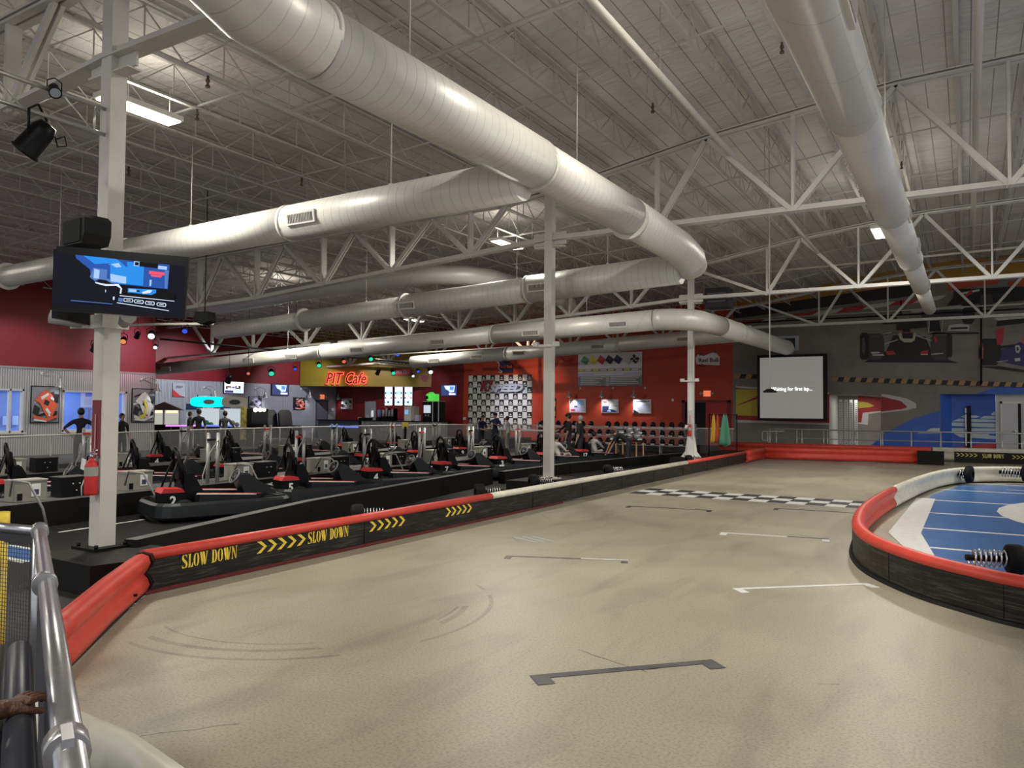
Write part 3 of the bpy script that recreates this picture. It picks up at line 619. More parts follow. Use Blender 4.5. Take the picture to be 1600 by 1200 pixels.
d6=duct('long smooth white duct running straight away at the right',[([(-1.04,0.5,5.0),(-1.04,9,5.1)],0.285,DUCT2),([(-1.04,9,5.1),(-1.04,14,5.12)],0.27,DUCT2),([(-1.04,14,5.12),(-1.04,19,5.2)],0.25,DUCT2),([(-1.04,19,5.2),(-1.04,23.5,5.25)],0.215,DUCT2),([(-1.04,23.5,5.25),(-1.04,29.0,5.3)],0.19,DUCT2)],
  rods=[(-1.04,8,5.3),(-1.04,13,5.3)])
for y,rd in((9.0,0.285),(14,0.27),(19,0.25),(23.5,0.215)): ring(d6,(-1.04,y,5.14+(y-9)*0.008),A_,rd-0.008)
for y,rd in ((6.4,0.28),(14.2,0.24),(17.2,0.24),(23.0,0.2)): grille(d6,(-1.04,y,5.1+(y-9)*0.01 if y>9 else 5.06),A_,rd,(1,0,-0.1))
# ================================================================ LIGHT FIXTURES
EMW=emi('fixture_lens',(1.0,0.93,0.78),9.0)
def fixture(x,y,z,label,seen=True):
    t=thing('ceiling_light',label,'ceiling light',(x,y,z),0,'bright rectangular ceiling lights')
    obj('housing',MB().box((0,0,0.05),(0.36,1.25,0.08)).cyl((0,0.5,0.09),(0,0.5,0.5),0.006,5).cyl((0,-0.5,0.09),(0,-0.5,0.5),0.006,5),WHITE2,t)
    obj('lens',MB().box((0,0,0.0),(0.30,1.18,0.02)),EMW,t)
    area((x,y,z-0.03),0.3,1.18,LW)
    area((x,y,z+0.12),0.3,1.18,LW*0.035,rot=(PI,0,0),name='roof_fill_uplight')  # extra upward lamp added above the housing to brighten the roof deck
FL=['ceiling light glowing behind the near column','ceiling light left of the middle column','small far ceiling light above the back ducts','ceiling light above the left end of the second duct','ceiling light beside the long right duct']
for q,l in zip(FIX,FL): fixture(*q,l)
for k,q in enumerate(FIXOFF): fixture(*q,'ceiling light out of view overhead')
# ================================================================ STENCIL LETTERS
GL={'S':[[(0.02,0.0),(0.02,0.22),(0.10,0.10),(0.30,0.06),(0.30,0.0)],[(0.36,0.0),(0.36,0.07),(0.42,0.12),(0.44,0.22),(0.36,0.34),(0.10,0.52),(0.0,0.68),(0.0,0.82),(0.06,0.94),(0.16,1.0),(0.22,1.0),(0.22,0.93),(0.18,0.88),(0.18,0.78),(0.26,0.68),(0.52,0.48),(0.62,0.34),(0.62,0.18),(0.54,0.05),(0.44,0.0)],[(0.28,1.0),(0.28,0.94),(0.46,0.88),(0.56,0.74),(0.56,1.0)]],
'L':[[(0,0),(0,0.05),(0.08,0.07),(0.08,0.93),(0,0.95),(0,1),(0.32,1),(0.32,0.95),(0.26,0.93),(0.26,0)],[(0.31,0),(0.31,0.06),(0.42,0.10),(0.50,0.30),(0.55,0.30),(0.55,0)]],
'O':[[(0.30,0),(0.14,0.06),(0.04,0.22),(0,0.5),(0.04,0.78),(0.14,0.94),(0.30,1),(0.30,0.93),(0.22,0.86),(0.19,0.5),(0.22,0.14),(0.30,0.07)],[(0.36,0),(0.52,0.06),(0.62,0.22),(0.66,0.5),(0.62,0.78),(0.52,0.94),(0.36,1),(0.36,0.93),(0.44,0.86),(0.47,0.5),(0.44,0.14),(0.36,0.07)]],
'W':[[(0.0,1),(0.24,1),(0.40,0.25),(0.33,0),(0.25,0)],[(0.30,1),(0.54,1),(0.66,0.35),(0.60,0.0),(0.50,0.0)],[(0.64,0.02),(0.70,0.33),(0.82,0.95),(0.74,0.96),(0.74,1),(0.96,1),(0.96,0.96),(0.90,0.94),(0.70,0.02)]],
'D':[[(0,0),(0,0.05),(0.08,0.07),(0.08,0.93),(0,0.95),(0,1),(0.28,1),(0.28,0)],[(0.33,0),(0.52,0.06),(0.62,0.25),(0.65,0.5),(0.62,0.75),(0.52,0.94),(0.33,1),(0.33,0.93),(0.42,0.86),(0.46,0.5),(0.42,0.14),(0.33,0.07)]],
'N':[[(0,0),(0,0.05),(0.07,0.07),(0.07,0.86),(0,0.95),(0,1),(0.2,1),(0.13,0.80),(0.13,0.07),(0.2,0.05),(0.2,0)],[(0.25,1),(0.58,0.0),(0.52,0.0),(0.16,0.74),(0.21,0.98)],[(0.58,0.25),(0.58,0.93),(0.50,0.95),(0.50,1),(0.72,1),(0.72,0.95),(0.64,0.93),(0.64,0.0)]],' ':[]}
GW={'S':0.70,'L':0.62,'O':0.74,'W':1.02,'D':0.74,'N':0.80,' ':0.40}
def stencil(s,o,u,v,h,asp=0.62,t=0.004,mb=None):
    mb=mb or MB(); x=0; o=Vector(o);u=Vector(u).normalized()
    for ch in s:
        for p in GL[ch]: 
            P=[(a*h*asp+x,b*h) for a,b in p]; mb.prism(P,o,u,v,t)
        x+=GW[ch]*h*asp
    return mb
def swid(s,h,asp=0.62): return sum(GW[c] for c in s)*h*asp
def chevrons(o,u,v,h,n,pitch,t=0.004,mb=None,wd=0.035):
    mb=mb or MB()
    for k in range(n):
        x=k*pitch; mb.prism([(x,h),(x+wd*1.3,h),(x+h*0.72+wd,h/2),(x+wd*1.3,0),(x,0),(x+h*0.72,h/2)],o,u,v,t)
    return mb
# ================================================================ BARRIERS
WB=[(0.0,0.03),(0.05,0.05),(0.075,0.11),(0.055,0.17),(0.02,0.21),(0.055,0.26),(0.08,0.32),(0.06,0.385),(0.0,0.41),(-0.05,0.40),(-0.065,0.36),(-0.03,0.33),(0.0,0.30),(-0.02,0.21),(0.0,0.15),(-0.02,0.05)]
CAP=[(-0.005,0.33),(0.055,0.335),(0.062,0.38),(0.035,0.415),(-0.005,0.43),(-0.05,0.42),(-0.075,0.385),(-0.07,0.345)]
BELT=[(0.0,0.035),(0.030,0.035),(0.034,0.345),(0.0,0.345)]
XBAR=-6.86
mb=MB()
def bolts(path_pts,side,z,parent):
    for p in path_pts: obj('bolt',MB().cyl((p[0],p[1],z),(p[0]+side[0]*0.02,p[1]+side[1]*0.02,z),0.015,6),CHROME,parent,True)
# long barrier: travel along +Y, right side = +X (track side)
t=thing('track_barrier','long black belted track barrier with SLOW DOWN lettering and red and cream top rail','track barrier',(XBAR,4.7,0),0,'track barriers')
Y0,Y1=4.62,27.9
obj('belt',MB().sweep([(XBAR,Y0,0),(XBAR,Y1,0)],BELT),BELTM,t,True)
YS=[(Y0,10.9,REDP),(10.9,21.3,WHTP),(21.3,Y1,REDP)]
for a,b,m_ in YS: obj('top_rail',MB().sweep([(XBAR,a,0),(XBAR,b,0)],CAP,smooth=True),m_,t,True,label='red top rail' if m_ is REDP else 'cream top rail')
obj('back_guard',MB().sweep([(XBAR,Y0,0),(XBAR,Y1,0)],[(-0.03,0.04),(-0.08,0.1),(-0.05,0.2),(-0.08,0.3),(-0.03,0.36)]),BLACKR,t,True)
obj('skid_strip',MB().bx((XBAR+0.0,Y0,0.005),(XBAR+0.05,13.5,0.04)),mat('dark_red_strip',(0.12,0.01,0.01),0.5),t,True)
mb=MB()
for y in(7.75,12.3,14.4,16.5,18.6,20.9,23.2,25.6): mb.bx((XBAR+0.03,y-0.006,0.05),(XBAR+0.037,y+0.006,0.33))
obj('belt_seams',mb,BLACK,t,True)
# lettering (track side faces +X; reading direction +Y)
u=(0,1,0);v=(0,0,1); XS=XBAR+0.0345; LETM=[]
def yat(x,y): return px(x,y,XS)
a,b=yat(284,888),yat(371,872); stencil('SLOW DOWN',(XS,a.y,0.185),u,v,0.135,asp=(b.y-a.y)/(sum(GW[c] for c in 'SLOW DOWN')*0.135),mb=(LETM.append(MB()) or LETM[-1]))
a,b=yat(481,850),yat(545,832); stencil('SLOW DOWN',(XS,a.y,0.185),u,v,0.135,asp=(b.y-a.y)/(sum(GW[c] for c in 'SLOW DOWN')*0.135),mb=(LETM.append(MB()) or LETM[-1]))
for xa,xb,yy in((401,475,860),(577,631,822),(696,736,797)):
    a,b=yat(xa,yy),yat(xb,yy); pt=(b.y-a.y-0.12)/4; chevrons((XS,a.y,0.185),u,v,0.135,5,pt,mb=(LETM.append(MB()) or LETM[-1]),wd=0.045)
parts('lettering',LETM[:2],YEL,t,True,'yellow stencilled SLOW DOWN'); parts('arrow_marks',LETM[2:],YEL,t,True,'yellow painted arrows')
# red bend piece towards the camera
t=thing('track_barrier','red ribbed plastic guard rail bending towards the camera at the left','track barrier',(-6.86,4.6,0),0,'track barriers')
P=[(-5.02,2.72,0),(-5.35,3.05,0),(-6.05,3.75,0),(-6.62,4.36,0),(-6.83,4.60,0)]
obj('guard',MB().sweep(P,WB,smooth=True),REDP,t,True)
obj('end_trim',MB().sweep([(-6.80,4.57,0),(-6.86,4.64,0)],[(a*1.15,b*1.02) for a,b in WB]),BLACK,t,True)
obj('slot',MB().box((-6.42,4.22,0.13),(0.09,0.03,0.02),rz=R(47)),BLACK,t,True)
bolts([(-6.62,4.45),(-6.5,4.3),(-6.4,4.2)],(0.7,-0.7),0.025,t)
# cream tube barrier at bottom left
t=thing('track_barrier','cream rounded guard rail curving past the bottom left corner','track barrier',(-3.4,1.9,0),0,'track barriers')
P=[pz(60,1085,0.4),pz(112,1112,0.4),pz(200,1150,0.4),pz(275,1203,0.4),pz(340,1260,0.4),pz(420,1360,0.4)]
P=[(p.x,p.y-0.03,0) for p in P]; P=P[::-1]
obj('guard',MB().sweep(P,[(0.0,0.05),(-0.06,0.1),(-0.04,0.2),(-0.075,0.3),(-0.06,0.38),(0,0.42),(0.06,0.40),(0.075,0.33),(0.04,0.25),(0.04,0.1)],smooth=True),WHTP,t,True)
# right curved barrier
def smoothpath(P,k=6):
    out=[]; P=[Vector((p[0],p[1],0)) for p in P]
    for i in range(len(P)-1):
        p0=P[max(0,i-1)];p1=P[i];p2=P[i+1];p3=P[min(len(P)-1,i+2)]
        for j in range(k):
            t=j/k; out.append(0.5*((2*p1)+(p2-p0)*t+(2*p0-5*p1+4*p2-p3)*t*t+(3*p1-p0-3*p2+p3)*t**3))
    out.append(P[-1]); return out
RP=[(4.5,6.9),(2.2,7.15),(0.55,7.85),(0.03,8.22),(-0.42,8.70),(-0.90,9.55),(-1.17,10.5),(-1.30,11.6),(-1.36,13.0),(-1.30,15.0),(-1.12,17.5),(-0.85,20.0),(-0.55,21.8),(-0.1,23.2),(0.6,24.1),(1.5,24.5),(4,24.6),(9,24.6)]
SP=smoothpath(RP)
i1=9*6+3; i2=15*6+4
t=thing('track_barrier','curved track barrier wrapping the blue infield, red then cream, black belt outside','track barrier',(-1.3,12,0),0,'track barriers')
# travel goes from near right to far right, track side on the left => negative side
BEL2=[(-0.03,0.035),(-0.064,0.035),(-0.068,0.345),(-0.03,0.345)]
W2=[(-0.03,0.33),(-0.072,0.335),(-0.075,0.38),(-0.045,0.415),(0.0,0.43),(0.05,0.42),(0.08,0.39),(0.075,0.34),(0.035,0.27),(0.02,0.22),(0.045,0.17),(0.07,0.11),(0.05,0.05),(0.0,0.03),(-0.02,0.05)]
obj('belt',MB().sweep(SP,BEL2),BELTM,t,True)
obj('guard',MB().sweep(SP[:i1+1],W2,smooth=True),REDP,t,True,label='red guard section')
obj('guard',MB().sweep(SP[i1:i2+1],W2,smooth=True),WHTP,t,True,label='cream guard section')
obj('guard',MB().sweep(SP[i2:],W2,smooth=True),REDP,t,True,label='red guard section')
obj('skid_strip',MB().sweep(SP,[(-0.11,0.0),(-0.09,0.03),(-0.03,0.035),(-0.03,0.0)]),NEARBLK,t,True)
mb=MB()
for q in(14,27,38): 
    p=SP[q];d=(SP[q+1]-SP[q-1]).normalized(); nrm=Vector((-d.y,d.x,0)); mb.box(p+nrm*0.067+Vector((0,0,0.19)),(0.006,0.006,0.3))
obj('belt_seams',mb,BLACK,t,True)
# back red guards
def vpath(*q): return [Vector((a,b,0)) for a,b in q]
t=thing('track_barrier','red double ribbed guard rail across the far end of the track','track barrier',(-4,31.4,0),0,'track barriers')
obj('guard',MB().sweep(vpath((-6.72,30.45),(-5.4,30.75),(-1.55,31.3)),[(a*1.2,b*1.2) for a,b in WB],smooth=True),REDP,t,True)
obj('black_end_block',MB().bx((-1.55,31.1,0.02),(-0.72,31.5,0.48)),BLACKR,t,True)
t=thing('track_barrier','short red guard linking the black belted barrier to the far red rail','track barrier',(-6.8,29,0),0,'track barriers')
obj('guard',MB().sweep(vpath((-6.80,27.95),(-6.86,29.2),(-6.74,30.4)),[(a*1.1,b*1.08) for a,b in WB],smooth=True),REDP,t,True)
t=thing('track_barrier','low rearmost red guard rail behind the far end of the track, below the railing','track barrier',(-4,33.5,0),0,'track barriers')
obj('guard',MB().sweep(vpath((-9.2,33.2),(-5.4,33.5),(-1.2,33.6)),[(a*1.2,b*1.28+0.02) for a,b in WB],smooth=True),REDP,t,True)
t=thing('track_barrier','cream guard rail continuing right of the far red rail','track barrier',(2,33.6,0),0,'track barriers')
obj('guard',MB().sweep(vpath((-1.15,33.6),(2.6,33.9),(9,34.2)),[(a*1.2,b*1.28+0.02) for a,b in WB],smooth=True),WHTP,t,True)
a=py(1491,722,33.0); b=py(1640,722,33.0)
t=thing('track_barrier','far black barrier panel with small yellow SLOW DOWN lettering at the right edge','track barrier',(1,33,0),0,'track barriers')
obj('belt',MB().bx((a.x,33.0,0.03),(a.x+8,33.08,0.42)),NEARBLK,t,True)
LT=[MB(),MB(),MB()]; mb=LT[0]; p=py(1494,716,32.99); q=py(1526,716,32.99); chevrons((p.x,32.99,0.24),(1,0,0),(0,0,1),0.13,5,(q.x-p.x-0.1)/4,mb=mb)
mb=LT[1]; p=py(1535,716,32.99); q=py(1569,716,32.99); stencil('SLOW DOWN',(p.x,32.99,0.22),(1,0,0),(0,0,1),0.15,asp=(q.x-p.x)/(sum(GW[c] for c in 'SLOW DOWN')*0.15),mb=mb)
mb=LT[2]; p=py(1581,716,32.99); chevrons((p.x,32.99,0.22),(1,0,0),(0,0,1),0.13,5,0.13,mb=mb)
parts('lettering',LT,mat('yellow_green_letters',(0.62,0.60,0.15),0.5),t,True)
# pit low walls
t=tag(obj('pit_kerb_wall',MB().sweep([pz(203,843,0.38),pz(480,782,0.38),pz(765,732,0.38)],[(-0.07,-0.38),(0.09,-0.38),(0.09,0),(-0.07,0)],mis=[0,0,1,0]),[NEARBLK,GREYTOP]),'long low black pit wall with a grey top behind the SLOW DOWN barrier','pit wall','low pit walls')
P=[pz(760,733,0.3),pz(900,722,0.3),pz(960,715,0.3)]
tag(obj('pit_kerb_wall',MB().sweep([(-9.95,16.3,0.3),(-10.0,20.0,0.3)],[(-0.08,-0.3),(0.1,-0.3),(0.1,0),(-0.08,0)],mis=[0,0,1,0]),[NEARBLK,GREYTOP]),'low black pit wall just beyond the middle column','pit wall','low pit walls')
tag(obj('pit_kerb_wall',MB().sweep([(-10.0,20.1,0.3),(-9.0,28.8,0.3)],[(-0.08,-0.3),(0.1,-0.3),(0.1,0),(-0.08,0)],mis=[0,0,1,0]),[NEARBLK,GREYTOP]),'low black pit wall running to the foot of the far column','pit wall','low pit walls')
# tyre bumpers with springs
def bumper(p,d,label,s=1.0,ext=0.0):
    d=Vector(d).normalized(); p=Vector(p); t=thing('tyre_bumper',label,'tyre bumper',p,0,'tyres on springs behind the barriers')
    M=d.to_track_quat('Z','Y').to_matrix().to_4x4()
    obj('tyre',MB().lathe([(0.05*s,0),(0.10*s,0),(0.135*s,0.02),(0.14*s,0.06),(0.14*s,0.12),(0.13*s,0.16),(0.10*s,0.17),(0.05*s,0.17)],p,n=24,M=M),BLACKR,t,True)
    q=[]; n=60
    for i in range(n+1):
        a=2*PI*7*i/n; q.append(p+M@Vector((0.075*s*math.cos(a),0.075*s*math.sin(a),-0.30*s*i/n)))
    obj('spring',MB().tube(q,0.010*s,5),CHROME,t,True)
    obj('rubber_core',MB().cyl(p,p-d*(0.34*s+ext),0.03*s,8),BLACK,t,True)
for (x,y,l) in ((568,803,'first tyre on a spring behind the SLOW DOWN lettering'),(757,768,'second tyre on a spring behind the cream rail, left of the middle column'),(840,752,'third tyre on a spring at the foot of the middle column'),(955,735,'small fourth tyre on a spring well beyond the middle column')):
    q=px(x,y,-7.28); bumper((q.x,q.y,max(0.34,q.z)),(-0.75,-0.8,0.0),l,ext=0.19)
q=px(1080,719,-7.28); bumper((q.x,q.y,0.36),(-0.75,-0.8,0),'distant tyre on a spring by the foot of the far column',ext=0.19)
q=py(1512,742,22.8); bumper((q.x-0.05,22.8,0.28),(1,-0.25,0),'tyre on a long spring fixed to the far cream guard of the infield',1.55)
q=py(1590,743,23.7); bumper((q.x+0.1,23.75,0.3),(1,-0.25,0),'tyre on a spring at the right edge of the far guard',1.5)
q=pz(1578,878,0.26); bumper((q.x-0.03,q.y+0.1,0.27),(1,0.35,0),'large tyre on a spring just inside the near red curve',1.15)
# ================================================================ LEFT FENCE BY THE CAMERA
t=thing('steel_fence','galvanised pipe fence with wire mesh at the left front','fence',(-4.5,2.4,0),0)
f0=pz(62,830,1.1); f1=pz(112,1200,1.1)+ (pz(112,1200,1.1)-pz(62,830,1.1)).normalized()*0.9
obj('top_rail',MB().tube([f0,f1],0.032,16),STEEL,t,True)
g=pz(-60,818,1.1)
obj('top_rail',MB().tube([f0,g],0.028,16),STEEL,t,True)
obj('corner_post',MB().tube([(f0.x,f0.y,0),(f0.x,f0.y,1.14)],0.035,16),STEEL,t,True)
dv=(f1-f0).normalized()
CST=mat('dull_cast_steel',(0.4,0.4,0.42),0.35,metal=0.8)
for q,rr in ((f0+dv*0.02,0.045),(pz(70,912,1.1),0.046),(pz(104,1170,1.1),0.044)):
    obj('pipe_clamp',MB().tube([q-dv*0.035,q+dv*0.035],rr,16),CST,t,True)
q=pz(104,1180,1.1); obj('clamp_plate',MB().box(q+Vector((0.0,-0.0,0.038)),(0.09,0.022,0.02),rz=math.atan2(dv.y,dv.x)),CST,t,True); obj('corner_fitting',MB().sphere(f0+Vector((0,0,0.01)),0.043,12),CST,t,True)
def mesh_panel(a,b,z0,z1,name='wire_mesh',st=0.022):
    mb=MB(); a=Vector((a[0],a[1],0));b=Vector((b[0],b[1],0)); L=(b-a).length; d=(b-a)/L; n=int(L/st)
    for i in range(n+1): p=a+d*(i*L/n); mb.beam(p+Vector((0,0,z0)),p+Vector((0,0,z1)),0.003,0.003)
    n=int((z1-z0)/st)
    for i in range(n+1): z=z0+(z1-z0)*i/n; mb.beam(a+Vector((0,0,z)),b+Vector((0,0,z)),0.003,0.003)
    return mb
gd=(g-f0).normalized()
DM=mat('dark_mesh_wire',(0.10,0.10,0.11),0.5,metal=0.5)
obj('wire_mesh',mesh_panel(f0+gd*0.05,g,0.12,1.03),DM,t,True)
obj('wire_mesh',mesh_panel(f0+dv*0.06,f1,0.12,1.03),DM,t,True)
mb=MB(); mb.beam(f0+gd*0.03+Vector((0,0,-0.05)),g+Vector((0,0,-0.05)),0.02,0.05); mb.beam(f0+gd*0.04+Vector((0,0,-1.0)),f0+gd*0.04+Vector((0,0,-0.03)),0.03,0.02)
mb.beam(f0+dv*0.05+Vector((0,0,-0.06)),f1+Vector((0,0,-0.06)),0.02,0.05)
obj('mesh_frame',mb,mat('dark_frame_metal',(0.03,0.03,0.035),0.5),t,True)
obj('wire_ties',MB().tube([f0+gd*0.30+Vector((0,0,-0.03)),f0+gd*0.28+Vector((0,0,-0.08)),f0+gd*0.22+Vector((0,0,-0.06))],0.008,6).tube([f0+gd*0.14+Vector((0,0,-0.03)),f0+gd*0.10+Vector((0,0,-0.085))],0.008,6),mat('dull_cast_steel',(0.4,0.4,0.42),0.35),t,True)
# yellow bollard behind mesh
q=pz(4,800,1.06); q=pd(3,800,4.9)
t=thing('bollard','yellow bollard behind the wire mesh at the left edge','bollard',(q.x,q.y,0))
obj('post',MB().cyl((0,0,0),(0,0,q.z-0.07),0.038,16),YEL,t); obj('cap',MB().cyl((0,0,q.z-0.13),(0,0,q.z),0.046,16),YEL,t)
# padded hand rail
a=pz(30,1016,0.95); b=pz(30,1195,0.95); d=(b-a).normalized(); b=b+d*0.7
t=thing('padded_rail','black padded rail lit blue under a resting hand, bottom left','padded rail',(a.x,a.y,0))
BP=mat('black_padding',(0.03,0.03,0.04),0.38)
obj('padding',MB().tube([a-d*0.03,a,a+d*0.02,b],[0.02,0.034,0.038,0.04],20),BP,t,True)
a2=a+Vector((-0.10,0,-0.03)); obj('padding',MB().tube([a2-d*0.05,a2,b+Vector((-0.1,0,-0.03))],[0.02,0.036,0.042],20),BLACK,t,True)
obj('support_post',MB().tube([(a.x-0.03,a.y,0),(a.x-0.03,a.y,0.93)],0.02,10),BLACK,t,True)
# ================================================================ PEOPLE
def skinmesh(name,J,E,mats,assign,parent=None,root=0,lev=2,world=False):
    me=bpy.data.meshes.new(name); me.from_pydata([j[0] for j in J],E,[]); o=bpy.data.objects.new(name,me); C.objects.link(o)
    md=o.modifiers.new('s','SKIN'); sv=me.skin_vertices[0].data
    for i,j in enumerate(J): sv[i].radius=(j[1],j[2] if len(j)>2 else j[1]); sv[i].use_root=(i==root)
    ms=o.modifiers.new('d','SUBSURF'); ms.levels=lev; ms.render_levels=lev
    dg=bpy.context.evaluated_depsgraph_get(); ev=o.evaluated_get(dg); m2=bpy.data.meshes.new_from_object(ev)
    bpy.data.objects.remove(o); bpy.data.meshes.remove(me); m2.name=name
    m2.materials.clear()
    for m in mats: m2.materials.append(m)
    for p in m2.polygons: p.material_index=assign(p.center); p.use_smooth=True
    o=bpy.data.objects.new(name,m2); C.objects.link(o); o.parent=parent; return o
def limb(a,b,c): return [a,b,c]
def person(loc,rz,label,pose='stand',top=CLB,bot=CLD,skin=SKIN,hair=HAIR,h=1.75,arms=None,sleeve=0.55,hat=False,helmet=None,group=None,lean=0.0,head_turn=0.0,scale=1):
    # local: facing +x, height along z
    t=thing('person',label,'person',loc,rz,group); k=h/1.75
    P=lambda x,y,z:(x*k,y*k,z*k)
    if pose=='stand':
        hip=0.93; L=lambda s:[P(0,s*0.095,0.88),P(0.02,s*0.10,0.48),P(-0.02,s*0.105,0.09),P(0.13,s*0.115,0.04)]
        bx=0
    elif pose=='sit':
        hip=0.42; L=lambda s:[P(0.05,s*0.10,0.42),P(0.46,s*0.14,0.55),P(0.82,s*0.12,0.25),P(0.92,s*0.12,0.33)]
    elif pose=='crouch':
        hip=0.45; L=lambda s:[P(0.0,s*0.12,0.45),P(0.38,s*0.18,0.52),P(0.05,s*0.16,0.10),P(0.2,s*0.17,0.05)]
    elif pose=='bend':
        hip=0.90; L=lambda s:[P(0,s*0.10,0.86),P(0.05,s*0.12,0.47),P(-0.03,s*0.12,0.09),P(0.12,s*0.13,0.04)]
    q=lean; cs,sn=math.cos(q),math.sin(q)
    def T(x,y,z):  # torso coords above hip, leaned forward
        return P(x*cs+z*sn,y,hip+z*cs-x*sn)
    J=[(T(0,0,0.02),.135*k,.115*k),(T(0,0,.17),.125*k,.10*k),(T(0,0,.33),.15*k,.11*k),(T(0,0,.46),.13*k,.095*k),(T(0.005,0,.535),.055*k,.055*k),(T(0.015,0,.60),.05*k,.052*k)]
    E=[(0,1),(1,2),(2,3),(3,4),(4,5)]
    # head
    hx=T(0.03,0,.69); J+=[(hx,.082*k,.088*k),(T(0.02,0,.775),.075*k,.08*k)]; E+=[(5,6),(6,7)]
    for s in(-1,1):
        b=len(J); pts=L(s); rr=[.085,.06,.042,.035]
        for p,r in zip(pts,rr): J.append((p,r*k,r*k))
        E+=[(0,b),(b,b+1),(b+1,b+2),(b+2,b+3)]
    ar=arms or {}
    hands=[]
    for s in(-1,1):
        b=len(J); sh=T(0,s*0.185,.455)
        a=ar.get(s)
        if a is None: el=T(-0.02,s*0.25,.19); wr=T(0.06,s*0.25,-.04)
        else: el=P(*a[0]); wr=P(*a[1])
        for p,r in((sh,.062),(el,.043),(wr,.030)): J.append((p,r*k,r*k))
        E+=[(3,b),(b,b+1),(b+1,b+2)]
        # hand: palm + 4 fingers + thumb
        W=Vector(wr);D=(W-Vector(el)).normalized(); S=D.cross(Vector((0,0,1))); S=S.normalized() if S.length>0.05 else Vector((0,1,0))
        c=len(J); J.append((tuple(W+D*0.05*k),.034*k,.02*k)); E.append((b+2,c))
        J.append((tuple(W+D*0.09*k),.036*k,.018*k)); E.append((c,c+1))
        for i in range(4):
            o_=(i-1.5)*0.021*k; f0_=W+D*0.10*k+S*o_; L_=[.06,.075,.07,.055][i]*k
            J.append((tuple(f0_+S*o_*0.2),.009*k,.009*k)); J.append((tuple(f0_+D*L_*0.6+Vector((0,0,-.012))*k),.008*k,.008*k)); J.append((tuple(f0_+D*L_+Vector((0,0,-.035))*k),.007*k,.007*k))
            n=len(J)-3; E+=[(c+1,n),(n,n+1),(n+1,n+2)]
        J.append((tuple(W+D*0.055*k+S*0.045*k*s),.010*k,.010*k)); J.append((tuple(W+D*0.095*k+S*0.065*k*s),.009*k,.009*k)); n=len(J)-2; E+=[(c,n),(n,n+1)]
        hands.append((Vector(sh),Vector(el),Vector(wr)))
    neck=Vector(T(0,0,.55)); axis=Vector((sn,0,cs))
    shoes=0.10*k
    def assign(c):
        if (c-neck).dot(axis)>0: return 0
        for sh,el,wr in hands:
            d=(wr-el); tt=(c-el).dot(d)/d.length_squared; dist=(c-(el+d*max(0,min(1.6,tt)))).length
            if dist<0.075*k and tt>(sleeve-0.5)*2: return 0
            d2=el-sh; t2=(c-sh).dot(d2)/d2.length_squared
        if c.z<shoes and pose!='sit': return 3
        hipv=Vector(T(0,0,0.04)); 
        inarm=False
        for sh,el,wr in hands:
            for a,b in((sh,el),(el,wr)):
                d=b-a; tt=max(0,min(1,(c-a).dot(d)/d.length_squared)); 
                if (c-(a+d*tt)).length<0.07*k: inarm=True
        if (c-hipv).dot(axis)<0 and not inarm: return 2
        return 1
    skinmesh('body',J,E,[skin,top,bot,BLACK],assign,t,lev=2)
    hc=Vector(T(0.03,0,.71)); M=Matrix.Rotation(q,4,'Y')
    # face details
    fx=MB()
    for s in(-1,1): fx.sphere(hc+M@Vector((0.082*k,s*0.032*k,0.005)),0.011*k,6)
    obj('eyes',fx,mat('eye_dark',(0.03,0.02,0.02),0.3),t)
    obj('nose',MB().sphere(hc+M@Vector((0.092*k,0,-0.02*k)),0.016*k,6,sc=(1,0.8,1.5)).sphere(hc+M@Vector((0,-0.083*k,-0.005)),0.022*k,6,sc=(.7,.4,1.2)).sphere(hc+M@Vector((0,0.083*k,-0.005)),0.022*k,6,sc=(.7,.4,1.2)),skin,t)
    obj('mouth',MB().sphere(hc+M@Vector((0.080*k,0,-0.05*k)),0.014*k,6,sc=(.5,1.6,.4)),mat('lips',(0.3,0.1,0.08),0.5),t)
    if helmet is None:
        hb=MB(); hb.sphere(hc+M@Vector((-0.028*k,0,0.018*k)),0.098*k,14,sc=(0.95,.97,1.12),M=M)
        obj('hair',hb,hair,t)
        if hat: obj('cap',MB().sphere(hc+M@Vector((0,0,0.05*k)),0.105*k,14,sc=(1,.95,.75)).box(hc+M@Vector((0.12*k,0,0.05*k)),(0.1*k,0.13*k,0.012)),CLB,t)
    else:
        obj('helmet',MB().sphere(hc+Vector((0,0,0.02)),0.145*k,16,sc=(1.05,.9,1)),helmet,t); obj('visor',MB().sphere(hc+Vector((0.03,0,0.02)),0.135*k,14,sc=(1,.85,.45)),BLACK,t)
    return t
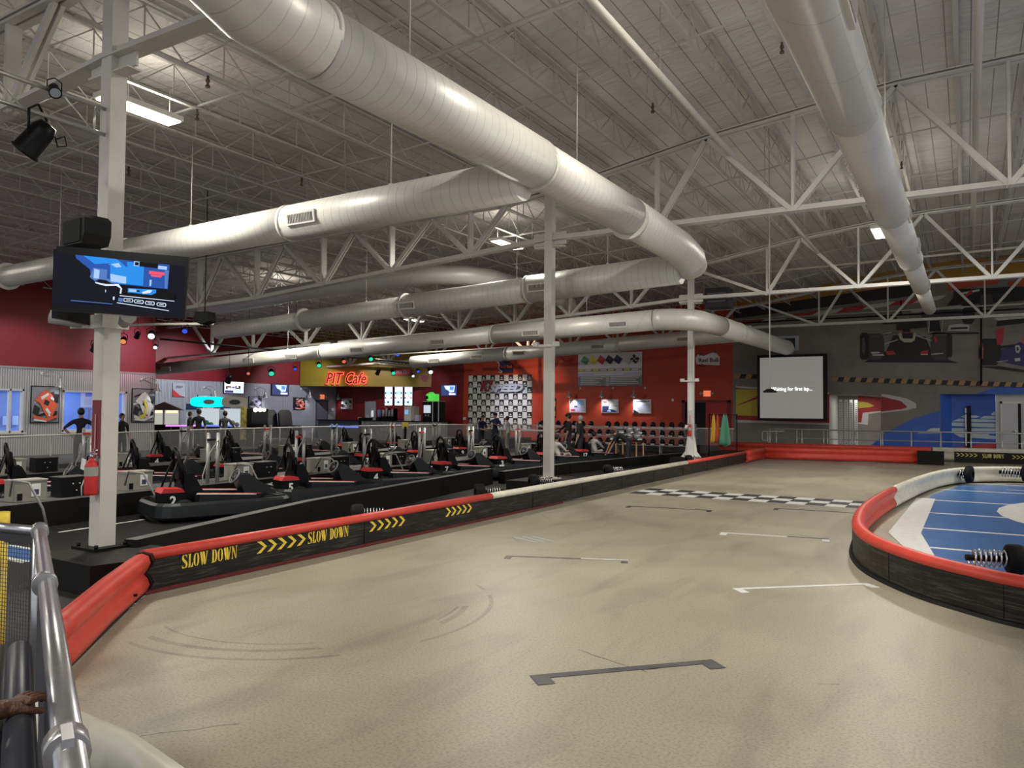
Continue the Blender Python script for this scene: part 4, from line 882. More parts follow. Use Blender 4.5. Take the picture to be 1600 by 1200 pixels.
# ================================================================ PIT AREA
RB=mat('kart_red',(0.55,0.03,0.03),0.4); WB2=mat('kart_white',(0.7,0.7,0.7),0.4)
def kart(loc,rz,label,num):
    t=thing('race_kart',label,'go-kart',loc,rz,'parked race karts')
    n=14; ring=[]
    Lx,Wy,rc=1.08,0.66,0.30
    for cx,cy,a0 in ((Lx-rc,Wy-rc,0),(-Lx+rc,Wy-rc,90),(-Lx+rc,-Wy+rc,180),(Lx-rc,-Wy+rc,270)):
        for k in range(5): a=R(a0+90*k/4); ring.append((cx+rc*math.cos(a),cy+rc*math.sin(a),0))
    ring.append(ring[0]); ring.append(ring[1])
    b=MB().sweep(ring,[(0.02,0.05),(0.06,0.09),(0.045,0.27),(0.01,0.31),(-0.02,0.31),(-0.03,0.06)],smooth=False)
    obj('bumper',b,KARTB,t)
    obj('floor_tray',MB().box((0,0,0.07),(2.0,1.15,0.03)),BLACK,t)
    for s in(-1,1):
        sp=obj('side_pod',MB().prism([(-0.50,0.08),(0.56,0.08),(0.46,0.36),(-0.45,0.40)],(0,s*0.44-0.12,0),(1,0,0),(0,0,1),-0.24),KARTB,t)
        obj('decal',MB().prism([(-0.5,0),(0.48,0),(0.35,0.2),(-0.4,0.2)],(0,s*0.44-0.10,0.388),(1,0,-0.06),(0,1,0),0.012).prism([(-0.45,0.07),(0.55,0.07),(0.62,0.12),(0.45,0.14),(-0.4,0.13)],(0,s*0.44-0.10,0.400),(1,0,-0.06),(0,1,0),0.006,1),[WB2,RB],sp)
    for x,rr,wd in((0.72,0.165,0.14),(-0.68,0.175,0.2)):
        for s in(-1,1):
            M=Matrix.Rotation(R(90),4,'X')
            w_=obj('wheel',MB().lathe([(0.05,-wd/2),(rr*0.9,-wd/2),(rr,-wd/2+0.02),(rr,wd/2-0.02),(rr*0.9,wd/2),(0.05,wd/2)],(x,s*(0.50),rr),n=16,M=M),BLACKR,t)
    # front fairing
    obj('front_fairing',MB().prism([(0.30,0.60),(0.40,0.70),(0.48,0.69),(0.96,0.36),(1.0,0.20),(0.6,0.16),(0.42,0.36)],(0,0.17,0),(1,0,0),(0,0,1),0.34).prism([(0.75,0.12),(1.05,0.12),(1.02,0.30),(0.8,0.34)],(0,0.5,0),(1,0,0),(0,0,1),1.0),KARTB,t)
    q=[(0.30+0.13*math.cos(a)*0.5,0.15*math.sin(a),0.64+0.13*math.cos(a)*0.85) for a in [2*PI*i/20 for i in range(20)]]
    sw=obj('steering_wheel',MB().tube(q,0.016,6,closed=True).cyl((0.24,-0.13,0.64),(0.36,0.13,0.64),0.012,6).cyl((0.30,0,0.64),(0.62,0,0.2),0.015,6),mat('worn_wheel_grip',(0.16,0.16,0.16),0.4),t)
    obj('wheel_hub',MB().box((0.30,0,0.64),(0.04,0.1,0.07)),CHROME,sw)
    # seat
    s_=MB(); s_.prism([(-0.55,0.12),(-0.05,0.12),(0.02,0.30),(-0.08,0.28),(-0.35,0.22),(-0.52,0.72),(-0.60,0.72),(-0.66,0.3)],(0,0.21,0),(1,0,0),(0,0,1),0.42)
    for s in(-1,1): s_.prism([(-0.60,0.12),(-0.02,0.12),(0.03,0.34),(-0.28,0.42),(-0.46,0.74),(-0.60,0.74)],(0,s*0.21+0.02,0),(1,0,0),(0,0,1),0.04)
    obj('seat',s_,BLACK,t)
    h_=MB()
    for s in(-1,0,1):
        wdt=0.16 if s else 0.07
        yy=s*0.0
    h_.tube([(-0.60,-0.19,0.55),(-0.66,-0.19,0.88),(-0.68,-0.14,1.05),(-0.69,0,1.13),(-0.68,0.14,1.05),(-0.66,0.19,0.88),(-0.60,0.19,0.55)],0.032,6)
    h_.box((-0.62,0,0.80),(0.06,0.24,0.34))
    h_.tube([(-0.55,-0.09,0.6),(-0.60,-0.085,0.9),(-0.61,0,0.98),(-0.60,0.085,0.9),(-0.55,0.09,0.6)],0.02,6)
    h_.tube([(-0.9,-0.25,0.2),(-0.8,-0.2,0.6),(-0.68,-0.15,0.95)],0.018,6).tube([(-0.9,0.25,0.2),(-0.8,0.2,0.6),(-0.68,0.15,0.95)],0.018,6)
    obj('roll_hoop',h_,BLACK,t)
    obj('seat_belt',MB().box((-0.50,-0.08,0.62),(0.015,0.05,0.5),M=Matrix.Rotation(R(-12),4,'Y')).box((-0.50,0.08,0.62),(0.015,0.05,0.5),M=Matrix.Rotation(R(-12),4,'Y')),mat('belt_webbing',(0.04,0.04,0.045),0.7),t)
    bx_=obj('battery_box',MB().box((-0.84,-0.30,0.33),(0.34,0.36,0.26)),BLACK,t)
    obj('red_cover',MB().prism([(-1.02,0.46),(-0.66,0.46),(-0.70,0.52),(-0.98,0.53)],(0,-0.11,0),(1,0,0),(0,0,1),0.38),RB,bx_)
    if num: obj('race_number',textmb(num,0.20,(-0.84,-0.492,0.33),(1,0,0),(0,0,1),0.01,offset=0.006),PAPER,bx_)
    obj('rear_engine_cover',MB().prism([(-1.0,0.12),(-0.66,0.12),(-0.68,0.36),(-0.95,0.33)],(0,0.5,0),(1,0,0),(0,0,1),0.55),KARTB,t)
    obj('front_light_strip',MB().box((0.75,-0.58,0.27),(0.28,0.1,0.012)).box((-0.4,-0.58,0.27),(0.2,0.06,0.012)),mat('dull_silver_decal',(0.4,0.4,0.4),0.4),t)
    return t
HA=R(70)
K1=[(-10.98,8.72),(-11.15,11.3),(-11.25,13.9),(-11.3,16.55),(-11.3,19.3),(-11.3,21.9),(-11.2,24.4)]
NUM=['2','5','4','7','3','9','17']
K2=[(-14.6,7.9),(-14.7,10.4),(-14.9,12.9),(-15.0,15.4),(-15.1,17.9),(-15.2,20.5),(-15.2,23.1)]
K3=[(-19.35,14.2),(-19.6,16.8),(-19.7,19.5),(-19.8,22.2),(-19.8,25.0)]
base={}
rows=[('front row by the low pit wall',K1),('middle row between the benches',K2),('back row by the glass fence',K3)]
for ri,(nm,ks) in enumerate(rows):
    for i,(x,y) in enumerate(ks):
        lab='black and red kart, %s from left, %s'%(ORD[i],nm)
        if ri==0: k=kart((x,y,0),HA+R([0,2,-1,1,-2,2,0][i]),lab,NUM[i]); base[i]=k
        else: dup(base[(i*3+ri)%7],(x,y,0),HA+R(random.uniform(-4,4)),lab,'parked race karts')
# charging benches
B1=[(-11.72,4.4,0),(-12.1,8.0,0),(-12.3,12,0),(-12.5,26.5,0)]
B2=[(-16.9,6.5,0),(-17.1,10,0),(-17.3,14,0),(-17.6,27.5,0)]
BP_=[(-0.0,0.0),(0,0.38),(-1.0,0.38),(-1.0,0.0)]
for lab,P in(('long black charging bench behind the front row of karts',B1),('second black charging bench further back in the pit',B2)):
    tag(obj('charging_bench',MB().sweep(P,BP_,mis=[0,1,0,0]),[NEARBLK,GREYTOP]),lab,'bench','charging benches in the pit')
STK=mat('dark_sticker_print',(0.05,0.06,0.09),0.5)
def charger(loc,rz,label):
    t=thing('battery_charger',label,'battery charger',loc,rz,'beige battery chargers on the benches')
    obj('case',MB().box((0,0,0.16),(0.30,0.46,0.31)),BEIGE,t)
    obj('top_lid',MB().box((0,0,0.32),(0.32,0.48,0.02)),mat('lighter_beige',(0.42,0.40,0.35),0.5),t)
    obj('label_sticker',MB().box((0.152,0.07,0.17),(0.006,0.13,0.19),mi=0).box((0.156,0.07,0.14),(0.004,0.08,0.08),mi=1),[PAPER,STK],t)
    obj('socket',MB().box((0.152,-0.16,0.08),(0.012,0.07,0.10)),BLACK,t)
def blackbox(loc,rz,label):
    t=thing('charger_housing',label,'charger housing',loc,rz,'black charger housings on the benches')
    t.scale=(0.85,0.85,0.85); obj('case',MB().box((0,0,0.19),(0.34,0.52,0.36)),BLKBOX,t)
    obj('lid_edge',MB().box((0,0,0.375),(0.36,0.56,0.015)).box((0,0.28,0.19),(0.36,0.012,0.37)),GREYTOP,t)
    obj('dials',MB().cyl((0.17,-0.05,0.25),(0.18,-0.05,0.25),0.012,6).cyl((0.17,0.08,0.25),(0.18,0.08,0.25),0.012,6).cyl((0.17,0.02,0.12),(0.18,0.02,0.12),0.01,6),PAPER,t)
def bxat(P,y):
    for a,b in zip(P,P[1:]):
        if a[1]<=y<=b[1]: return a[0]+(b[0]-a[0])*(y-a[1])/(b[1]-a[1])
    return P[-1][0]
def poles(loc,label,h=0.95,cable=True):
    t=thing('cable_post_pair',label,'posts',loc,R(90),'silver cable posts between the karts')
    for s in(-1,1):
        obj('post',MB().cyl((s*0.11,0,0),(s*0.11,0,h),0.036,12).sphere((s*0.11,0,h),0.036,8),POLE,t)
    if cable: obj('cable',MB().tube([(0.11,-0.03,h-0.12),(0.0,-0.1,h-0.15),(-0.2,-0.16,h-0.35),(-0.45,-0.3,h-0.75),(-0.5,-0.4,h-0.9)],0.012,5),GREYC,t); 
    if cable: obj('connector',MB().box((-0.08,-0.05,h-0.10),(0.16,0.05,0.04)),REDPAINT if cable==2 else BLACK,t)
    return t
for bi,(P,ys,nm) in enumerate(((B1,[6.3,8.2,10.5,12.8,15.0,17.2,19.6,22.4],'first'),(B2,[8.6,11.2,13.8,16.6,19.4,22.4,25.0],'second'))):
    for i,y in enumerate(ys):
        x=bxat(P,y)
        charger((x-0.35,y,0.38),R(random.uniform(-4,4)),'beige battery charger with a white label, %s from the left on the %s bench'%(ORD[i],nm))
        if i not in (1,) : blackbox((x-0.45,y+0.72,0.38),R(random.uniform(-4,4)),'black charger housing, %s from the left, %s bench'%(ORD[i],nm))
        poles((x-0.12,y-1.0+ (0.2 if bi==0 else 0),0.38),'pair of silver cable posts, %s from the left on the %s bench'%(ORD[i],nm),0.93,2 if i%2 else 1)
        if True:
            q=MB().tube([(x-0.1,y-0.35,0.5),(x+0.15,y-0.45,0.75),(x+0.4,y-0.35,0.72),(x+0.5,y-0.2,0.35),(x+0.55,y-0.15,0.05)],0.018,6)
            tag(obj('charging_cable',q,GREYC),'grey charging cable looping off the %s bench, %s from left'%(nm,ORD[i]),'cable','grey charging cables')
# glass fence
GP=[Vector(p) for p in [(-18.6,7.4,0),(-20.4,12.4,0),(-21.6,16.2,0),(-22.3,20.5,0),(-22.3,30.5,0),(-20.6,33.2,0),(-14.5,33.6,0),(-8.6,33.2,0)]]
t=thing('glass_fence','long glass panel fence with a white top rail behind the karts','glass fence',(-20,15,0),0)
obj('top_rail',MB().tube([p+Vector((0,0,1.10)) for p in GP],0.022,6),WHITE2,t,True)
for a,b in zip(GP,GP[1:]):
    L=(b-a).length; n=max(1,round(L/1.7)); d=(b-a)/n
    for k in range(n):
        p=a+d*k; q=p+d; obj('post',MB().cyl(p,p+Vector((0,0,1.10)),0.022,6),POLE,t,True)
        dd=d.normalized()
        obj('glass_pane',MB().beam(p+dd*0.04+Vector((0,0,0.72)),q-dd*0.04+Vector((0,0,0.72)),0.012,0.70),GLASS,t,True)
    obj('kick_panel',MB().beam(a+Vector((0,0,0.18)),b+Vector((0,0,0.18)),0.03,0.34),mat('grey_kick_panel',(0.10,0.10,0.10),0.5),t,True)
q=px(418,680,-22.2)
tag(obj('paper_notice',MB().box((-22.22,q.y,0.95),(0.01,0.24,0.2)),PAPER),'small white paper notice taped to the glass fence','notice')
q=py(633,675,26); q=px(633,675,-20.5)
t=thing('caution_post','dark post with a yellow sign among the karts','post',(q.x,q.y,0)); obj('post',MB().cyl((0,0,0),(0,0,1.1),0.06,8),BLACK,t); obj('yellow_sign',MB().box((0.0,0,1.15),(0.04,0.25,0.28),rz=R(-40)),YEL,t)
# barrel of poles cart (far right of pit): bundle of wrapped wood sticks
q=pz(1035,720,0.0)
t=thing('pole_cart','wooden slatted cart piled with helmets near the far column','cart',(-10.55,25.9,0),R(20))

WOOD=mat('pale_wood',(0.45,0.30,0.16),0.6,noise=0.2,nscale=6); parts('slat',[MB().box((-0.6+k*0.24,yy,0.45),(0.035,0.035,0.62)) for k in range(6) for yy in(-0.3,0.3)],WOOD,t); obj('base',MB().box((0,0,0.12),(1.4,0.7,0.06)),WOOD,t); obj('tray',MB().box((0,0,0.76),(1.4,0.7,0.05)),BLACK,t)
def helmet(loc,rz,label,m,grp,s=1.0):
    h=thing('helmet',label,'helmet',loc,rz,grp)
    obj('shell',MB().sphere((0,0,0.14*s),0.14*s,14,sc=(1.08,0.9,1.0)),m,h); obj('visor',MB().sphere((0.03*s,0,0.15*s),0.13*s,12,sc=(1.0,0.88,0.42)),BLACK,h)
    obj('chin_trim',MB().box((0.09*s,0,0.04*s),(0.10*s,0.16*s,0.05*s)),PAPER,h); return h
SILV=mat('silver_helmet',(0.35,0.36,0.38),0.25,metal=0.4); BLKH=mat('gloss_black_helmet',(0.015,0.015,0.017),0.15)
M_=Matrix.Rotation(R(20),3,'Z'); hb=None
for i,(a,b,c) in enumerate([(-0.5,-0.15,0),(-0.2,-0.2,0),(0.1,-0.15,0),(0.4,-0.2,0),(-0.35,0.15,0),(0,0.15,0),(0.35,0.15,0),(-0.2,0,0.24),(0.12,0,0.24),(0.4,0.05,0.22)]):
    v=M_@Vector((a,b,0)); p=(-10.55+v.x,25.9+v.y,0.785+c); l='silver grey helmet heaped on the slatted cart'
    if hb is None: hb=helmet(p,R(-60),l,SILV,'helmets heaped on the cart')
    else: dup(hb,p,R(random.uniform(-150,30)),l,'helmets heaped on the cart')
# helmet rack along the red wall
RXs=(-17.6,-9.7)
t=thing('helmet_rack','long steel shelf rack of helmets in front of the red wall','helmet rack',(-13.5,31.9,0))
parts('upright',[MB().box((x+13.5,0,0.65),(0.05,0.3,1.3)) for x in(-17.4,-15.4,-13.4,-11.4,-9.9)],POLE,t)
for z in(0.35,0.72,1.08): obj('shelf',MB().box((-0.15,0,z),(7.6,0.34,0.03)),WHITE2 if z>1 else STEEL,t)
hb=None
for zi,z in enumerate((0.365,0.735,1.095)):
    for k in range(18):
        if (k*7+zi*3)%11==0: continue
        p=(-17.2+k*0.42,31.85,z); l='black helmet with white chin trim on the %s shelf of the long rack'%['bottom','middle','top'][zi]
        g='helmets on the %s shelf of the rack'%['bottom','middle','top'][zi]
        if hb is None: hb=helmet(p,R(-75),l,BLKH,g)
        else: dup(hb,p,R(-90+random.uniform(-25,30)),l,g)
# hanging flags beside far column
t=thing('flag_stand','stand of hanging race flags beside the far column','flag stand',(-8.05,27.6,0))
obj('pole',MB().cyl((0,0,0),(0,0,1.75),0.02,8).cyl((0,0,1.72),(1.0,0,1.72),0.015,6).cyl((1.0,0,0),(1.0,0,1.75),0.02,8),BLACK,t)
def flagmesh(x0,w_,zt_,zb_,seed):
    mb=MB(); n=9; vs=[];fs=[]
    for j in range(7):
        f=j/6; z=zt_+(zb_-zt_)*f
        for i in range(n): g=i/(n-1); wv=w_*(0.25+0.75*f**0.7); vs.append((x0+(g-0.5)*wv,0.05*math.sin(g*9+seed)*f,z-0.05*math.sin(g*7+seed)))
    for j in range(6):
        for i in range(n-1): a=j*n+i; fs.append((a,a+1,a+n+1,a+n))
    mb.add(vs,fs,0,None,True); return mb
for i,(x,wd,c,nm) in enumerate(((0.18,0.22,(0.75,0.45,0.05),'yellow'),(0.33,0.20,(0.55,0.10,0.04),'orange red'),(0.60,0.42,(0.10,0.33,0.22),'green'))):
    o=obj('race_flag',flagmesh(x,wd,1.72,0.72 if i<2 else 0.62,i*2),mat(nm.replace(' ','_')+'_flag_cloth',c,0.8)); o.location=(-8.05,27.56-i*0.02,0)
    sm=o.modifiers.new('thick','SOLIDIFY'); sm.thickness=0.006
    tag(o,'%s race flag hanging on the stand beside the far column'%nm,'flag')
tag(obj('black_crate',MB().bx((-8.0,28.4,0),(-7.2,29.6,0.34))),'x','x') if False else None
mb=MB().bx((-8.4,28.6,0),(-7.15,30.6,0.32)); tag(obj('black_crate',mb,NEARBLK),'low black box behind the far end of the long barrier','crate')
mb=MB().bx((-9.3,28.9,0),(-8.9,29.3,0.55)); tag(obj('black_crate',mb,NEARBLK),'small upright black box beside the flags','crate')
# pit people
p=pz(300,760)
def ground(x,yh,hgt):   # place a standing person whose head top is at pixel (x,yh): choose depth by caller
    pass
def at_depth(x,D): q=pd(x,640,D); return (q.x,q.y,0)
person(at_depth(127,21.5),R(150),'person in black with hands on hips at the left window','stand',CLB,CLD,SKIN,arms={1:((-0.08,0.40,1.20),(0.04,0.22,1.00)),-1:((-0.08,-0.40,1.20),(0.04,-0.22,1.00))},h=1.78)
person(at_depth(311,29.5),R(120),'person in a black tee shirt at the arcade, below the teal sign',top=CLB,h=1.78,sleeve=0.5)
person(at_depth(297,31),R(60),'person half hidden beside the one in the black tee shirt at the arcade',top=CLB,h=1.66)
person(at_depth(352,30.5),R(120),'person in a dark grey shirt standing at the arcade machine, right of the teal sign',top=CLG,h=1.70,arms={1:((0.2,0.3,1.15),(0.45,0.2,1.15)),-1:((0.15,-0.3,1.12),(0.4,-0.2,1.1))})
person(at_depth(191,24.5),R(0),'person whose head just shows right of the near column, above the glass fence',top=CLB,h=1.62)
person(at_depth(752,33.5),R(-20),'person in navy leaning towards a colleague before the chequered backdrop, left of three',top=CLN,h=1.62,arms={1:((0.2,0.2,1.1),(0.42,0.05,1.1)),-1:((0.2,-0.25,1.1),(0.42,-0.1,1.05))},lean=0.15)
person(at_depth(774,33.0),R(-75),'person in a dark cap and jacket, middle of three before the chequered backdrop',top=CLN,h=1.72,hat=True,arms={1:((0.1,0.3,1.15),(0.35,0.1,1.25)),-1:((0.1,-0.3,1.15),(0.35,-0.1,1.2))})
person(at_depth(793,32.0),R(190),'person in a pale shirt, right of three before the chequered backdrop',top=CLW,bot=mat('khaki_cloth',(0.3,0.28,0.22),0.8),h=1.58)
person(at_depth(889,27.5),R(-150),'staff member in black cap, one arm held out, right of the middle column',top=CLB,bot=CLD,h=1.72,hat=True,arms={1:((0.05,0.30,1.15),(0.10,0.25,0.95)),-1:((0.30,-0.40,1.15),(0.62,-0.50,1.02))})
person(at_depth(907,26.0),R(-170),'staff member in black with a grey patterned cap, right of the one reaching out',top=CLB,bot=CLD,h=1.66,hair=mat('grey_cap',(0.3,0.3,0.29),0.7))
p=(-12.2,21.2,0)
q=pz(922,722,0.0)
RACER=mat('racing_suit_white',(0.5,0.48,0.46),0.8)
person((-11.28,21.85,0.0),HA,'driver in a white top seated in a kart just right of the middle column','sit',top=RACER,bot=CLB,h=1.5,arms={1:((0.28,0.22,0.62),(0.5,0.12,0.62)),-1:((0.28,-0.22,0.62),(0.5,-0.12,0.62))})
person((-11.18,24.5,0.0),HA,'driver in a white and red striped top seated in the last front row kart','sit',top=RACER,bot=CLB,h=1.55,arms={1:((0.28,0.22,0.62),(0.5,0.12,0.62)),-1:((0.28,-0.22,0.62),(0.5,-0.12,0.62))})
q=at_depth(984,26.0)
person(q,R(185),'staff member in black bending over the last kart to help its driver','bend',top=CLB,bot=CLD,h=1.6,lean=1.15,hair=HAIR,arms={1:((0.72,0.22,0.72),(0.85,0.15,0.45)),-1:((0.72,-0.22,0.72),(0.85,-0.15,0.45))})
# person holding the padded rail: forearm and hand in frame
def near_person():
    a=pz(38,1100,0.965)
    t=thing('person','person in dark clothes resting a hand on the padded rail, only the hand in view','person',(a.x-0.55,a.y-0.10,0))
    W=pz(10,1108,1.0); Pm=pz(30,1098,1.005); 
    D=(Vector((Pm.x,Pm.y,0))-Vector((W.x,W.y,0))).normalized(); S=Vector((D.y,-D.x,0)) # S toward camera/bottom
    K=[(pz(36,1093,1.0),0),(pz(38,1101,1.0),1),(pz(36,1108,1.0),2),(pz(33,1113,1.0),3)]
    elb=Vector(W)-D*0.24+Vector((0,0,0.05)); sh=elb+Vector((-0.12,-0.12,0.33))
    hip=Vector((sh.x-0.16,sh.y-0.08,0.95)); 
    J=[];E=[]
    def add(p,r,r2=None): J.append((tuple(p),r,r2 or r)); return len(J)-1
    h0=add(hip,.14,.11); h1=add(hip+Vector((0,0,.22)),.13,.10); h2=add(hip+Vector((0,0,.42)),.15,.11); nk=add(hip+Vector((0,0,.52)),.06); hd=add(hip+Vector((0.02,0,.67)),.09); ht=add(hip+Vector((0.02,0,.78)),.075)
    E+=[(h0,h1),(h1,h2),(h2,nk),(nk,hd),(hd,ht)]
    for s in(-1,1):
        k=add(hip+Vector((0,s*.1,-.42)),.06); f=add(hip+Vector((0,s*.1,-.86)),.042); g=add(hip+Vector((.12,s*.1,-.9)),.035); E+=[(h0,k),(k,f),(f,g)]
    s1=add(sh,.06); e1=add(elb,.042); w1=add(W,.026,.024); p1=add(Pm-D*0.02,.030,.016); p2=add(Pm+D*0.012,.032,.014); E+=[(h2,s1),(s1,e1),(e1,w1),(w1,p1),(p1,p2)]
    s2=add(hip+Vector((-.05,.2,.42)),.06); e2=add(hip+Vector((-.05,.26,.15)),.043); w2=add(hip+Vector((.05,.26,-.05)),.03); E+=[(h2,s2),(s2,e2),(e2,w2)]
    for i in range(4):
        o_=(i-1.5)*0.019; L_=[.068,.078,.074,.058][i]
        b0=Pm+D*0.018+S*o_+Vector((0,0,0.004)); b1=b0+D*L_*0.40+S*0.003+Vector((0,0,0.004)); b2=b0+D*L_*0.75+S*0.008+Vector((0,0,-.012)); b3=b0+D*L_*0.95+S*0.010+Vector((0,0,-.032))
        n=[add(b0,.0095),add(b1,.0085),add(b2,.0078),add(b3,.0068)]; E+=[(p2,n[0]),(n[0],n[1]),(n[1],n[2]),(n[2],n[3])]
    n=[add(Pm-D*0.02+S*0.03+Vector((0,0,-.006)),.011),add(Pm+D*0.01+S*0.048+Vector((0,0,-.016)),.010),add(Pm+D*0.035+S*0.052+Vector((0,0,-.026)),.0085)]; E+=[(p1,n[0]),(n[0],n[1]),(n[1],n[2])]
    WV=Vector(W)
    def asg(c):
        if (c-WV).dot(D)>-0.08 and abs(c.z-1.0)<0.12: return 0
        if c.z>hip.z+0.54: return 0
        if c.z<hip.z: return 2
        return 1
    o=skinmesh('body',J,E,[SKIND,CLB,CLD],asg,None,lev=2)
    me=o.data; inv=Matrix.Translation(-t.location)
    me.transform(inv); o.parent=t
    obj('hair',MB().sphere(hip+Vector((0.01,0,0.72)),0.1,12),HAIR,t,True)
    nm=MB()
    for i in range(4):
        o_=(i-1.5)*0.019; L_=[.068,.078,.074,.058][i]; c=Pm+D*0.018+S*(o_+0.010)+D*L_*0.90+Vector((0,0,-.018)); nm.sphere(c,0.0055,8,sc=(1,1,1))
    obj('fingernails',nm,mat('fingernail',(0.22,0.12,0.09),0.3),t,True)
near_person()
# ================================================================ PANELS ON WALLS
class PL:   # a real plane: o origin, u right, v up, n towards the room
    def __init__(s,o,u,v): s.o=Vector(o); s.u=Vector(u).normalized(); s.v=Vector(v).normalized(); s.n=s.u.cross(s.v)
    def at(s,x,y): d=ray(x,y); return CAM+d*((s.o-CAM).dot(s.n)/d.dot(s.n))
    def uv(s,x,y): p=s.at(x,y)-s.o; return (p.dot(s.u),p.dot(s.v))
    def px(s,mb,pts,off=0.01,t=0.003,mi=0): mb.prism([s.uv(*p) for p in pts],s.o+s.n*off,s.u,s.v,t,mi); return mb
    def rect(s,mb,x0,y0,x1,y1,off=0.0,t=0.02,mi=0): return s.px(mb,[(x0,y1),(x1,y1),(x1,y0),(x0,y0)],off,t,mi)
WBK=PL((0,YW,0),(1,0,0),(0,0,1)); WL=PL((XL+0.02,0,0),(0,1,0),(0,0,1)); WL2=PL((XL2+0.02,0,0),(0,1,0),(0,0,1))
COL={}
def cm(key,em=0):
    P={'w':(0.75,0.75,0.75),'k':(0.015,0.015,0.018),'g':(0.25,0.25,0.27),'r':(0.60,0.03,0.03),'o':(0.75,0.12,0.05),'y':(0.80,0.72,0.05),'b':(0.08,0.16,0.55),'l':(0.35,0.55,0.85),'p':(0.55,0.50,0.70),'n':(0.02,0.03,0.10),'G':(0.10,0.35,0.14),'m':(0.45,0.42,0.38),'c':(0.05,0.75,0.75),'s':(0.45,0.46,0.50),'B':(0.05,0.25,0.9)}
    c=P[key]
    if em: return mat('screen_'+key+str(em),(0.01,0.01,0.01),0.3,em=c,es=em)
    return mat('print_'+{'w':'white','k':'black','g':'grey','r':'red','o':'orange','y':'yellow','b':'blue','l':'light_blue','p':'lilac','n':'navy','G':'green','m':'taupe','c':'teal','s':'silver','B':'bright_blue'}[key],c,0.5)
def picture(pl,x0,y0,x1,y1,label,cat,name,shapes,frame='k',t=0.05,em=0,group=None,extra=None,ttxt=None):
    # corner rectangle built upright on the plane; shapes in 0..1 coordinates
    a=pl.uv(x0,(y0+y1)/2)[0]; b=pl.uv(x1,(y0+y1)/2)[0]; zt_=pl.uv((x0+x1)/2,y0)[1]; zb_=pl.uv((x0+x1)/2,y1)[1]
    o=pl.o+pl.u*a+pl.v*zb_; W=b-a; Hh=zt_-zb_
    th=thing(name,label,cat,o,0,group)
    obj('panel_back',MB().prism([(0,0),(W,0),(W,Hh),(0,Hh)],o,pl.u,pl.v,t),cm(frame),th,True)
    keys=[];mb=MB()
    for i,(k,pts) in enumerate(shapes):
        if k not in keys: keys.append(k)
        mb.prism([(p[0]*W,p[1]*Hh) for p in pts],o+pl.n*(t+0.004*i),pl.u,pl.v,0.003,keys.index(k))
    pr=obj('screen_picture' if em else 'printed_picture',mb,[cm(k,em) for k in keys],th,True)
    return th,o,W,Hh,pr
def rc(x0,y0,x1,y1): return [(x0,y0),(x1,y0),(x1,y1),(x0,y1)]
def car_art(body='o',bgc='g',seed=1):
    rnd=random.Random(seed); S=[(bgc,rc(.03,.03,.97,.97))]
    for k in range(12):
        y=rnd.uniform(.05,.8); x=rnd.uniform(.03,.55); l=rnd.uniform(.2,.4); S.append((rnd.choice('wkwksg'),[(x,y),(x+l,y+.08),(x+l,y+.08+rnd.uniform(.03,.09)),(x,y+.05)]))
    S+=[('k',[(.04,.28),(.22,.20),(.30,.40),(.10,.50)]),('k',[(.66,.60),(.92,.56),(.95,.78),(.70,.80)]),('k',[(.60,.15),(.85,.10),(.90,.32),(.66,.34)]),
        (body,[(.10,.62),(.30,.52),(.42,.30),(.55,.14),(.72,.16),(.80,.34),(.90,.48),(.78,.58),(.72,.74),(.52,.90),(.36,.84),(.24,.74)]),
        ('w',[(.30,.70),(.55,.82),(.58,.76),(.34,.62)]),('k',[(.40,.52),(.56,.46),(.62,.58),(.46,.64)]),('w',[(.46,.36),(.60,.22),(.66,.28),(.52,.42)]),(body,[(.04,.14),(.50,.04),(.90,.16),(.88,.22),(.50,.12),(.06,.22)]),
        ('w',[(.06,.07),(.50,.03),(.52,.06),(.08,.12)]),('w',[(.62,.66),(.74,.60),(.76,.66),(.66,.72)]),('r' if body=='w' else 'w',[(.56,.20),(.62,.18),(.64,.22),(.58,.24)])]
    return S
def gooseneck(p,side,label,lit=2.0,n=None,L=0.45,pl=None,col=(0.9,0.92,1.0)):
    # p: shade centre; wall plate offset by side along pl.u
    p=Vector(p); th=thing('gooseneck_lamp',label,'wall lamp',p,0,'gooseneck lamps over the wall pictures')
    w_=p-pl.n*(p-pl.o).dot(pl.n)+pl.n*0.01+pl.u*side+pl.v*0.5
    s0=p+pl.v*0.32; pts=[w_,w_+pl.n*0.15,w_+pl.n*0.25+pl.v*0.10-pl.u*side*0.3,s0+pl.v*0.18-pl.n*0.05,s0+pl.v*0.10,s0]
    obj('arm',MB().tube(pts,0.014,6),cm('g'),th,True); obj('wall_plate',MB().cyl(w_-pl.n*0.01,w_+pl.n*0.03,0.06,10),WHITE2,th,True)
    obj('shade',MB().lathe([(0.03,0.34),(0.05,0.30),(0.06,0.18),(0.17,0.03),(0.18,0.0)],p,n=16),mat('lamp_shade_metal',(0.45,0.44,0.42),0.35,metal=0.5),th,True)
    obj('bulb',MB().sphere(p+Vector((0,0,0.05)),0.06,10),emi('lamp_bulb',(1,0.97,0.9),lit*6),th,True)
    spot(p+Vector((0,0,-0.02)),p+Vector((0,0,-1))-pl.n*0.45,22*lit,col,115,0.8,0.08,'picture_lamp_light')
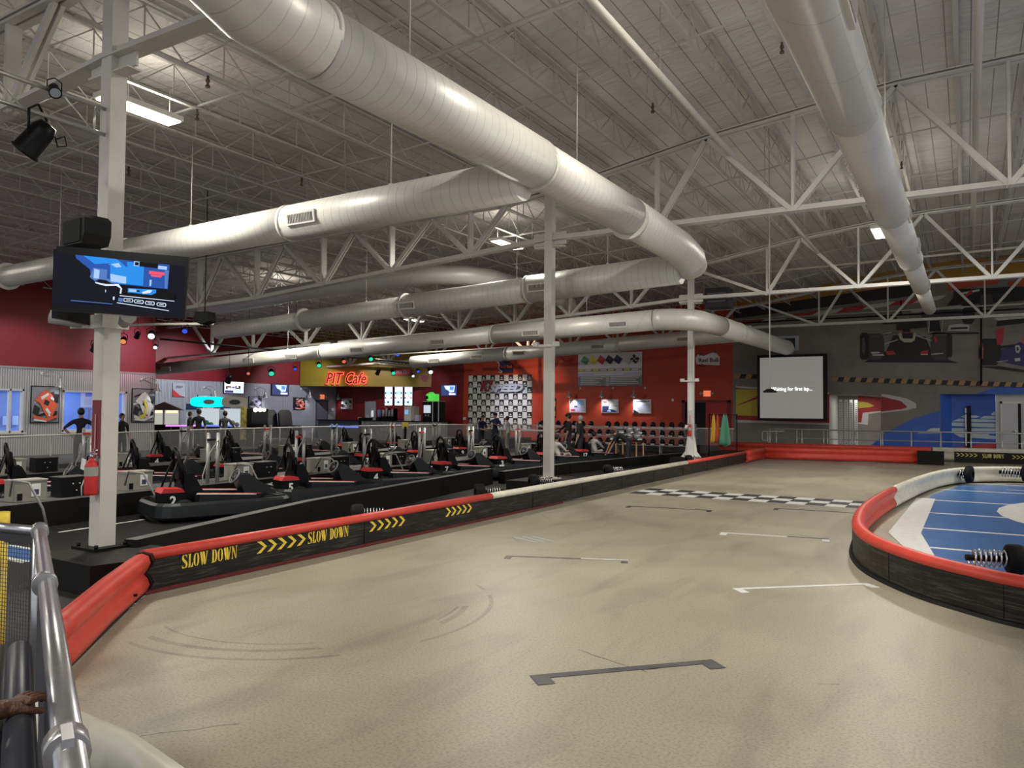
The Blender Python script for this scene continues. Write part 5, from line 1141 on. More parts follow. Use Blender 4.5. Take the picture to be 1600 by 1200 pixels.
# ---- left wall pictures
picture(WL,47,603,92,661,'large framed print of a red racing car between the two blue windows','picture','wall_print',car_art('o','g',3),group='racing car prints on the ribbed wall')
picture(WL,205,607,241,660,'framed print of a white and yellow racing car at the corner of the ribbed wall','picture','wall_print',car_art('w','g',5)+[('y',[(.35,.1),(.5,.15),(.62,.5),(.5,.68),(.42,.65),(.52,.45),(.45,.25),(.25,.2)])],group='racing car prints on the ribbed wall')
p=WL.at(86,605)+Vector((0.35,0,0)); gooseneck(p,-0.5,'gooseneck wall lamp above the red racing car print',0.3,pl=WL)
p=WL.at(237,612)+Vector((0.35,0,0)); gooseneck(p,-0.5,'gooseneck wall lamp above the white and yellow racing car print',0.3,pl=WL)
# blue room posters seen through window
PB=PL((-33.08,0,0),(0,1,0),(0,0,1))
picture(PB,126,609,165,637,'lilac photo collage panel inside the blue room','poster','wall_poster',[('p',rc(.02,.02,.98,.98)),('s',rc(.1,.15,.4,.5)),('w',rc(.5,.55,.9,.9)),('b',rc(.15,.6,.4,.9))],frame='s')
th,o,W,Hh,pr=picture(PB,138,640,165,672,'blue notice panel with red letters inside the blue room','poster','wall_poster',[('b',rc(.02,.02,.98,.98))],frame='k')
obj('red_letters',textmb('ICI',0.42,o+Vector((0.03+0.05,W*0.35,Hh*0.65)),(0,1,0),(0,0,1),0.01,shear=0.25),cm('o'),th,True)
picture(PB,3,650,28,664,'pale twin panels low on the blue room wall behind the first window','poster','wall_poster',[('b',rc(.0,.0,1,1)),('l',rc(.0,.0,.38,1)),('l',rc(.6,.0,1,1))],frame='b')
# ---- recess wall 2 items
th,o,W,Hh,pr=picture(WL2,269,599,288,620,'white wall panel with a red swoosh shape at the far left lobby wall','sign','wall_sign',[('s',rc(0,0,1,1)),('r',[(0,0),(1,0),(.55,.12),(.35,.30),(0,.55)])],frame='s')
obj('script_mark',textmb('ezo',0.28,o+Vector((0.08,W/2,Hh*0.78)),(0,1,0),(0,0,1),0.01,shear=0.2),cm('g'),th,True)
def tvart(em):
    return [('n',rc(.03,.04,.97,.96)),('l',[(.2,.9),(.85,.9),(.8,.35),(.55,.3),(.45,.5),(.3,.6)]),('b',[(.55,.85),(.8,.8),(.75,.5),(.55,.55)]),('w',[(.35,.82),(.5,.8),(.48,.62),(.38,.66)]),('p',rc(.5,.1,.9,.25))]
def crowd(): return [('p',rc(.03,.04,.97,.96)),('w',rc(.03,.6,.97,.96)),('k',rc(.1,.35,.35,.6)),('k',rc(.55,.4,.8,.66)),('w',rc(.18,.3,.32,.48)),('n',rc(.05,.06,.45,.25)),('l',rc(.5,.08,.9,.32)),('w',rc(.6,.5,.7,.62)),('k',rc(.4,.45,.5,.55))]
for q in ((348,596,380,615,'wall television showing a crowd of racing cars, on the far left lobby wall',crowd()),(423,600,450,618,'wall television with a blue picture, on the far left lobby wall above the massage chairs',tvart(1))):
    picture(WL2,*q[:5],'television','wall_television',q[5],em=1.3,group='televisions on the far walls',t=0.09)
picture(WBK,690,601,716,619,'wall television with a blue picture on the red wall beside the yellow fascia','television','wall_television',tvart(1),em=1.3,group='televisions on the far walls',t=0.09)
picture(WL2,308,617,330,632,'small racing print partly hidden behind the teal arcade sign','picture','wall_print',car_art('w','s',8)); 
picture(WL2,388,619,408,638,'small print of a race track above the claw machine','picture','wall_print',car_art('p','g',9))
picture(WL2,458,621,476,640,'small print of a red and white car left of the grey door','picture','wall_print',car_art('o','k',10))
picture(WBK,534,622,552,640,'small print of a white car on the red cafe wall','picture','wall_print',car_art('w','s',11))
for (pl,x,y,l,s) in ((WL2,328,620,'gooseneck lamp above the teal arcade sign',-0.4),(WL2,407,621,'gooseneck lamp above the race track print',-0.4),(WL2,477,621,'gooseneck lamp beside the red and white car print',-0.4),(WBK,535,624,'gooseneck lamp on the red cafe wall',0.4)):
    p=pl.at(x,y)+pl.n*0.4; gooseneck(p,s,l,0.55,pl=pl)
# exit signs
def exitsign(pl,x,y,label):
    p=pl.at(x,y); th=thing('exit_sign',label,'exit sign',p+pl.n*0.03,0,'lit EXIT signs')
    obj('housing',MB().prism(rc(-0.17,-0.14,0.17,0.14),p,pl.u,pl.v,0.06),emi('exit_glow_body',(0.85,0.28,0.14),0.9),th,True)
    obj('letters',textmb('EXIT',0.16,p+pl.n*0.062,pl.u,pl.v,0.01,offset=0.006),emi('exit_letters',(1,0.08,0.02),1.5),th,True)
    obj('emergency_lamps',MB().cyl(p-pl.u*0.3+pl.n*0.04,p-pl.u*0.3+pl.n*0.12,0.06,10).cyl(p+pl.u*0.3+pl.n*0.04,p+pl.u*0.3+pl.n*0.12,0.06,10).prism(rc(-0.26,-0.03,0.26,0.03),p,pl.u,pl.v,0.04),cm('s'),th,True)
exitsign(WL2,503,620,'glowing red EXIT sign above the grey door by the cafe'); exitsign(WBK,1105,615,'glowing orange EXIT sign above the red exit door')
# notices by cafe door
for x0,x1,l in((571,575.5,'left'),(576.5,581,'right')): picture(WBK,x0,618,x1,626,'small white notice, %s of two above the cafe back door'%l,'notice','paper_notice',[('w',rc(0,0,1,1))],frame='w',t=0.01)
picture(WBK,559,636,567,646,'grey electrical cover plate on the red cafe wall','cover plate','cover_plate',[('s',rc(.05,.05,.95,.95))],frame='g',t=0.04)
picture(WL2,517,638,521,642,'small white thermostat on the grey wall by the cafe door','thermostat','thermostat',[('w',rc(0,0,1,1))],frame='w',t=0.03)
picture(WBK,724,652,728,656,'small white socket plate on the red wall left of the chequered backdrop','socket','wall_socket',[('w',rc(0,0,1,1))],frame='w',t=0.03)
picture(WBK,1050,623,1053,627,'small white alarm box on the dark red wall','alarm','wall_alarm',[('w',rc(0,0,1,1))],frame='w',t=0.05)
# yellow fascia + PIT Cafe sign
fa=Vector((-36.05,34.7,0)); fb=Vector((-28.2,37.9,0)); FPL=PL((fa.x,fa.y,0),(fb-fa),(0,0,1))
Lf=(fb-fa).length
YF=mat('mustard_fascia_paint',(0.30,0.22,0.018),0.5,noise=0.05,nscale=2)
fs=tag(obj('cafe_fascia',MB().prism([(0,3.26),(Lf,3.22),(Lf,6.9),(0,6.9)],FPL.o,FPL.u,FPL.v,-0.12),YF),'mustard yellow fascia wall over the cafe counter','fascia'); fs['kind']='structure'
NEON=emi('red_neon',(1,0.10,0.05),2.2)
c=FPL.at(541,592)
sg=thing('cafe_sign','glowing red PIT Cafe lettering on the yellow fascia','sign',c)
hgt=0.98
tw=(FPL.at(575,592)-FPL.at(508,592)).length
mb=textmb('PIT Cafe',hgt,c+FPL.n*0.06,FPL.u,FPL.v,0.06,shear=0.28,offset=0.055,sx=tw/(hgt*3.75)); obj('neon_letters',mb,NEON,sg,True)
mb=textmb('PIT Cafe',hgt,c+FPL.n*0.125,FPL.u,FPL.v,0.01,shear=0.28,offset=0.008,sx=tw/(hgt*3.75)); obj('dark_letter_faces',mb,mat('dark_red_letter_face',(0.18,0.01,0.01),0.5),sg,True)
def roundish(cx,cy,rx,ry,n=14): return [(cx+rx*math.cos(2*PI*i/n),cy+ry*math.sin(2*PI*i/n)) for i in range(n)]
th,o,W,Hh,pr=picture(FPL,612,575,643,587,'dark sign board on the yellow fascia behind the stage lights','sign','wall_sign',[('r',rc(0.02,0.05,.98,.95))],frame='k')
obj('letters',textmb('AMYTE1',0.35,o+FPL.u*W/2+FPL.v*Hh*0.45+FPL.n*0.06,FPL.u,FPL.v,0.01,sx=0.8),cm('w'),th,True)
p=FPL.at(664,591); th=thing('round_badge','small dark red badge on the right end of the yellow fascia','sign',p)
obj('badge_plate',MB().prism([(-0.22,0.2),(0.22,0.2),(0.22,-0.05),(0.1,-0.22),(-0.1,-0.22),(-0.22,-0.05)],p,FPL.u,FPL.v,0.04),mat('maroon_badge',(0.2,0.02,0.04),0.5),th,True)
# menus
MEN=PL((0,YW-0.05,0),(1,0,0),(0,0,1))
for i,(x0,x1) in enumerate(((601,615),(616.5,631),(632,646))):
    S=[('w',rc(.08,.02,.92,.98)),('p',rc(.12,.80,.88,.96)),('l',rc(.12,.55,.88,.74)),('k',rc(.12,.6,.25,.68)),('k',rc(.75,.6,.88,.68)),('p',rc(.12,.32,.88,.5)),('k',rc(.12,.36,.24,.43)),('k',rc(.76,.36,.88,.43)),('l',rc(.12,.12,.88,.26)),('k',rc(.4,.14,.6,.22)),('r',rc(.1,.76,.9,.775)),('g',rc(.1,.05,.9,.08))]
    picture(MEN,x0,603,x1,634,'lit drinks menu screen above the counter, %s of three'%['left','middle','right'][i],'menu board','menu_screen',S,em=1.25,group='three menu screens over the counter')
# counter
ca,cb=PL((0,35.4,0),(1,0,0),(0,0,1)),None
x0=ca.uv(497,660)[0]; x1=ca.uv(690,660)[0]; zc=1.12
th=thing('cafe_counter','dark topped cafe counter with pale panelled front','counter',(x0,35.4,0))
xm=ca.uv(560,660)[0]
obj('front_panel',MB().bx((x0,35.4,0),(xm,36.0,zc)),mat('slate_counter_front',(0.06,0.065,0.075),0.5),th,True)
obj('front_panel',MB().bx((xm+0.3,35.35,0),(x1,36.0,zc)),mat('panelled_counter_front',(0.35,0.36,0.36),0.35,metal=0.2,noise=0.3,nscale=4),th,True)
obj('counter_top',MB().bx((x0-0.1,35.3,zc),(x1+0.1,36.1,zc+0.05)),BLACK,th,True)
def cobj(name,label,cat,x,w_,h,build):
    X=ca.uv(x,650)[0]; t=thing(name,label,cat,(X,35.7,zc+0.05)); build(t,w_,h); return t
def b_soda(t,w_,h):
    obj('cabinet',MB().box((0,0,h/2),(w_,0.6,h)),BLACK,t); obj('lit_panel',MB().box((-w_*0.22,-0.31,h*0.62),(w_*0.42,0.02,h*0.4)),emi('soda_panel',(0.8,0.9,1),0.8),t)
    obj('door_slots',MB().box((w_*0.12,-0.31,h/2),(0.05,0.02,h)).box((w_*0.48,-0.31,h/2),(0.05,0.02,h)),cm('s'),t); obj('top',MB().box((0,0,h+0.01),(w_,0.62,0.03)),cm('s'),t)
    obj('nozzles',MB().box((-0.35,-0.33,h*0.3),(0.08,0.06,0.1)).box((-0.15,-0.33,h*0.3),(0.08,0.06,0.1)),cm('g'),t)
cobj('soda_fountain','tall black drinks machine with a lit panel on the counter','drinks machine',673,1.15,1.12,b_soda)
X=ca.uv(671,650)[0]; t=thing('green_projector','bright green rounded lamp box on top of the drinks machine','lamp box',(X,35.7,zc+0.05+1.14))
GRN=mat('lime_plastic',(0.15,0.65,0.10),0.4,em=(0.1,0.9,0.1),es=0.35)
obj('body',MB().box((0.05,0,0.22),(0.5,0.4,0.40)).tube([(-0.3,-0.05,0.24),(0.0,-0.05,0.26)],[0.22,0.16],16).tube([(0.28,-0.2,0.05),(0.3,-0.2,0.35),(0.15,-0.2,0.46),(-0.1,-0.2,0.45)],0.07,8),GRN,t); obj('lens_hole',MB().cyl((-0.33,-0.06,0.22),(-0.22,-0.3,0.22),0.10,14),BLACK,t)
cobj('juice_dispenser','white and blue drinks dispenser on the counter','drinks machine',636,0.5,0.85,lambda t,w_,h:(obj('cabinet',MB().box((0,0,h/2),(w_,0.5,h)),cm('w'),t),obj('blue_label',MB().box((-0.08,-0.26,h*0.6),(w_*0.5,0.01,h*0.3)),emi('blue_label_glow',(0.3,0.6,1),0.8),t),obj('side_panel',MB().box((w_/2+0.1,0,h/2),(0.2,0.5,h*0.95)),cm('m'),t)))
cobj('napkin_box','small lilac napkin box on the counter','box',648,0.25,0.35,lambda t,w_,h:(obj('box_body',MB().box((0,0,h/2),(w_,0.2,h)),cm('p'),t)))
def b_coffee(t,w_,h):
    obj('frame',MB().box((0,0,0.12),(w_,0.4,0.24)).box((0,0.12,h*0.6),(w_,0.12,0.6)),BLACK,t)
    mb=MB()
    for i in range(4): mb.cyl((-w_/2+0.12+i*0.22,-0.1,0.25),(-w_/2+0.12+i*0.22,-0.1,0.62+0.1*(i%2)),0.07,8); 
    obj('bottles',mb,cm('s'),t); parts('tap_head',[MB().sphere((-0.2,-0.15,0.75),0.09,8),MB().sphere((0.1,-0.15,0.8),0.08,8),MB().sphere((0.32,-0.15,0.72),0.07,8)],cm('r'),t)
cobj('coffee_machine','cluster of bottles and taps on a black drinks rack','drinks machine',603,0.95,0.7,b_coffee)
cobj('glass_blender','blue lit blender jug beside the bottle rack','blender',588,0.3,0.6,lambda t,w_,h:(obj('motor_base',MB().box((0,0,0.1),(0.3,0.3,0.2)),BLACK,t),obj('jug',MB().lathe([(0.09,0.2),(0.15,0.6),(0.14,0.62)],n=12),mat('blue_jug',(0.1,0.2,0.4),0.1),t)))
cobj('till','low dark cash till on the left part of the counter','till',566,0.9,0.2,lambda t,w_,h:(obj('body',MB().box((0,0,0.08),(0.8,0.4,0.14)),BLACK,t),obj('display',MB().box((0.2,0,0.2),(0.2,0.1,0.18),M=Matrix.Rotation(0.3,4,'X')),cm('s'),t)))
cobj('condiment_caddy','small white caddy on the counter','caddy',557,0.2,0.15,lambda t,w_,h:(obj('holder',MB().lathe([(0.1,0),(0.12,0.15),(0.1,0.16)],n=10),cm('w'),t)))
# blue glow strip
a=px(515,667,-21.6)
# arcade machines along the far left wall
def arcade(x,D,w_,h,label,kind,rz):
    q=pd(x,650,D); t=thing('arcade_machine',label,'arcade machine',(q.x,q.y,0),rz,'arcade machines in the lobby')
    if kind=='house':
        obj('cabinet',MB().box((0,0,0.5),(w_,w_*0.9,1.0)),BLACK,t); obj('glass_case',MB().box((0,0,1.35),(w_*0.9,w_*0.8,0.7)),emi('case_glow',(0.9,0.9,0.8),0.55),t)
        obj('corner_posts',MB().box((-w_*0.47,-w_*0.42,1.35),(0.06,0.06,0.72)).box((w_*0.47,-w_*0.42,1.35),(0.06,0.06,0.72)).box((0,-w_*0.44,1.35),(0.08,0.06,0.72)),cm('p'),t)
        obj('roof',MB().prism([(-w_*0.6,1.7),(w_*0.6,1.7),(0,2.1)],(0,w_*0.5,0),(1,0,0),(0,0,1),w_),mat('brown_toy_roof',(0.12,0.07,0.05),0.6),t); obj('lamp_strip',MB().box((-w_*0.22,-w_*0.42,1.62),(w_*0.35,0.04,0.12)).box((w_*0.24,-w_*0.42,1.62),(w_*0.35,0.04,0.12)),emi('warm_strip',(1,0.85,0.45),1.6),t)
    elif kind in('teal','grey'):
        obj('cabinet',MB().box((0,0,0.45),(w_,w_,0.9)),cm('k'),t); obj('glass_case',MB().box((0,0,1.35),(w_*0.92,w_*0.9,0.9)),emi('bright_case',(0.85,0.95,1),0.7 if kind=='teal' else 0.35),t)
        obj('corner_posts',MB().box((-w_*0.48,-w_*0.46,1.35),(0.06,0.06,0.95)).box((w_*0.48,-w_*0.46,1.35),(0.06,0.06,0.95)),cm('w'),t)
        obj('prizes',MB().sphere((-0.1,-w_*0.46,1.1),0.14,8).sphere((0.12,-w_*0.46,1.02),0.12,8),cm('G' if kind=='teal' else 's'),t)
        M=Matrix.Rotation(0,4,'X'); mt=emi('teal_marquee',(0.0,0.85,0.85),1.4) if kind=='teal' else cm('m')
        ww=0.85 if kind=='teal' else 0.6
        sgn=obj('marquee',MB().prism([(ww*math.copysign(abs(math.cos(a))**0.6,math.cos(a)),0.26*math.copysign(abs(math.sin(a))**0.6,math.sin(a))) for a in [2*PI*i/28 for i in range(28)]],(0,-w_*0.45,2.12),(1,0,0),(0,0,1),0.12),mt,t)
        obj('marquee_mark',MB().prism(roundish(0.0,0,0.26,0.12),(0,-w_*0.60,2.12),(1,0,0),(0,0,1),0.01),cm('g' if kind=='teal' else 'k'),sgn)
    elif kind=='yellow':
        obj('cabinet',MB().box((0,0.1,0.9),(w_,0.6,1.8)),BLACK,t); obj('side_art',MB().box((-w_/2-0.15,0,1.1),(0.28,0.7,1.6)),mat('yellow_cabinet_side',(0.5,0.38,0.08),0.5,noise=0.6,nscale=6),t)
        obj('screen',MB().box((0.1,-0.22,1.35),(w_*0.75,0.03,0.55)),mat('dark_screen',(0.005,0.005,0.006),0.15),t); obj('lamps',MB().sphere((-0.1,-0.25,1.75),0.12,8).sphere((0.12,-0.25,1.76),0.12,8).sphere((0.3,-0.25,1.75),0.1,8),emi('warm_lamps',(1,0.9,0.6),2.2),t)
        obj('control_deck',MB().prism([(-0.5,0.8),(0,1.0),(0,0.6),(-0.5,0.6)],(-w_/2,-0.2,0),(0,1,0),(0,0,1),w_),BLACK,t)
    return t
face=R(52)
arcade(257,38,1.5,2.1,'arcade prize cabinet with a little brown gabled roof at the left','house',face)
arcade(326,38,1.05,2.2,'arcade prize machine with a glowing teal oval sign','teal',face)
arcade(366,38,1.0,2.2,'arcade prize machine with a dull grey oval sign','grey',face)
arcade(402,38,1.0,2.0,'arcade driving cabinet with a yellow side and warm lamps','yellow',face)
q=pd(304,650,39); t=thing('arcade_machine','white crane machine half hidden behind people, left of the teal sign','arcade machine',(q.x,q.y,0),face,'arcade machines in the lobby')
obj('cabinet',MB().box((0,0,1.0),(0.8,0.8,2.0)),cm('w'),t); obj('marquee',MB().box((0,-0.42,1.88),(0.78,0.04,0.3)),cm('n'),t); obj('picture_disc',MB().prism(roundish(0,0,0.25,0.3),(0,-0.41,1.35),(1,0,0),(0,0,1),0.02),cm('s'),t)
q=pd(347,650,39); t=thing('arcade_machine','white crane machine with dark header between the teal and grey signs','arcade machine',(q.x,q.y,0),face,'arcade machines in the lobby')
obj('cabinet',MB().box((0,0,1.0),(0.8,0.8,2.0)),cm('w'),t); obj('marquee',MB().box((0,-0.42,1.88),(0.78,0.04,0.26)),cm('n'),t); obj('picture_disc',MB().prism(roundish(0,0,0.25,0.35),(0,-0.41,1.3),(1,0,0),(0,0,1),0.02),cm('s'),t)
# air hockey glow tables
for x,xx,c,nm in((285,33.5,(0.75,0.25,0.9),'violet'),(338,34.0,(0.15,0.2,1.0),'blue')):
    q=pd(x,668,xx); t=thing('game_table','low game table with a glowing %s edge behind the glass fence'%nm,'game table',(q.x,q.y,0),face)
    obj('table_top',MB().box((0,0,1.02),(1.3,0.9,0.06)),BLACK,t); obj('glow_edge',MB().box((0,-0.46,1.05),(1.3,0.03,0.07)),emi(nm+'_glow',c,1.6),t); obj('legs',MB().box((-0.5,0,0.5),(0.1,0.6,1.0)).box((0.5,0,0.5),(0.1,0.6,1.0)),BLACK,t)
q=ca.at(516,666); q2=ca.at(560,667); q.y=35.37; q2.y=35.37
tag(obj('blue_light_strip',MB().beam((q.x,q.y,q.z),(q2.x,q2.y,q2.z),0.05,0.10),emi('blue_strip',(0.1,0.2,1.0),2.5)),'blue glowing light strip along the foot of the cafe counter','light strip')
# massage chairs
for x,l in((426,'left'),(449,'right')):
    q=pd(x,650,41); t=thing('massage_chair','black padded massage chair against the grey wall, %s of two'%l,'chair',(q.x,q.y,0),face+R(20),'two black massage chairs')
    obj('seat',MB().box((0,-0.35,0.45),(0.75,0.8,0.35)),BLACK,t); obj('backrest',MB().prism([(-0.36,0.5),(0.36,0.5),(0.34,1.6),(0.22,1.75),(-0.22,1.75),(-0.34,1.6)],(0,0.12,0),(1,0,0),(0,0.22,1),0.22),mat('black_leather',(0.015,0.017,0.025),0.35),t)
    for s in(-1,1): obj('armrest',MB().box((s*0.42,-0.3,0.68),(0.16,0.85,0.5)),BLACK,t)
# chequered backdrop
x0,z1=WBK.uv(733,587); x1=WBK.uv(832,587)[0]; z0=WBK.uv(780,672)[1]
th=thing('chequered_backdrop','black and white chequered backdrop wall with a 3D speed logo','backdrop',(x0,YW,z0)); W=x1-x0; Hh=z1-z0; nx=14; ny=int(round(Hh/(W/nx)*0.87)); cw=W/nx; ch=Hh/ny
obj('board',MB().prism(rc(0,0,W,Hh),(x0,YW-0.02,z0),(1,0,0),(0,0,1),0.03),cm('w'),th,True)
mb=MB(); m2=MB()
for j in range(ny):
    for i in range(nx):
        if (i+j+ny)%2==0:
            mb.prism(rc(i*cw,j*ch,(i+1)*cw,(j+1)*ch),(x0,YW-0.055,z0),(1,0,0),(0,0,1),0.004)
            m2.prism([(i*cw+cw*.15,j*ch+ch*.18),(i*cw+cw*.85,j*ch+ch*.18),(i*cw+cw*.85,j*ch+ch*.34),(i*cw+cw*.15,j*ch+ch*.34)],(x0,YW-0.06,z0),(1,0,0),(0,0,1),0.004)
            m2.prism([(i*cw+cw*.2,j*ch+ch*.45),(i*cw+cw*.8,j*ch+ch*.45),(i*cw+cw*.62,j*ch+ch*.58),(i*cw+cw*.5,j*ch+ch*.75),(i*cw+cw*.35,j*ch+ch*.6)],(x0,YW-0.06,z0),(1,0,0),(0,0,1),0.004)
obj('black_squares',mb,cm('k'),th,True); obj('small_logos',m2,cm('w'),th,True)
LG=PL((0,YW-0.12,0),(1,0,0),(0,0,1)); c=LG.at(784,606); mb=MB()
a=LG.at(752,604); b=LG.at(814,606); W=(LG.at(768,604)-a).x
lt=textmb('K1',0.82,LG.at(759.5,603.5),LG.u,LG.v,0.08,shear=0.35,offset=0.03,sx=0.85); lo=obj('logo_letters',lt,mat('logo_red',(0.30,0.02,0.05),0.4),th,True,label='red K1 logo letters')
lt=textmb('SPEED',0.56,LG.at(790,607),LG.u,LG.v,0.08,shear=0.35,offset=0.03,sx=1.45); obj('logo_letters',lt,mat('logo_silver',(0.62,0.62,0.68),0.35),th,True,label='silver SPEED logo letters')
lt=textmb('SPEED',0.56,LG.at(790,607)-LG.n*0.05,LG.u,LG.v,0.04,shear=0.35,offset=0.06,sx=1.45); lt=textmb('K1',0.82,LG.at(759.5,603.5)-LG.n*0.05,LG.u,LG.v,0.04,shear=0.35,offset=0.07,sx=0.85,mb=lt); obj('logo_outline',lt,cm('g'),th,True)
# energy drink signs
p=WBK.at(788,573); th=thing('wall_logo_sign','navy sign reading Red Bull above the chequered backdrop','sign',p)
obj('plate',MB().prism([(-0.2,-0.35),(0.6,-0.35),(0.6,0.1),(0.2,0.42),(-0.3,0.42),(-0.35,0)],p,WBK.u,WBK.v,0.06),mat('navy_plate',(0.015,0.015,0.06),0.5),th,True)
obj('letters',textmb('Red Bull',0.26,p+WBK.n*0.065+WBK.u*0.14,WBK.u,WBK.v,0.01,offset=0.004),cm('o'),th,True)
mb=MB()
for a,b in (((-0.62,0.40),(-0.30,0.18)),((-0.38,0.42),(-0.30,0.20)),((-0.30,0.18),(-0.36,-0.1)),((-0.36,-0.1),(-0.1,-0.3)),((-0.34,-0.3),(-0.1,-0.36)),((-0.30,0.40),(-0.18,0.30))):
    A=p+WBK.u*a[0]+WBK.v*a[1]+WBK.n*0.07; B=p+WBK.u*b[0]+WBK.v*b[1]+WBK.n*0.07; mb.beam(A,B,0.04,0.02,upv=(0,-1,0))
obj('white_lines',mb,cm('w'),th,True)
p=WBK.at(1106,562); th=thing('wall_logo_sign','white sign reading Red Bull on the dark red wall right of the far column','sign',p)
obj('plate',MB().prism([(-0.55,-0.22),(0.6,-0.30),(0.6,0.12),(0.42,0.34),(0.2,0.34),(-0.2,0.18),(-0.5,0.28),(-0.62,0.1)],p,WBK.u,WBK.v,0.06),cm('w'),th,True)
obj('letters',textmb('Red Bull',0.30,p+WBK.n*0.065+WBK.u*0.05-WBK.v*0.03,WBK.u,WBK.v,0.01,sx=1.0,offset=0.004),mat('dark_letters',(0.12,0.02,0.03),0.5),th,True)
mb=MB()
for a,b in (((-0.3,0.34),(-0.4,0.2)),((0.36,0.46),(0.42,0.3)),((-0.5,-0.24),(-0.2,-0.36)),((-0.3,-0.2),(-0.1,-0.34))):
    A=p+WBK.u*a[0]+WBK.v*a[1]+WBK.n*0.07; B=p+WBK.u*b[0]+WBK.v*b[1]+WBK.n*0.07; mb.beam(A,B,0.03,0.02,upv=(0,-1,0))
obj('line_art',mb,cm('k'),th,True)
# flag rules poster
S=[('w',rc(0,.0,1,1)),('g',rc(0,0,1,.30)),('m',rc(.45,.0,.5,.3)),('p',rc(0,.31,1,.40)),('w',rc(.27,.335,.72,.375)),('m',rc(0,.44,1,.52))]
for i,c_ in enumerate('GyrknGk'):
    x=.06+i*.13
    if i==5: S.append(('s',[(x+.0,.78),(x+.10,.62),(x+.15,.80),(x+.09,.66)])); continue
    S.append((c_,[(x-.015,.77),(x+.04,.93),(x+.13,.80),(x+.075,.64)]))
for r in range(5): S.append(('w',rc(.05,.26-r*.052,.05+[.40,.36,.24,.30,.26][r],.28-r*.052))); S.append(('w',rc(.52,.265-r*.052,.52+[.46,.44,.40,.43,.44][r],.285-r*.052)))
for i in range(8): S.append(('w' if i%2 else 'y',rc(.01+i*.122,.455,.10+i*.122,.50)))
for i in range(3):
    for j in range(3):
        if (i+j)%2==0: S.append(('w',rc(.855+i*.03,.72+j*.05,.88+i*.03,.76+j*.05)))
picture(WBK,904,551,1003.5,603,'large racing flag rules board on the orange red wall','poster','flag_rules_board',S,frame='m',t=0.05)
# three prints with lamps
for i,(x0,x1,y1,S) in enumerate(((891,916,644.5,[('w',rc(.02,.02,.98,.98)),('k',[(.02,.98),(.3,.98),(.02,.6)]),('p',rc(.05,.05,.95,.45)),('r',rc(.1,.1,.35,.25)),('l',rc(.5,.5,.9,.9)),('n',rc(.3,.4,.5,.5))]),(941,967,645,[('m',rc(.02,.02,.98,.98)),('w',rc(.5,.55,.95,.95)),('n',[(.05,.05),(.95,.05),(.4,.5),(.05,.5)]),('w',[(.4,.3),(.9,.2),(.95,.4),(.5,.55)]),('r',rc(.1,.75,.3,.85)),('l',[(.3,.1),(.6,.05),(.5,.3)])]),(990,1018,646,[('w',rc(.02,.02,.98,.98)),('s',[(.1,.6),(.95,.65),(.95,.1),(.45,.02)]),('k',[(.02,.02),(.35,.02),(.05,.28)]),('n',rc(.2,.82,.8,.87)),('k',rc(.85,.8,.9,.9))]))):
    lb=['small white racing print, left of three under the flag board','small print of karts on blue, middle of three under the flag board','small pale track print with a chequered corner, right of three under the flag board'][i]
    picture(WBK,x0,624 if i else 623.5,x1,y1,lb,'picture','wall_print',S,frame='w',t=0.08,group='three prints on the orange red wall')
    p=WBK.at(x0+4+i*0.7,621)+WBK.n*0.45; gooseneck(p,0.45,'gooseneck lamp with a pale cone shade over the %s print on the orange red wall'%['left','middle','right'][i],1.5,pl=WBK)
picture(WBK,860,622,869,653,'narrow black and yellow sign just right of the middle column','sign','wall_sign',[('k',rc(0,0,1,1)),('y',rc(.2,.55,.9,.85)),('y',rc(.2,.1,.9,.35)),('k',rc(.4,.62,.6,.75))],frame='k')
spot((-19.5,33.5,6.2),(-21.2,38,2.6),420,(1.0,0.72,0.45),55,0.9); spot((-22.2,34.5,4.4),(-22.4,38,2.0),260,(0.75,0.8,1.0),50,0.9)
spot((-30.5,33.0,5.0),(-31.5,38,1.8),260,(1,0.85,0.8),60,0.6); spot((-26.0,14.0,5.6),(-30,14.8,1.6),300,(0.95,0.95,1),80,0.5); spot((-28.0,34.6,4.2),(-28.1,38,3.0),70,(1,0.7,0.75),50,0.9); spot((-26.6,20.3,4.6),(-30,19.3,4.0),260,(1,0.45,0.65),60,0.9); spot((-30.5,27,5.6),(-36,26,2.0),900,(0.85,0.88,1.0),72,0.6); spot((-31.0,33.5,5.4),(-36,34.0,2.0),600,(0.85,0.88,1.0),72,0.6)  # unseen spots added to brighten the lobby walls, besides the pink wall glow
# ================================================================ PROJECTION SCREEN
th=thing('projection_screen','large black framed projection screen reading Waiting for first lap','screen',(-7.0,36.9,1.4))
SP_=PL((0,36.9,0),(1,0,0),(0,0,1)); a=SP_.uv(1184,605)[0]; b=SP_.uv(1293,605)[0]; zt_=SP_.uv(1238,554)[1]; zb_=SP_.uv(1238,657)[1]
obj('frame',MB().prism(rc(a,zb_,b,zt_),SP_.o,SP_.u,SP_.v,0.08),BLACK,th,True)
obj('screen_surface',MB().prism(rc(a+0.12,zb_+0.10,b-0.18,zt_-0.12),SP_.o+SP_.n*0.081,SP_.u,SP_.v,0.01),mat('lit_screen_fabric',(0.30,0.29,0.275),0.8,em=(0.33,0.32,0.30),es=0.30),th,True)
pa,pb=SP_.at(1206,608),SP_.at(1270,608)
mb=textmb('Waiting for first lap...',0.24,(pa+pb)/2+SP_.n*0.095,SP_.u,SP_.v,0.006,offset=0.001,sx=1.0)
xs=[v.x for v in mb.v]; k=(pb.x-pa.x)/(max(xs)-min(xs)); mc=(pa.x+pb.x)/2
for v in mb.v: v.x=mc+(v.x-mc)*k
obj('message_text',mb,emi('white_text',(0.95,0.97,1),1.9),th,True)
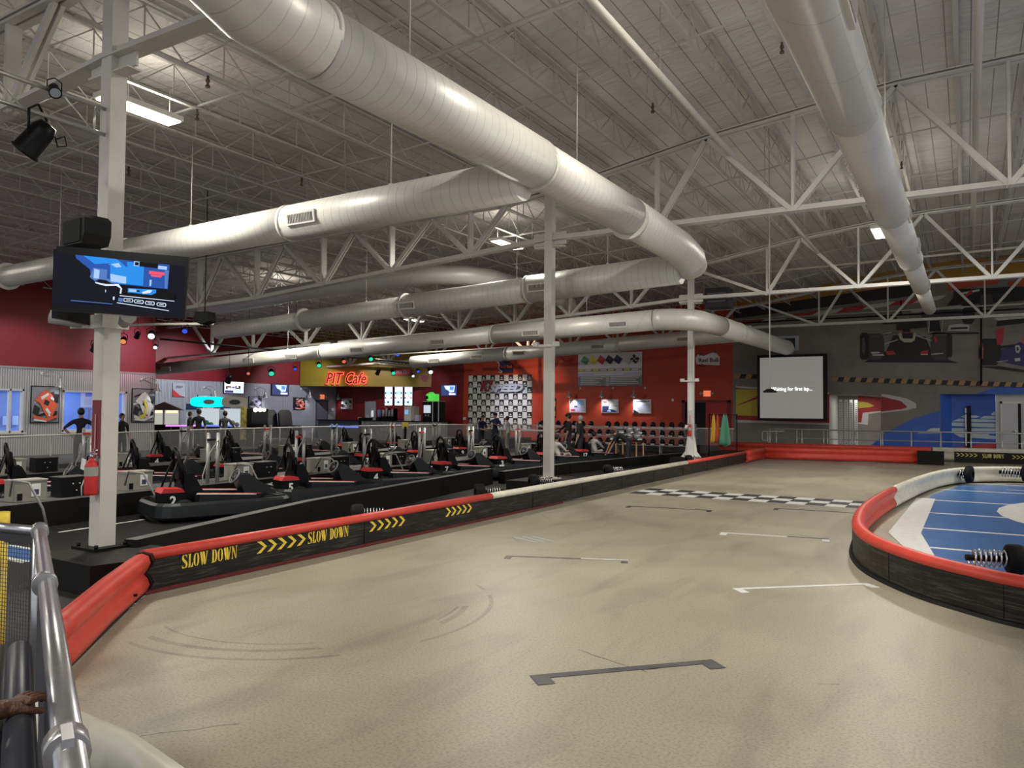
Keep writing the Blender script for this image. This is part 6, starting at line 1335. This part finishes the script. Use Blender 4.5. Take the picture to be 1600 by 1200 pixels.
obj('hanging_arms',MB().beam((a+0.3,37.0,zt_),(a+0.3,37.9,zt_),0.05,0.05).beam((b-0.3,37.0,zt_),(b-0.3,37.9,zt_),0.05,0.05),BLACK,th,True)
# hanging pendant
q=py(1203,612,17.0); th=thing('hanging_sensor','small black hanging unit on a long thin rod in front of the screen','hanging unit',q)
obj('rod',MB().cyl(q,(q.x,q.y,zr(q.x)+0.5),0.012,6),PIPE,th,True); obj('body',MB().box(q,(0.26,0.12,0.04)).prism([(-0.14,0),(0.14,0),(0.05,0.06),(-0.05,0.06)],(q.x,q.y+0.05,q.z),(1,0,0),(0,0,1),0.1),BLACK,th,True)
# duct end opening
th=thing('wall_vent_box','square black vent opening at the end of the duct above the screen','vent',(-7.3,37.95,4.8)); obj('frame',MB().bx((-7.9,37.93,4.75),(-6.8,38,5.45)),cm('s'),th,True); obj('opening',MB().bx((-7.75,37.91,4.85),(-6.95,37.94,5.35)),cm('k'),th,True)
# metal shutter strips in recess
th=thing('perforated_posts','row of pale perforated metal posts inside the door recess','metal posts',(-4.9,38.6,0))
for k in range(4):
    xx=-5.05+k*0.16; yy=38.5+k*0.5; mb=MB().box((xx,yy,1.25),(0.13,0.05,2.4)); 
    for j in range(22): mb.box((xx+0.01,yy-0.03,0.2+j*0.10),(0.07,0.02,0.045),mi=1)
    ps=obj('post',mb,[cm('w'),cm('g')],th,True)
# ================================================================ MURAL (painted wall picture)
MU=PL((0,YW,0),(1,0,0),(0,0,1)); th=thing('wall_mural_picture','large racing mural with two single seat cars and kerb stripes on the grey wall','mural',(0,YW,3))
def mur(name,shapes,keymats,l0=1):
    mb=MB(); 
    for i,(k,pts) in enumerate(shapes): MU.px(mb,pts,0.002+0.0035*(i+l0),0.003,k)
    return obj(name,mb,keymats,th,True)
mur('yellow_hoarding',[(0,[(1146,500),(1200,478),(1600,425),(1600,400),(1146,430)]),(1,[(1146,498),(1452,459),(1452,440),(1200,476),(1146,482)]),(2,[(1480,455),(1560,443),(1560,432),(1480,442)]),(2,[(1575,455),(1600,452),(1600,436),(1575,440)])],[mat('mural_ochre',(0.42,0.22,0.03),0.6),mat('mural_black',(0.02,0.018,0.017),0.6),mat('mural_rust',(0.45,0.08,0.03),0.6)])
K=[]; 
for i in range(8):
    xa=1146+i*40; xb=xa+40; ya=505-(xa-1146)*0.125; yb=505-(xb-1146)*0.125; K.append((i%2,[(xa,ya+4),(xb,yb+4),(xb+14,yb-4),(xa+14,ya-4)]))
mur('kerb_stripe',K,[mat('mural_red',(0.42,0.03,0.03),0.6),mat('mural_white',(0.50,0.49,0.46),0.6)],2)
MK7=mat('mural_mid_grey',(0.085,0.08,0.078),0.6); MK=[mat('mural_tyre_black',(0.012,0.011,0.011),0.6),mat('mural_dark_grey',(0.05,0.048,0.048),0.6),mat('mural_red',(0.42,0.03,0.03),0.6),mat('mural_cream',(0.45,0.42,0.33),0.6),mat('mural_white',(0.5,0.49,0.46),0.6),mat('mural_navy',(0.04,0.03,0.12),0.6),mat('mural_pale_red',(0.40,0.12,0.13),0.6),MK7]
def tyre(x0,y0,x1,y1,k=0):
    w_=(x1-x0)*0.2; return (k,[(x0+w_,y1),(x1-w_,y1),(x1,y1-w_*1.6),(x1,y0+w_*1.6),(x1-w_,y0),(x0+w_,y0),(x0,y0+w_*1.6),(x0,y1-w_*1.6)])
# car 1 (black, front view)
S=[(0,[(1350,566),(1498,567),(1480,562),(1356,562)]),(0,[(1356,563),(1482,562),(1478,551),(1440,549),(1436,540),(1404,540),(1400,549),(1360,550)]),(0,[(1384,550),(1456,550),(1446,526),(1396,524)]),tyre(1352,521,1382,562,1),tyre(1344,520,1358,562),tyre(1454,519,1484,563,1),tyre(1478,522,1488,558),(7,[(1347,530),(1350,527),(1353,540),(1350,556),(1347,548)]),(7,[(1360,524),(1376,523),(1378,527),(1361,528)]),(7,[(1460,522),(1478,521),(1480,525),(1461,526)]),
 (4,[(1380,522),(1393,519),(1393,520.5),(1380,524)]),(4,[(1382,537),(1404,530),(1404,531.2),(1382,538.4)]),(4,[(1432,524),(1456,532),(1456,533),(1432,525.4)]),(1,[(1375,524),(1400,519),(1400,520),(1375,526)]),
 (0,[(1400,550),(1436,550),(1430,528),(1404,528)]),(3,[(1403,522),(1408,520),(1411,529),(1426,529),(1428,520),(1432,521),(1429,532),(1424,535),(1413,535),(1407,531)]),(0,[(1409,520),(1426,520),(1425,527),(1412,527)]),(6,[(1404,518),(1406,510),(1412,506.5),(1420,507),(1424,512),(1425,519),(1414,521)]),(0,[(1409,514),(1422,514),(1423,519),(1411,520)]),
 (2,[(1384,549),(1396,548),(1400,554),(1386,555)]),(4,[(1361,550),(1374,550),(1376,552),(1362,553)]),(4,[(1363,554),(1380,553),(1382,556),(1364,556)]),(2,[(1440,549),(1451,547),(1450,553),(1438,553)]),(4,[(1439,553.5),(1450,553),(1450,555),(1439,555)]),(4,[(1455,553),(1474,551.5),(1474,553),(1455,554.5)]),(2,[(1459,526),(1462,526),(1465,534),(1461,536)]),(0,[(1380,507),(1402,506),(1402,496),(1380,495)]),(0,[(1402,516),(1448,512),(1448,500),(1402,502)])]
mur('race_car_picture',S,MK,1)
# car behind (silver)
S=[(0,[(1452,523),(1530,522),(1528,519),(1456,520)]),tyre(1503,470,1523,506),(1,[(1440,500),(1505,495),(1500,478),(1440,486)]),(4,[(1422,485),(1500,477),(1508,479),(1505,483),(1470,484),(1425,489)]),(0,[(1450,518),(1470,518),(1467,497),(1452,497)]),(4,[(1450,519),(1452,496),(1453,496),(1452,519)]),(4,[(1480,517),(1483,508),(1500,506),(1515,508),(1514,517)]),(0,[(1485,515),(1512,514),(1512,511),(1486,512)]),(4,[(1471,519),(1473,499),(1474,499),(1472,519)])]
mur('race_car_picture',S,MK,6)
S=[(0,[(1480,478),(1600,470),(1600,448),(1500,452)]),tyre(1490,452,1510,474),tyre(1588,448,1602,470),(1,[(1530,482),(1552,480),(1550,460),(1532,461)]),(4,[(1552,480),(1595,477),(1596,474),(1555,476)]),(4,[(1500,458),(1530,452),(1531,455),(1502,461)]),(2,[(1508,462),(1518,452),(1520,458),(1511,464)])]
mur('race_car_picture',S,MK,16)
# car 3 (red and navy) at right
S=[(5,[(1558,564),(1600,573),(1640,577),(1640,524),(1604,528),(1592,535),(1580,541),(1560,548)]),(6,[(1594,534),(1600,526),(1640,520),(1640,532),(1600,538)]),tyre(1529,529,1564,571),(6,[(1529,535),(1534,533),(1537,545),(1536,560),(1530,565),(1533,550)]),(2,[(1556,516),(1569,512),(1567,536),(1558,540)]),(0,[(1556,510),(1600,505),(1640,502),(1640,494),(1560,499)]),(4,[(1553,498),(1566,492),(1600,489),(1640,488),(1640,494),(1560,501)]),(2,[(1568,495),(1590,491),(1640,489),(1640,493)]),(4,[(1586,540),(1592,539),(1595,545),(1592,552),(1587,551)]),(5,[(1588,543),(1591,542),(1592,547),(1589,549)]),(0,[(1560,541),(1586,538),(1586,541),(1561,545)]),(4,[(1557,565),(1575,563),(1575,564),(1558,566)]),(0,[(1530,573),(1600,582),(1600,578),(1560,572)]),(4,[(1585,560),(1594,559),(1594,564),(1586,565)])]
mur('race_car_picture',S,MK,1)
# painted frame lines of black conduit on the wall
def conduit(pts,label):
    mb=MB()
    for a,b in zip(pts,pts[1:]): A=MU.at(*a)+MU.n*0.12; B=MU.at(*b)+MU.n*0.12; mb.tube([A,B],0.03,6)
    tag(obj('conduit_pipe',mb,BLACK),label,'pipe','black conduits on the mural wall')
conduit([(1150,506),(1200,503),(1277,499),(1525,487),(1600,483)],'long black conduit running level across the mural wall')
conduit([(1533,480),(1533,600)],'vertical black conduit between the two race cars of the mural')
conduit([(1408,470),(1408,492)],'short black conduit stub above the black race car of the mural')
# hatch stripe
S=[]; xx=1146
while xx<1604:
    y=587.5+(xx-1146)*0.031
    if not(1180<xx<1296) : S.append((len(S)%2,[(xx,y+3.6),(xx+9,y+3.8),(xx+12,y-3.2),(xx+3,y-3.4)]))
    xx+=9 if not(1180<xx<1296) else 9
mur('hatched_stripe',S,[mat('mural_hatch_yellow',(0.38,0.25,0.10),0.6),mat('mural_black',(0.02,0.018,0.017),0.6)],1)
# yellow and red swoosh
MC=[mat('swoosh_cream',(0.55,0.53,0.50),0.6),mat('swoosh_red',(0.33,0.02,0.02),0.6),mat('swoosh_yellow',(0.55,0.44,0.04),0.6)]
S=[(0,[(1150,660),(1340,666),(1356,665),(1360,648),(1418,641),(1432,637),(1431,630),(1418,623),(1390,617),(1350,613),(1296,613),(1150,603)]),(1,[(1150,656),(1296,661),(1345,661),(1348,645),(1410,639),(1418,636),(1408,627),(1380,620),(1296,616),(1150,606)]),(2,[(1150,649),(1184,650),(1290,650),(1290,612),(1150,608)]),(1,[(1150,634),(1186,618),(1186,622),(1152,634)]),(2,[(1337,638),(1360,636),(1366,634),(1356,629),(1345,627),(1337,630)])]
m_=MB()
for i,(k,pts) in enumerate(S):
    # clipped left of the recess
    if i<2: pts=[[(1150,660),(1296,664),(1296,613),(1150,603)],[(1150,656),(1296,661),(1296,616),(1150,606)]][i]
    MU.px(m_,[p for p in pts],0.002+0.0035*(i+1),0.003,k) if i<4 else None
obj('swoosh_shape',m_,MC,th,True); m_=MB()
R2=[(0,[(1377,645.5),(1418,641),(1432,637),(1431,630),(1418,623),(1390,617),(1377,615.5)]),(1,[(1377,643),(1410,639),(1418,636),(1408,627),(1380,620),(1377,619.5)])]
for i,(k,pts) in enumerate(R2): MU.px(m_,pts,0.002+0.0035*(i+1),0.003,k)
obj('swoosh_shape',m_,MC,th,True)
RW=PL((0,YW+2.8,0),(1,0,0),(0,0,1)); m_=MB()
for i,(k,pts) in enumerate(((0,[(1341,662),(1356,664),(1357,647),(1377,644),(1377,616),(1341,616)]),(1,[(1341,660),(1346,660),(1348,645),(1377,642),(1377,621),(1341,618)]),(2,[(1341,638),(1360,636),(1366,634),(1356,629),(1341,627)]))): RW.px(m_,pts,0.002+0.0035*i,0.003,k)
obj('swoosh_shape',m_,MC,th,True)
# blue field with slanted pale letters
mb=MB(); MU.px(mb,[(1390,702),(1468.5,704),(1468.5,641),(1425,655),(1385,676),(1360,697)],0.004); MU.px(mb,[(1469,616),(1600,616),(1600,601),(1560,603),(1525,616)],0.004)
MU.px(mb,[(1290,696),(1360,698),(1400,672),(1385,672),(1340,685)],0.004) if False else None
obj('blue_field',mb,BLUEM,th,True)
mb=MB(); MU.px(mb,[(1432,677),(1468.5,677),(1468.5,669),(1455,669),(1446,674)],0.009); obj('pale_letters',mb,GLET,th,True)
R3=PL((0,YW+0.6,0),(1,0,0),(0,0,1)); mb=MB()
for pts in ([(1487,658.5),(1569,660),(1569,656.5),(1498,654)],[(1475,665),(1569,668.5),(1569,662),(1487,660)],[(1487,674),(1569,674.5),(1569,669.5),(1487,669)],[(1500,683),(1558,686.5),(1564,682),(1545,680),(1548,675.5),(1487,675)],[(1531,654),(1569,655),(1569,650),(1537,650)],[(1501,651),(1506,653),(1525,653),(1531,651),(1525,649),(1506,649)],[(1548,647),(1551,649),(1563,649),(1563,646),(1569,646),(1569,642.5),(1553,643)],[(1561,641),(1569,641),(1569,638),(1566,638.5)]):
    R3.px(mb,pts,0.004)
obj('pale_letters',mb,GLET,th,True)
mb=MB(); R3.px(mb,[(1478,704),(1569,704),(1569,692),(1530,694),(1487,700)],0.004); obj('red_band',mb,mat('mural_bright_red',(0.60,0.05,0.05),0.5),th,True)
q0=R3.at(1509,650); t=thing('steel_door_post','black steel post with white strips in the blue doorway','post',(q0.x,YW+0.5,0)); obj('post_body',MB().box((0.12,0,1.17),(0.16,0.1,2.0)),BLACK,t); obj('white_strips',MB().box((0,0,1.97),(0.06,0.08,0.22)).box((0,0,1.48),(0.06,0.08,0.65)).box((0,0,0.75),(0.06,0.08,0.6)),cm('w'),t)
# ================================================================ RAILING RIGHT
th=thing('steel_railing','long silver two bar railing in front of the mural wall','railing',(-3,34.4,0))
RP_=PL((0,34.6,0),(1,0,0),(0,0,1)); zt1=1.10; zm=0.72; xa=RP_.uv(1192,680)[0]; xb=8.0
RMT=mat('silver_rail_paint',(0.55,0.55,0.54),0.35,metal=0.5)
obj('top_rail',MB().tube([(xa+0.5,34.6,zt1),(xb,34.6,zt1)],0.03,8),RMT,th,True); obj('mid_rail',MB().tube([(xa+0.55,34.6,zm),(xb,34.6,zm)],0.022,8),RMT,th,True)
obj('end_loop',MB().tube([(xa+0.9,34.6,1.02),(xa,34.6,0.98),(xa-0.03,34.6,0.9),(xa-0.03,34.6,0.66),(xa+0.03,34.6,0.6),(xa+0.2,34.6,0.6)],0.022,8).tube([(xa+0.2,34.62,1.0),(xa+0.2,34.62,0.55),(xa+0.28,34.62,0.48),(xa+1.6,34.62,0.44)],0.022,8),RMT,th,True)
for x in(1203,1213,1245,1253,1287,1293,1331,1336,1376,1379,1424,1470,1517,1566,1596,1640,1690):
    X=RP_.uv(x,680)[0]; obj('post',MB().cyl((X,34.6,0.0),(X,34.6,zt1),0.024,8),RMT,th,True)
# ================================================================ TELEVISION + SPEAKERS ON THE NEAR COLUMN
D=7.25; c=pd(190,442,D); vr=Vector((rt.x,rt.y,0)).normalized(); vf=Vector((fw.x,fw.y,0)).normalized(); an=R(14)
u_=(vr*math.cos(an)+vf*math.sin(an)).normalized(); n0=u_.cross(Vector((0,0,1))); v_=(Vector((0,0,1))*math.cos(R(4))-n0*math.sin(R(-4))).normalized()
v_=(Vector((0,0,1))+n0*(-0.05)).normalized(); u_=(u_+Vector((0,0,-0.035))).normalized(); v_=(v_-u_*v_.dot(u_)).normalized()
TVP=PL(c,u_,v_); W=1.15; Hh=0.605
th=thing('television','large television on the near column showing a night view through a car windscreen','television',c)
obj('bezel',MB().prism(rc(-W/2,-Hh/2,W/2,Hh/2),c,u_,v_,-0.05),mat('gloss_black',(0.003,0.003,0.004),0.2,spec=0.2),th,True)
obj('rear_housing',MB().prism(rc(-W*0.42,-Hh*0.35,W*0.42,Hh*0.35),c-TVP.n*0.05,u_,v_,-0.05),BLACK,th,True)
def Q(x,y): return ((x-700)/1240*W, -(y-625)/665*Hh)   # from the close view of the screen
def T_(mb,pts,l,k): mb.prism([Q(*p) for p in pts][::-1],c+TVP.n*(0.001+0.0012*l),u_,v_,0.001,k); return mb
sm=[emi('tv_dark',(0.001,0.0018,0.010),1.0),emi('tv_blue',(0.02,0.10,0.45),1.0),emi('tv_bright_blue',(0.02,0.28,0.85),1.1),emi('tv_pale',(0.40,0.62,0.95),1.1),emi('tv_red',(0.9,0.08,0.12),1.3),emi('tv_black',(0.0,0.0,0.002),1.0),emi('tv_white',(0.75,0.85,1.0),1.1),emi('tv_mid',(0.10,0.22,0.60),1.0)]
mb=MB()
L_=[(0,[(70,370),(1290,400),(1300,940),(80,900)]),
(1,[(255,370),(1140,395),(1140,655),(640,640),(420,600),(400,510),(270,410)]),
(2,[(330,372),(640,380),(790,500),(740,640),(600,630),(580,430),(440,450)]),(7,[(430,490),(560,500),(560,590),(650,610),(650,640),(450,625),(405,590)]),(3,[(440,500),(490,510),(490,600),(440,600)]),(3,[(590,540),(740,560),(745,630),(600,620)]),(2,[(560,440),(620,430),(790,510),(700,520)]),(3,[(590,440),(660,420),(690,460),(640,470)]),
(2,[(740,400),(900,405),(905,640),(750,635)]),(1,[(910,450),(1140,455),(1135,650),(915,640)]),(7,[(1100,460),(1140,460),(1135,655),(1110,650)]),(5,[(850,390),(1035,395),(1030,445),(860,440)]),(3,[(805,390),(855,390),(855,440),(805,440)]),(5,[(815,398),(850,398),(850,432),(815,432)]),(3,[(1035,415),(1120,420),(1120,455),(1035,452)]),
(4,[(955,480),(1100,485),(1100,515),(955,512)]),(4,[(970,518),(1080,520),(1070,540),(980,538)]),(3,[(965,575),(985,575),(982,640),(968,640)]),
(5,[(640,645),(900,655),(1100,660),(1215,700),(1215,770),(700,760)]),(6,[(460,640),(560,655),(680,645),(715,690),(710,745),(695,740),(700,690),(660,665),(560,675),(470,655)]),(5,[(470,625),(500,610),(560,615),(600,635),(640,650),(560,655)]),
(2,[(770,680),(1035,675),(1035,710),(990,735),(770,725)]),(3,[(780,690),(850,690),(850,715),(780,715)]),(6,[(905,710),(960,685),(1000,685),(980,715),(910,730)]),(5,[(855,695),(880,695),(880,712),(855,712)]),
(6,[(700,762),(1215,780),(1215,786),(700,770)]),(7,[(690,790),(730,792),(730,830),(690,825)]),(6,[(680,838),(1170,885),(1170,892),(680,846)]),(7,[(260,848),(640,856),(640,862),(260,855)]),
(6,[(640,785),(655,780),(655,815),(642,815)]),(6,[(565,715),(572,720),(572,745),(565,740)])]
for i,cx in enumerate((785,885,990,1100)):
    y0=790+i*8
    L_+= [(6,[(cx-40,y0-2),(cx+38,y0),(cx+46,y0+20),(cx+38,y0+40),(cx-40,y0+36),(cx-48,y0+18)]),(5,[(cx-34,y0+5),(cx+32,y0+7),(cx+38,y0+20),(cx+32,y0+33),(cx-34,y0+30),(cx-40,y0+18)]),(6,[(cx-20,y0+14),(cx+20,y0+15),(cx+20,y0+22),(cx-20,y0+21)])]
for i,(k,p) in enumerate(L_): T_(mb,p,i,k)
obj('screen_image',mb,sm,th,True)
colp=Vector((-8,4.9,c.z)); obj('wall_mount',MB().beam(c-TVP.n*0.10,colp+Vector((0.09,-0.09,0)),0.12,0.12),BLACK,th,True)
# second TV edge seen behind
c2=c-TVP.n*0.36-u_*0.14; 
u2=Vector((-0.55,0.83,0)); 
c2=pd(84,441,7.62); th=thing('television','second dark television seen edge on behind the lit one','television',c2)
obj('bezel',MB().prism(rc(-0.02,-0.36,0.6,0.33),c2,vf*0.97+vr*-0.02,(0,0,1),0.05),mat('gloss_black',(0.003,0.003,0.004),0.2,spec=0.2),th,True)
obj('wall_mount',MB().beam(c2+vf*0.25,Vector((-8.1,4.95,c2.z)),0.06,0.06),BLACK,th,True)
# speaker
s=pd(136,366,7.6); th=thing('loudspeaker','black loudspeaker above the television on the near column','loudspeaker',s,math.atan2(vr.y,vr.x)+R(-35))
Mx=Matrix.Rotation(R(-6),4,'Y')
obj('cabinet',MB().prism([(-0.22,-0.11),(0.18,-0.14),(0.23,-0.05),(0.23,0.10),(0.16,0.15),(-0.22,0.13)],(0,0.12,0),(1,0,0.06),(0,0,1),0.26),mat('matte_black',(0.008,0.008,0.008),0.7),th)
obj('grille',MB().box((0.0,-0.145,0.0),(0.34,0.012,0.22)),mat('speaker_cloth',(0.012,0.012,0.012),0.9),th)
obj('bracket',MB().beam((0,0,0),Matrix.Rotation(-(math.atan2(vr.y,vr.x)+R(-35)),3,'Z')@(Vector((-8,4.9,s.z-0.15))-s),0.03,0.03),BLACK,th)
# cradle lamp arms under the TV
th=thing('twin_floodlight','pair of white floodlights clamped to the near column under the television','floodlight',(-8,4.9,2.72))
obj('clamp',MB().box((0,0,0),(0.3,0.3,0.14)),WHITE2,th); 
for sx,nm in((-1,'a'),(1,'b')):
    dq=vr*sx; obj('lamp_head',MB().tube([Vector((0,0,-0.02))+dq*0.22-vf*0.1,Vector((0,0,0.05))+dq*(0.50 if sx<0 else 0.32)-vf*0.2],[0.055,0.085],12),mat('grey_lamp_head',(0.35,0.35,0.34),0.4),th)
# ================================================================ STAGE LIGHTING
ALU=mat('aluminium_truss',(0.6,0.6,0.58),0.3,metal=0.8)
th=thing('lighting_truss','silver ladder truss fixed to the near column running towards the camera','truss',(-8,4.7,4.85))
a0,a1=px(168,172,-8.0),px(0,120,-8.0); b0,b1=px(168,212,-8.0),px(0,158,-8.0); e=Vector((0,-2.2,0))
obj('upper_tube',MB().tube([a0,(-8,a1.y-2,a0.z)],0.022,8),ALU,th,True); obj('lower_tube',MB().tube([b0,(-8,a1.y-2,b0.z)],0.022,8),ALU,th,True)
mb=MB(); y=a0.y-0.06; k=0
mb.cyl((-8,y-0.08,a0.z),(-8,y-0.08,b0.z),0.014,6)
while y>a1.y-1.8:
    mb.cyl((-8,y-0.1,a0.z if k%2 else b0.z),(-8,y-0.42,b0.z if k%2 else a0.z),0.01,6); y-=0.35; k+=1
obj('lacing',mb,ALU,th,True); obj('end_plate',MB().box((-8,a0.y,(a0.z+b0.z)/2),(0.12,0.03,0.36)),WHITE2,th,True)
def parcan(p,aim,label,col,es,s=1.0,drop=0.25,lead=False):
    p=Vector(p); d=(Vector(aim)).normalized(); th=thing('stage_light',label,'stage light',p,0,'coloured stage lights')
    M=d.to_track_quat('Z','Y').to_matrix().to_4x4()
    obj('can',MB().lathe([(0,-0.16*s),(0.07*s,-0.15*s),(0.10*s,-0.08*s),(0.11*s,0.14*s),(0.125*s,0.16*s),(0.12*s,0.17*s),(0.10*s,0.15*s)],p,n=14,M=M),BLACK,th,True)
    obj('lens',MB().lathe([(0,0.151*s),(0.10*s,0.15*s)],p,n=14,M=M),emi('lens_'+col[0],col[1],es),th,True)
    sd=M@Vector((1,0,0)); sd.z=0
    if sd.length<0.1: sd=Vector((1,0,0))
    sd=sd.normalized()*0.13*s
    obj('yoke',MB().tube([p+sd,p+sd+Vector((0,0,drop*0.7)),p+Vector((0,0,drop)),p-sd+Vector((0,0,drop*0.7)),p-sd],0.012*s,6),BLACK,th,True)
    LASTPAR[:]=[th.name]; return th
LASTPAR=['']
q=px(58,215,-8.0); parcan(q,Vector((-0.50,-0.32,-0.72)),'large black stage light hanging from the silver truss, upper left',('violet',(0.25,0.25,1.0)),1.2,1.15,0.34)
obj('cable_loop',MB().tube([q+Vector((0.1,0.12,0)),q+Vector((0.13,0.2,0.05)),q+Vector((0.1,0.24,-0.03)),q+Vector((0.08,0.16,-0.06)),q+Vector((0.1,0.12,0.03))],0.008,6),BLACK,bpy.data.objects['stage_light'],True)
q=px(85,140,-8.0); obj('clamp_rod',MB().cyl(q,(q.x,q.y,a0.z-0.02),0.012,6),BLACK,parcan(q,(0.6,-0.2,-0.6),'small stage light on top of the silver truss',('dim',(0.3,0.32,0.34)),0.4,0.5,0.12),True)
# far speaker
q=pd(320,497,17.4); th=thing('loudspeaker','small black loudspeaker hanging right of the television','loudspeaker',q,R(20))
obj('cabinet',MB().prism([(-0.2,-0.08),(0.0,-0.16),(0.2,-0.08),(0.17,0.13),(-0.15,0.13)],(0,0.15,0),(1,0,0),(0,0,1),0.3),BLACK,th); obj('hanger',MB().cyl((0,0,0.1),(0,0,zr(q.x)+0.3-q.z),0.012,6),BLACK,th)
# black lighting bar across lobby
b0=px(245,543,-25.6); b1=px(620,572,-25.6)
tag(obj('lighting_bar',MB().tube([(-25.6,17.7,4.35),(-25.6,34.3,4.30)],0.035,8),BLACK),'long black lighting bar hanging across the lobby with coloured lights','lighting bar')
LC={'g':('green',(0.05,0.9,0.55)),'b':('blue',(0.06,0.12,1.0)),'r':('red',(1,0.2,0.12)),'w':('white',(0.85,1,0.95)),'o':('orange',(1,0.35,0.1)),'k':('unlit',(0.02,0.02,0.03))}
for i,(x,y,k,s,l) in enumerate(((150,541,'k',1.5,'dark stage light just left of the near column'),(193,531,'o',1.2,'stage light with an orange lens right of the near column'),(215,523,'k',1.0,'unlit stage light above the pink glow'),(237,522,'w',1.5,'stage light with a bright white rim above the pink glow'),(243,541,'w',0.9,'small stage light with a white lens below the larger one'),(289,515,'b',1.2,'stage light with a blue lens right of the television'),(461,575,'b',0.9,'small blue stage light left of the red lens'),(424,581,'g',1.4,'large green stage light left of the cafe sign'),(498,569,'g',1.2,'green stage light above the cafe lettering'),(537,563,'r',1.1,'red stage light above the cafe lettering'),(579,559,'g',1.3,'green stage light right of the red lens'),(621,552,'b',1.3,'blue stage light at the top of the cluster'),(591,581,'k',1.2,'unlit stage light at the left end of the small truss'),(614,581,'g',1.3,'green stage light in the middle of the small truss'),(645,586,'w',1.0,'small greenish white stage light under the small truss'),(653,579,'b',1.0,'blue stage light towards the right of the small truss'),(672,579,'w',1.6,'large bright white stage light at the right end of the small truss'),(388,582,'r',0.8,'tiny red stage light at the left'),(358,592,'k',1.3,'dark stage light above the crowd television'))):
    X=-25.6 if x<590 else -26.4
    q=px(x,y,X); parcan(q,(0.55,-0.45,-0.45) if k!='k' else (-0.5,0.1,-0.6),l,LC[k],0.9 if k in 'gbro' else 1.3,s*0.8,0.24)
    obj('hanger_rod',MB().cyl((q.x,q.y,q.z+0.22),(q.x,q.y,zr(q.x)+0.5),0.008,5),BLACK,bpy.context.scene.collection.objects[LASTPAR[0]],True)
# bracket arm for lights by column
q0=px(110,533,-25.6); q1=px(250,512,-25.6)
tag(obj('lighting_bar',MB().tube([(-25.6,q0.y,4.45),(-25.6,17.7,4.9),(-25.6,20.0,5.15)],0.05,8),WHITE),'pale pipe carrying stage lights behind the near column','lighting bar')
a=px(585,572,-26.4); b=px(676,570,-26.4)
th=thing('lighting_truss','small silver box truss holding the cluster of stage lights near the cafe','truss',a)
mb=MB()
for dx,dz in((-0.12,0.0),(0.12,0.0),(0,0.24)): mb.tube([(a.x+dx,a.y,4.2+dz),(a.x+dx,b.y,4.2+dz)],0.018,6)
obj('tubes',mb,ALU,th,True); mb=MB(); y=a.y
while y<b.y-0.3: mb.cyl((a.x-0.12,y,4.2),(a.x,y+0.15,4.44),0.01,5); mb.cyl((a.x,y+0.15,4.44),(a.x+0.12,y+0.3,4.2),0.01,5); y+=0.3
obj('lacing',mb,ALU,th,True)
# unit heater by far column
q=py(1078,440,29); th=thing('unit_heater','dark square unit heater hanging behind the far column','heater',(-8.2,29.5,6.2)); obj('case',MB().box((0,0,0),(0.9,0.8,0.75)),mat('dark_grey_heater',(0.08,0.08,0.085),0.6),th); obj('louvres',MB().box((0,-0.41,0),(0.7,0.02,0.06)).box((0,-0.41,0.15),(0.7,0.02,0.06)).box((0,-0.41,-0.15),(0.7,0.02,0.06)),cm('g'),th); obj('hangers',MB().cyl((-0.35,0,0.36),(-0.35,0,1.0),0.012,5).cyl((0.35,0,0.36),(0.35,0,1.0),0.012,5),WHITE,th)
# podium blocks in front of backdrop
th=thing('podium','dark two step podium in front of the chequered backdrop','podium',(-22.5,36.6,0)); obj('step',MB().bx((-25.3,36.2,0),(-20.9,37.4,0.35)),NEARBLK,th,True); obj('centre_block',MB().bx((-24,36.3,0.35),(-22.2,37.3,0.75)),BLACK,th,True)
for k,(x,w_,l) in enumerate(((838,2.0,'long pale bench top behind the posts left of the middle column'),)):
    q=pd(x-20,668,33); th=thing('service_table','white topped service table left of the middle column','table',(q.x,q.y,0)); obj('table_top',MB().box((0,0,0.98),(2.2,0.6,0.06)),cm('w'),th); [obj('leg',MB().box((sx*1.0,sy*0.25,0.475),(0.05,0.05,0.95)),cm('s'),th) for sx in(-1,1) for sy in(-1,1)]

spot((-2.6,-0.8,4.6),(-2.75,1.25,0.95),70,(0.12,0.12,1.0),14,0.8,name='blue_stage_spot')
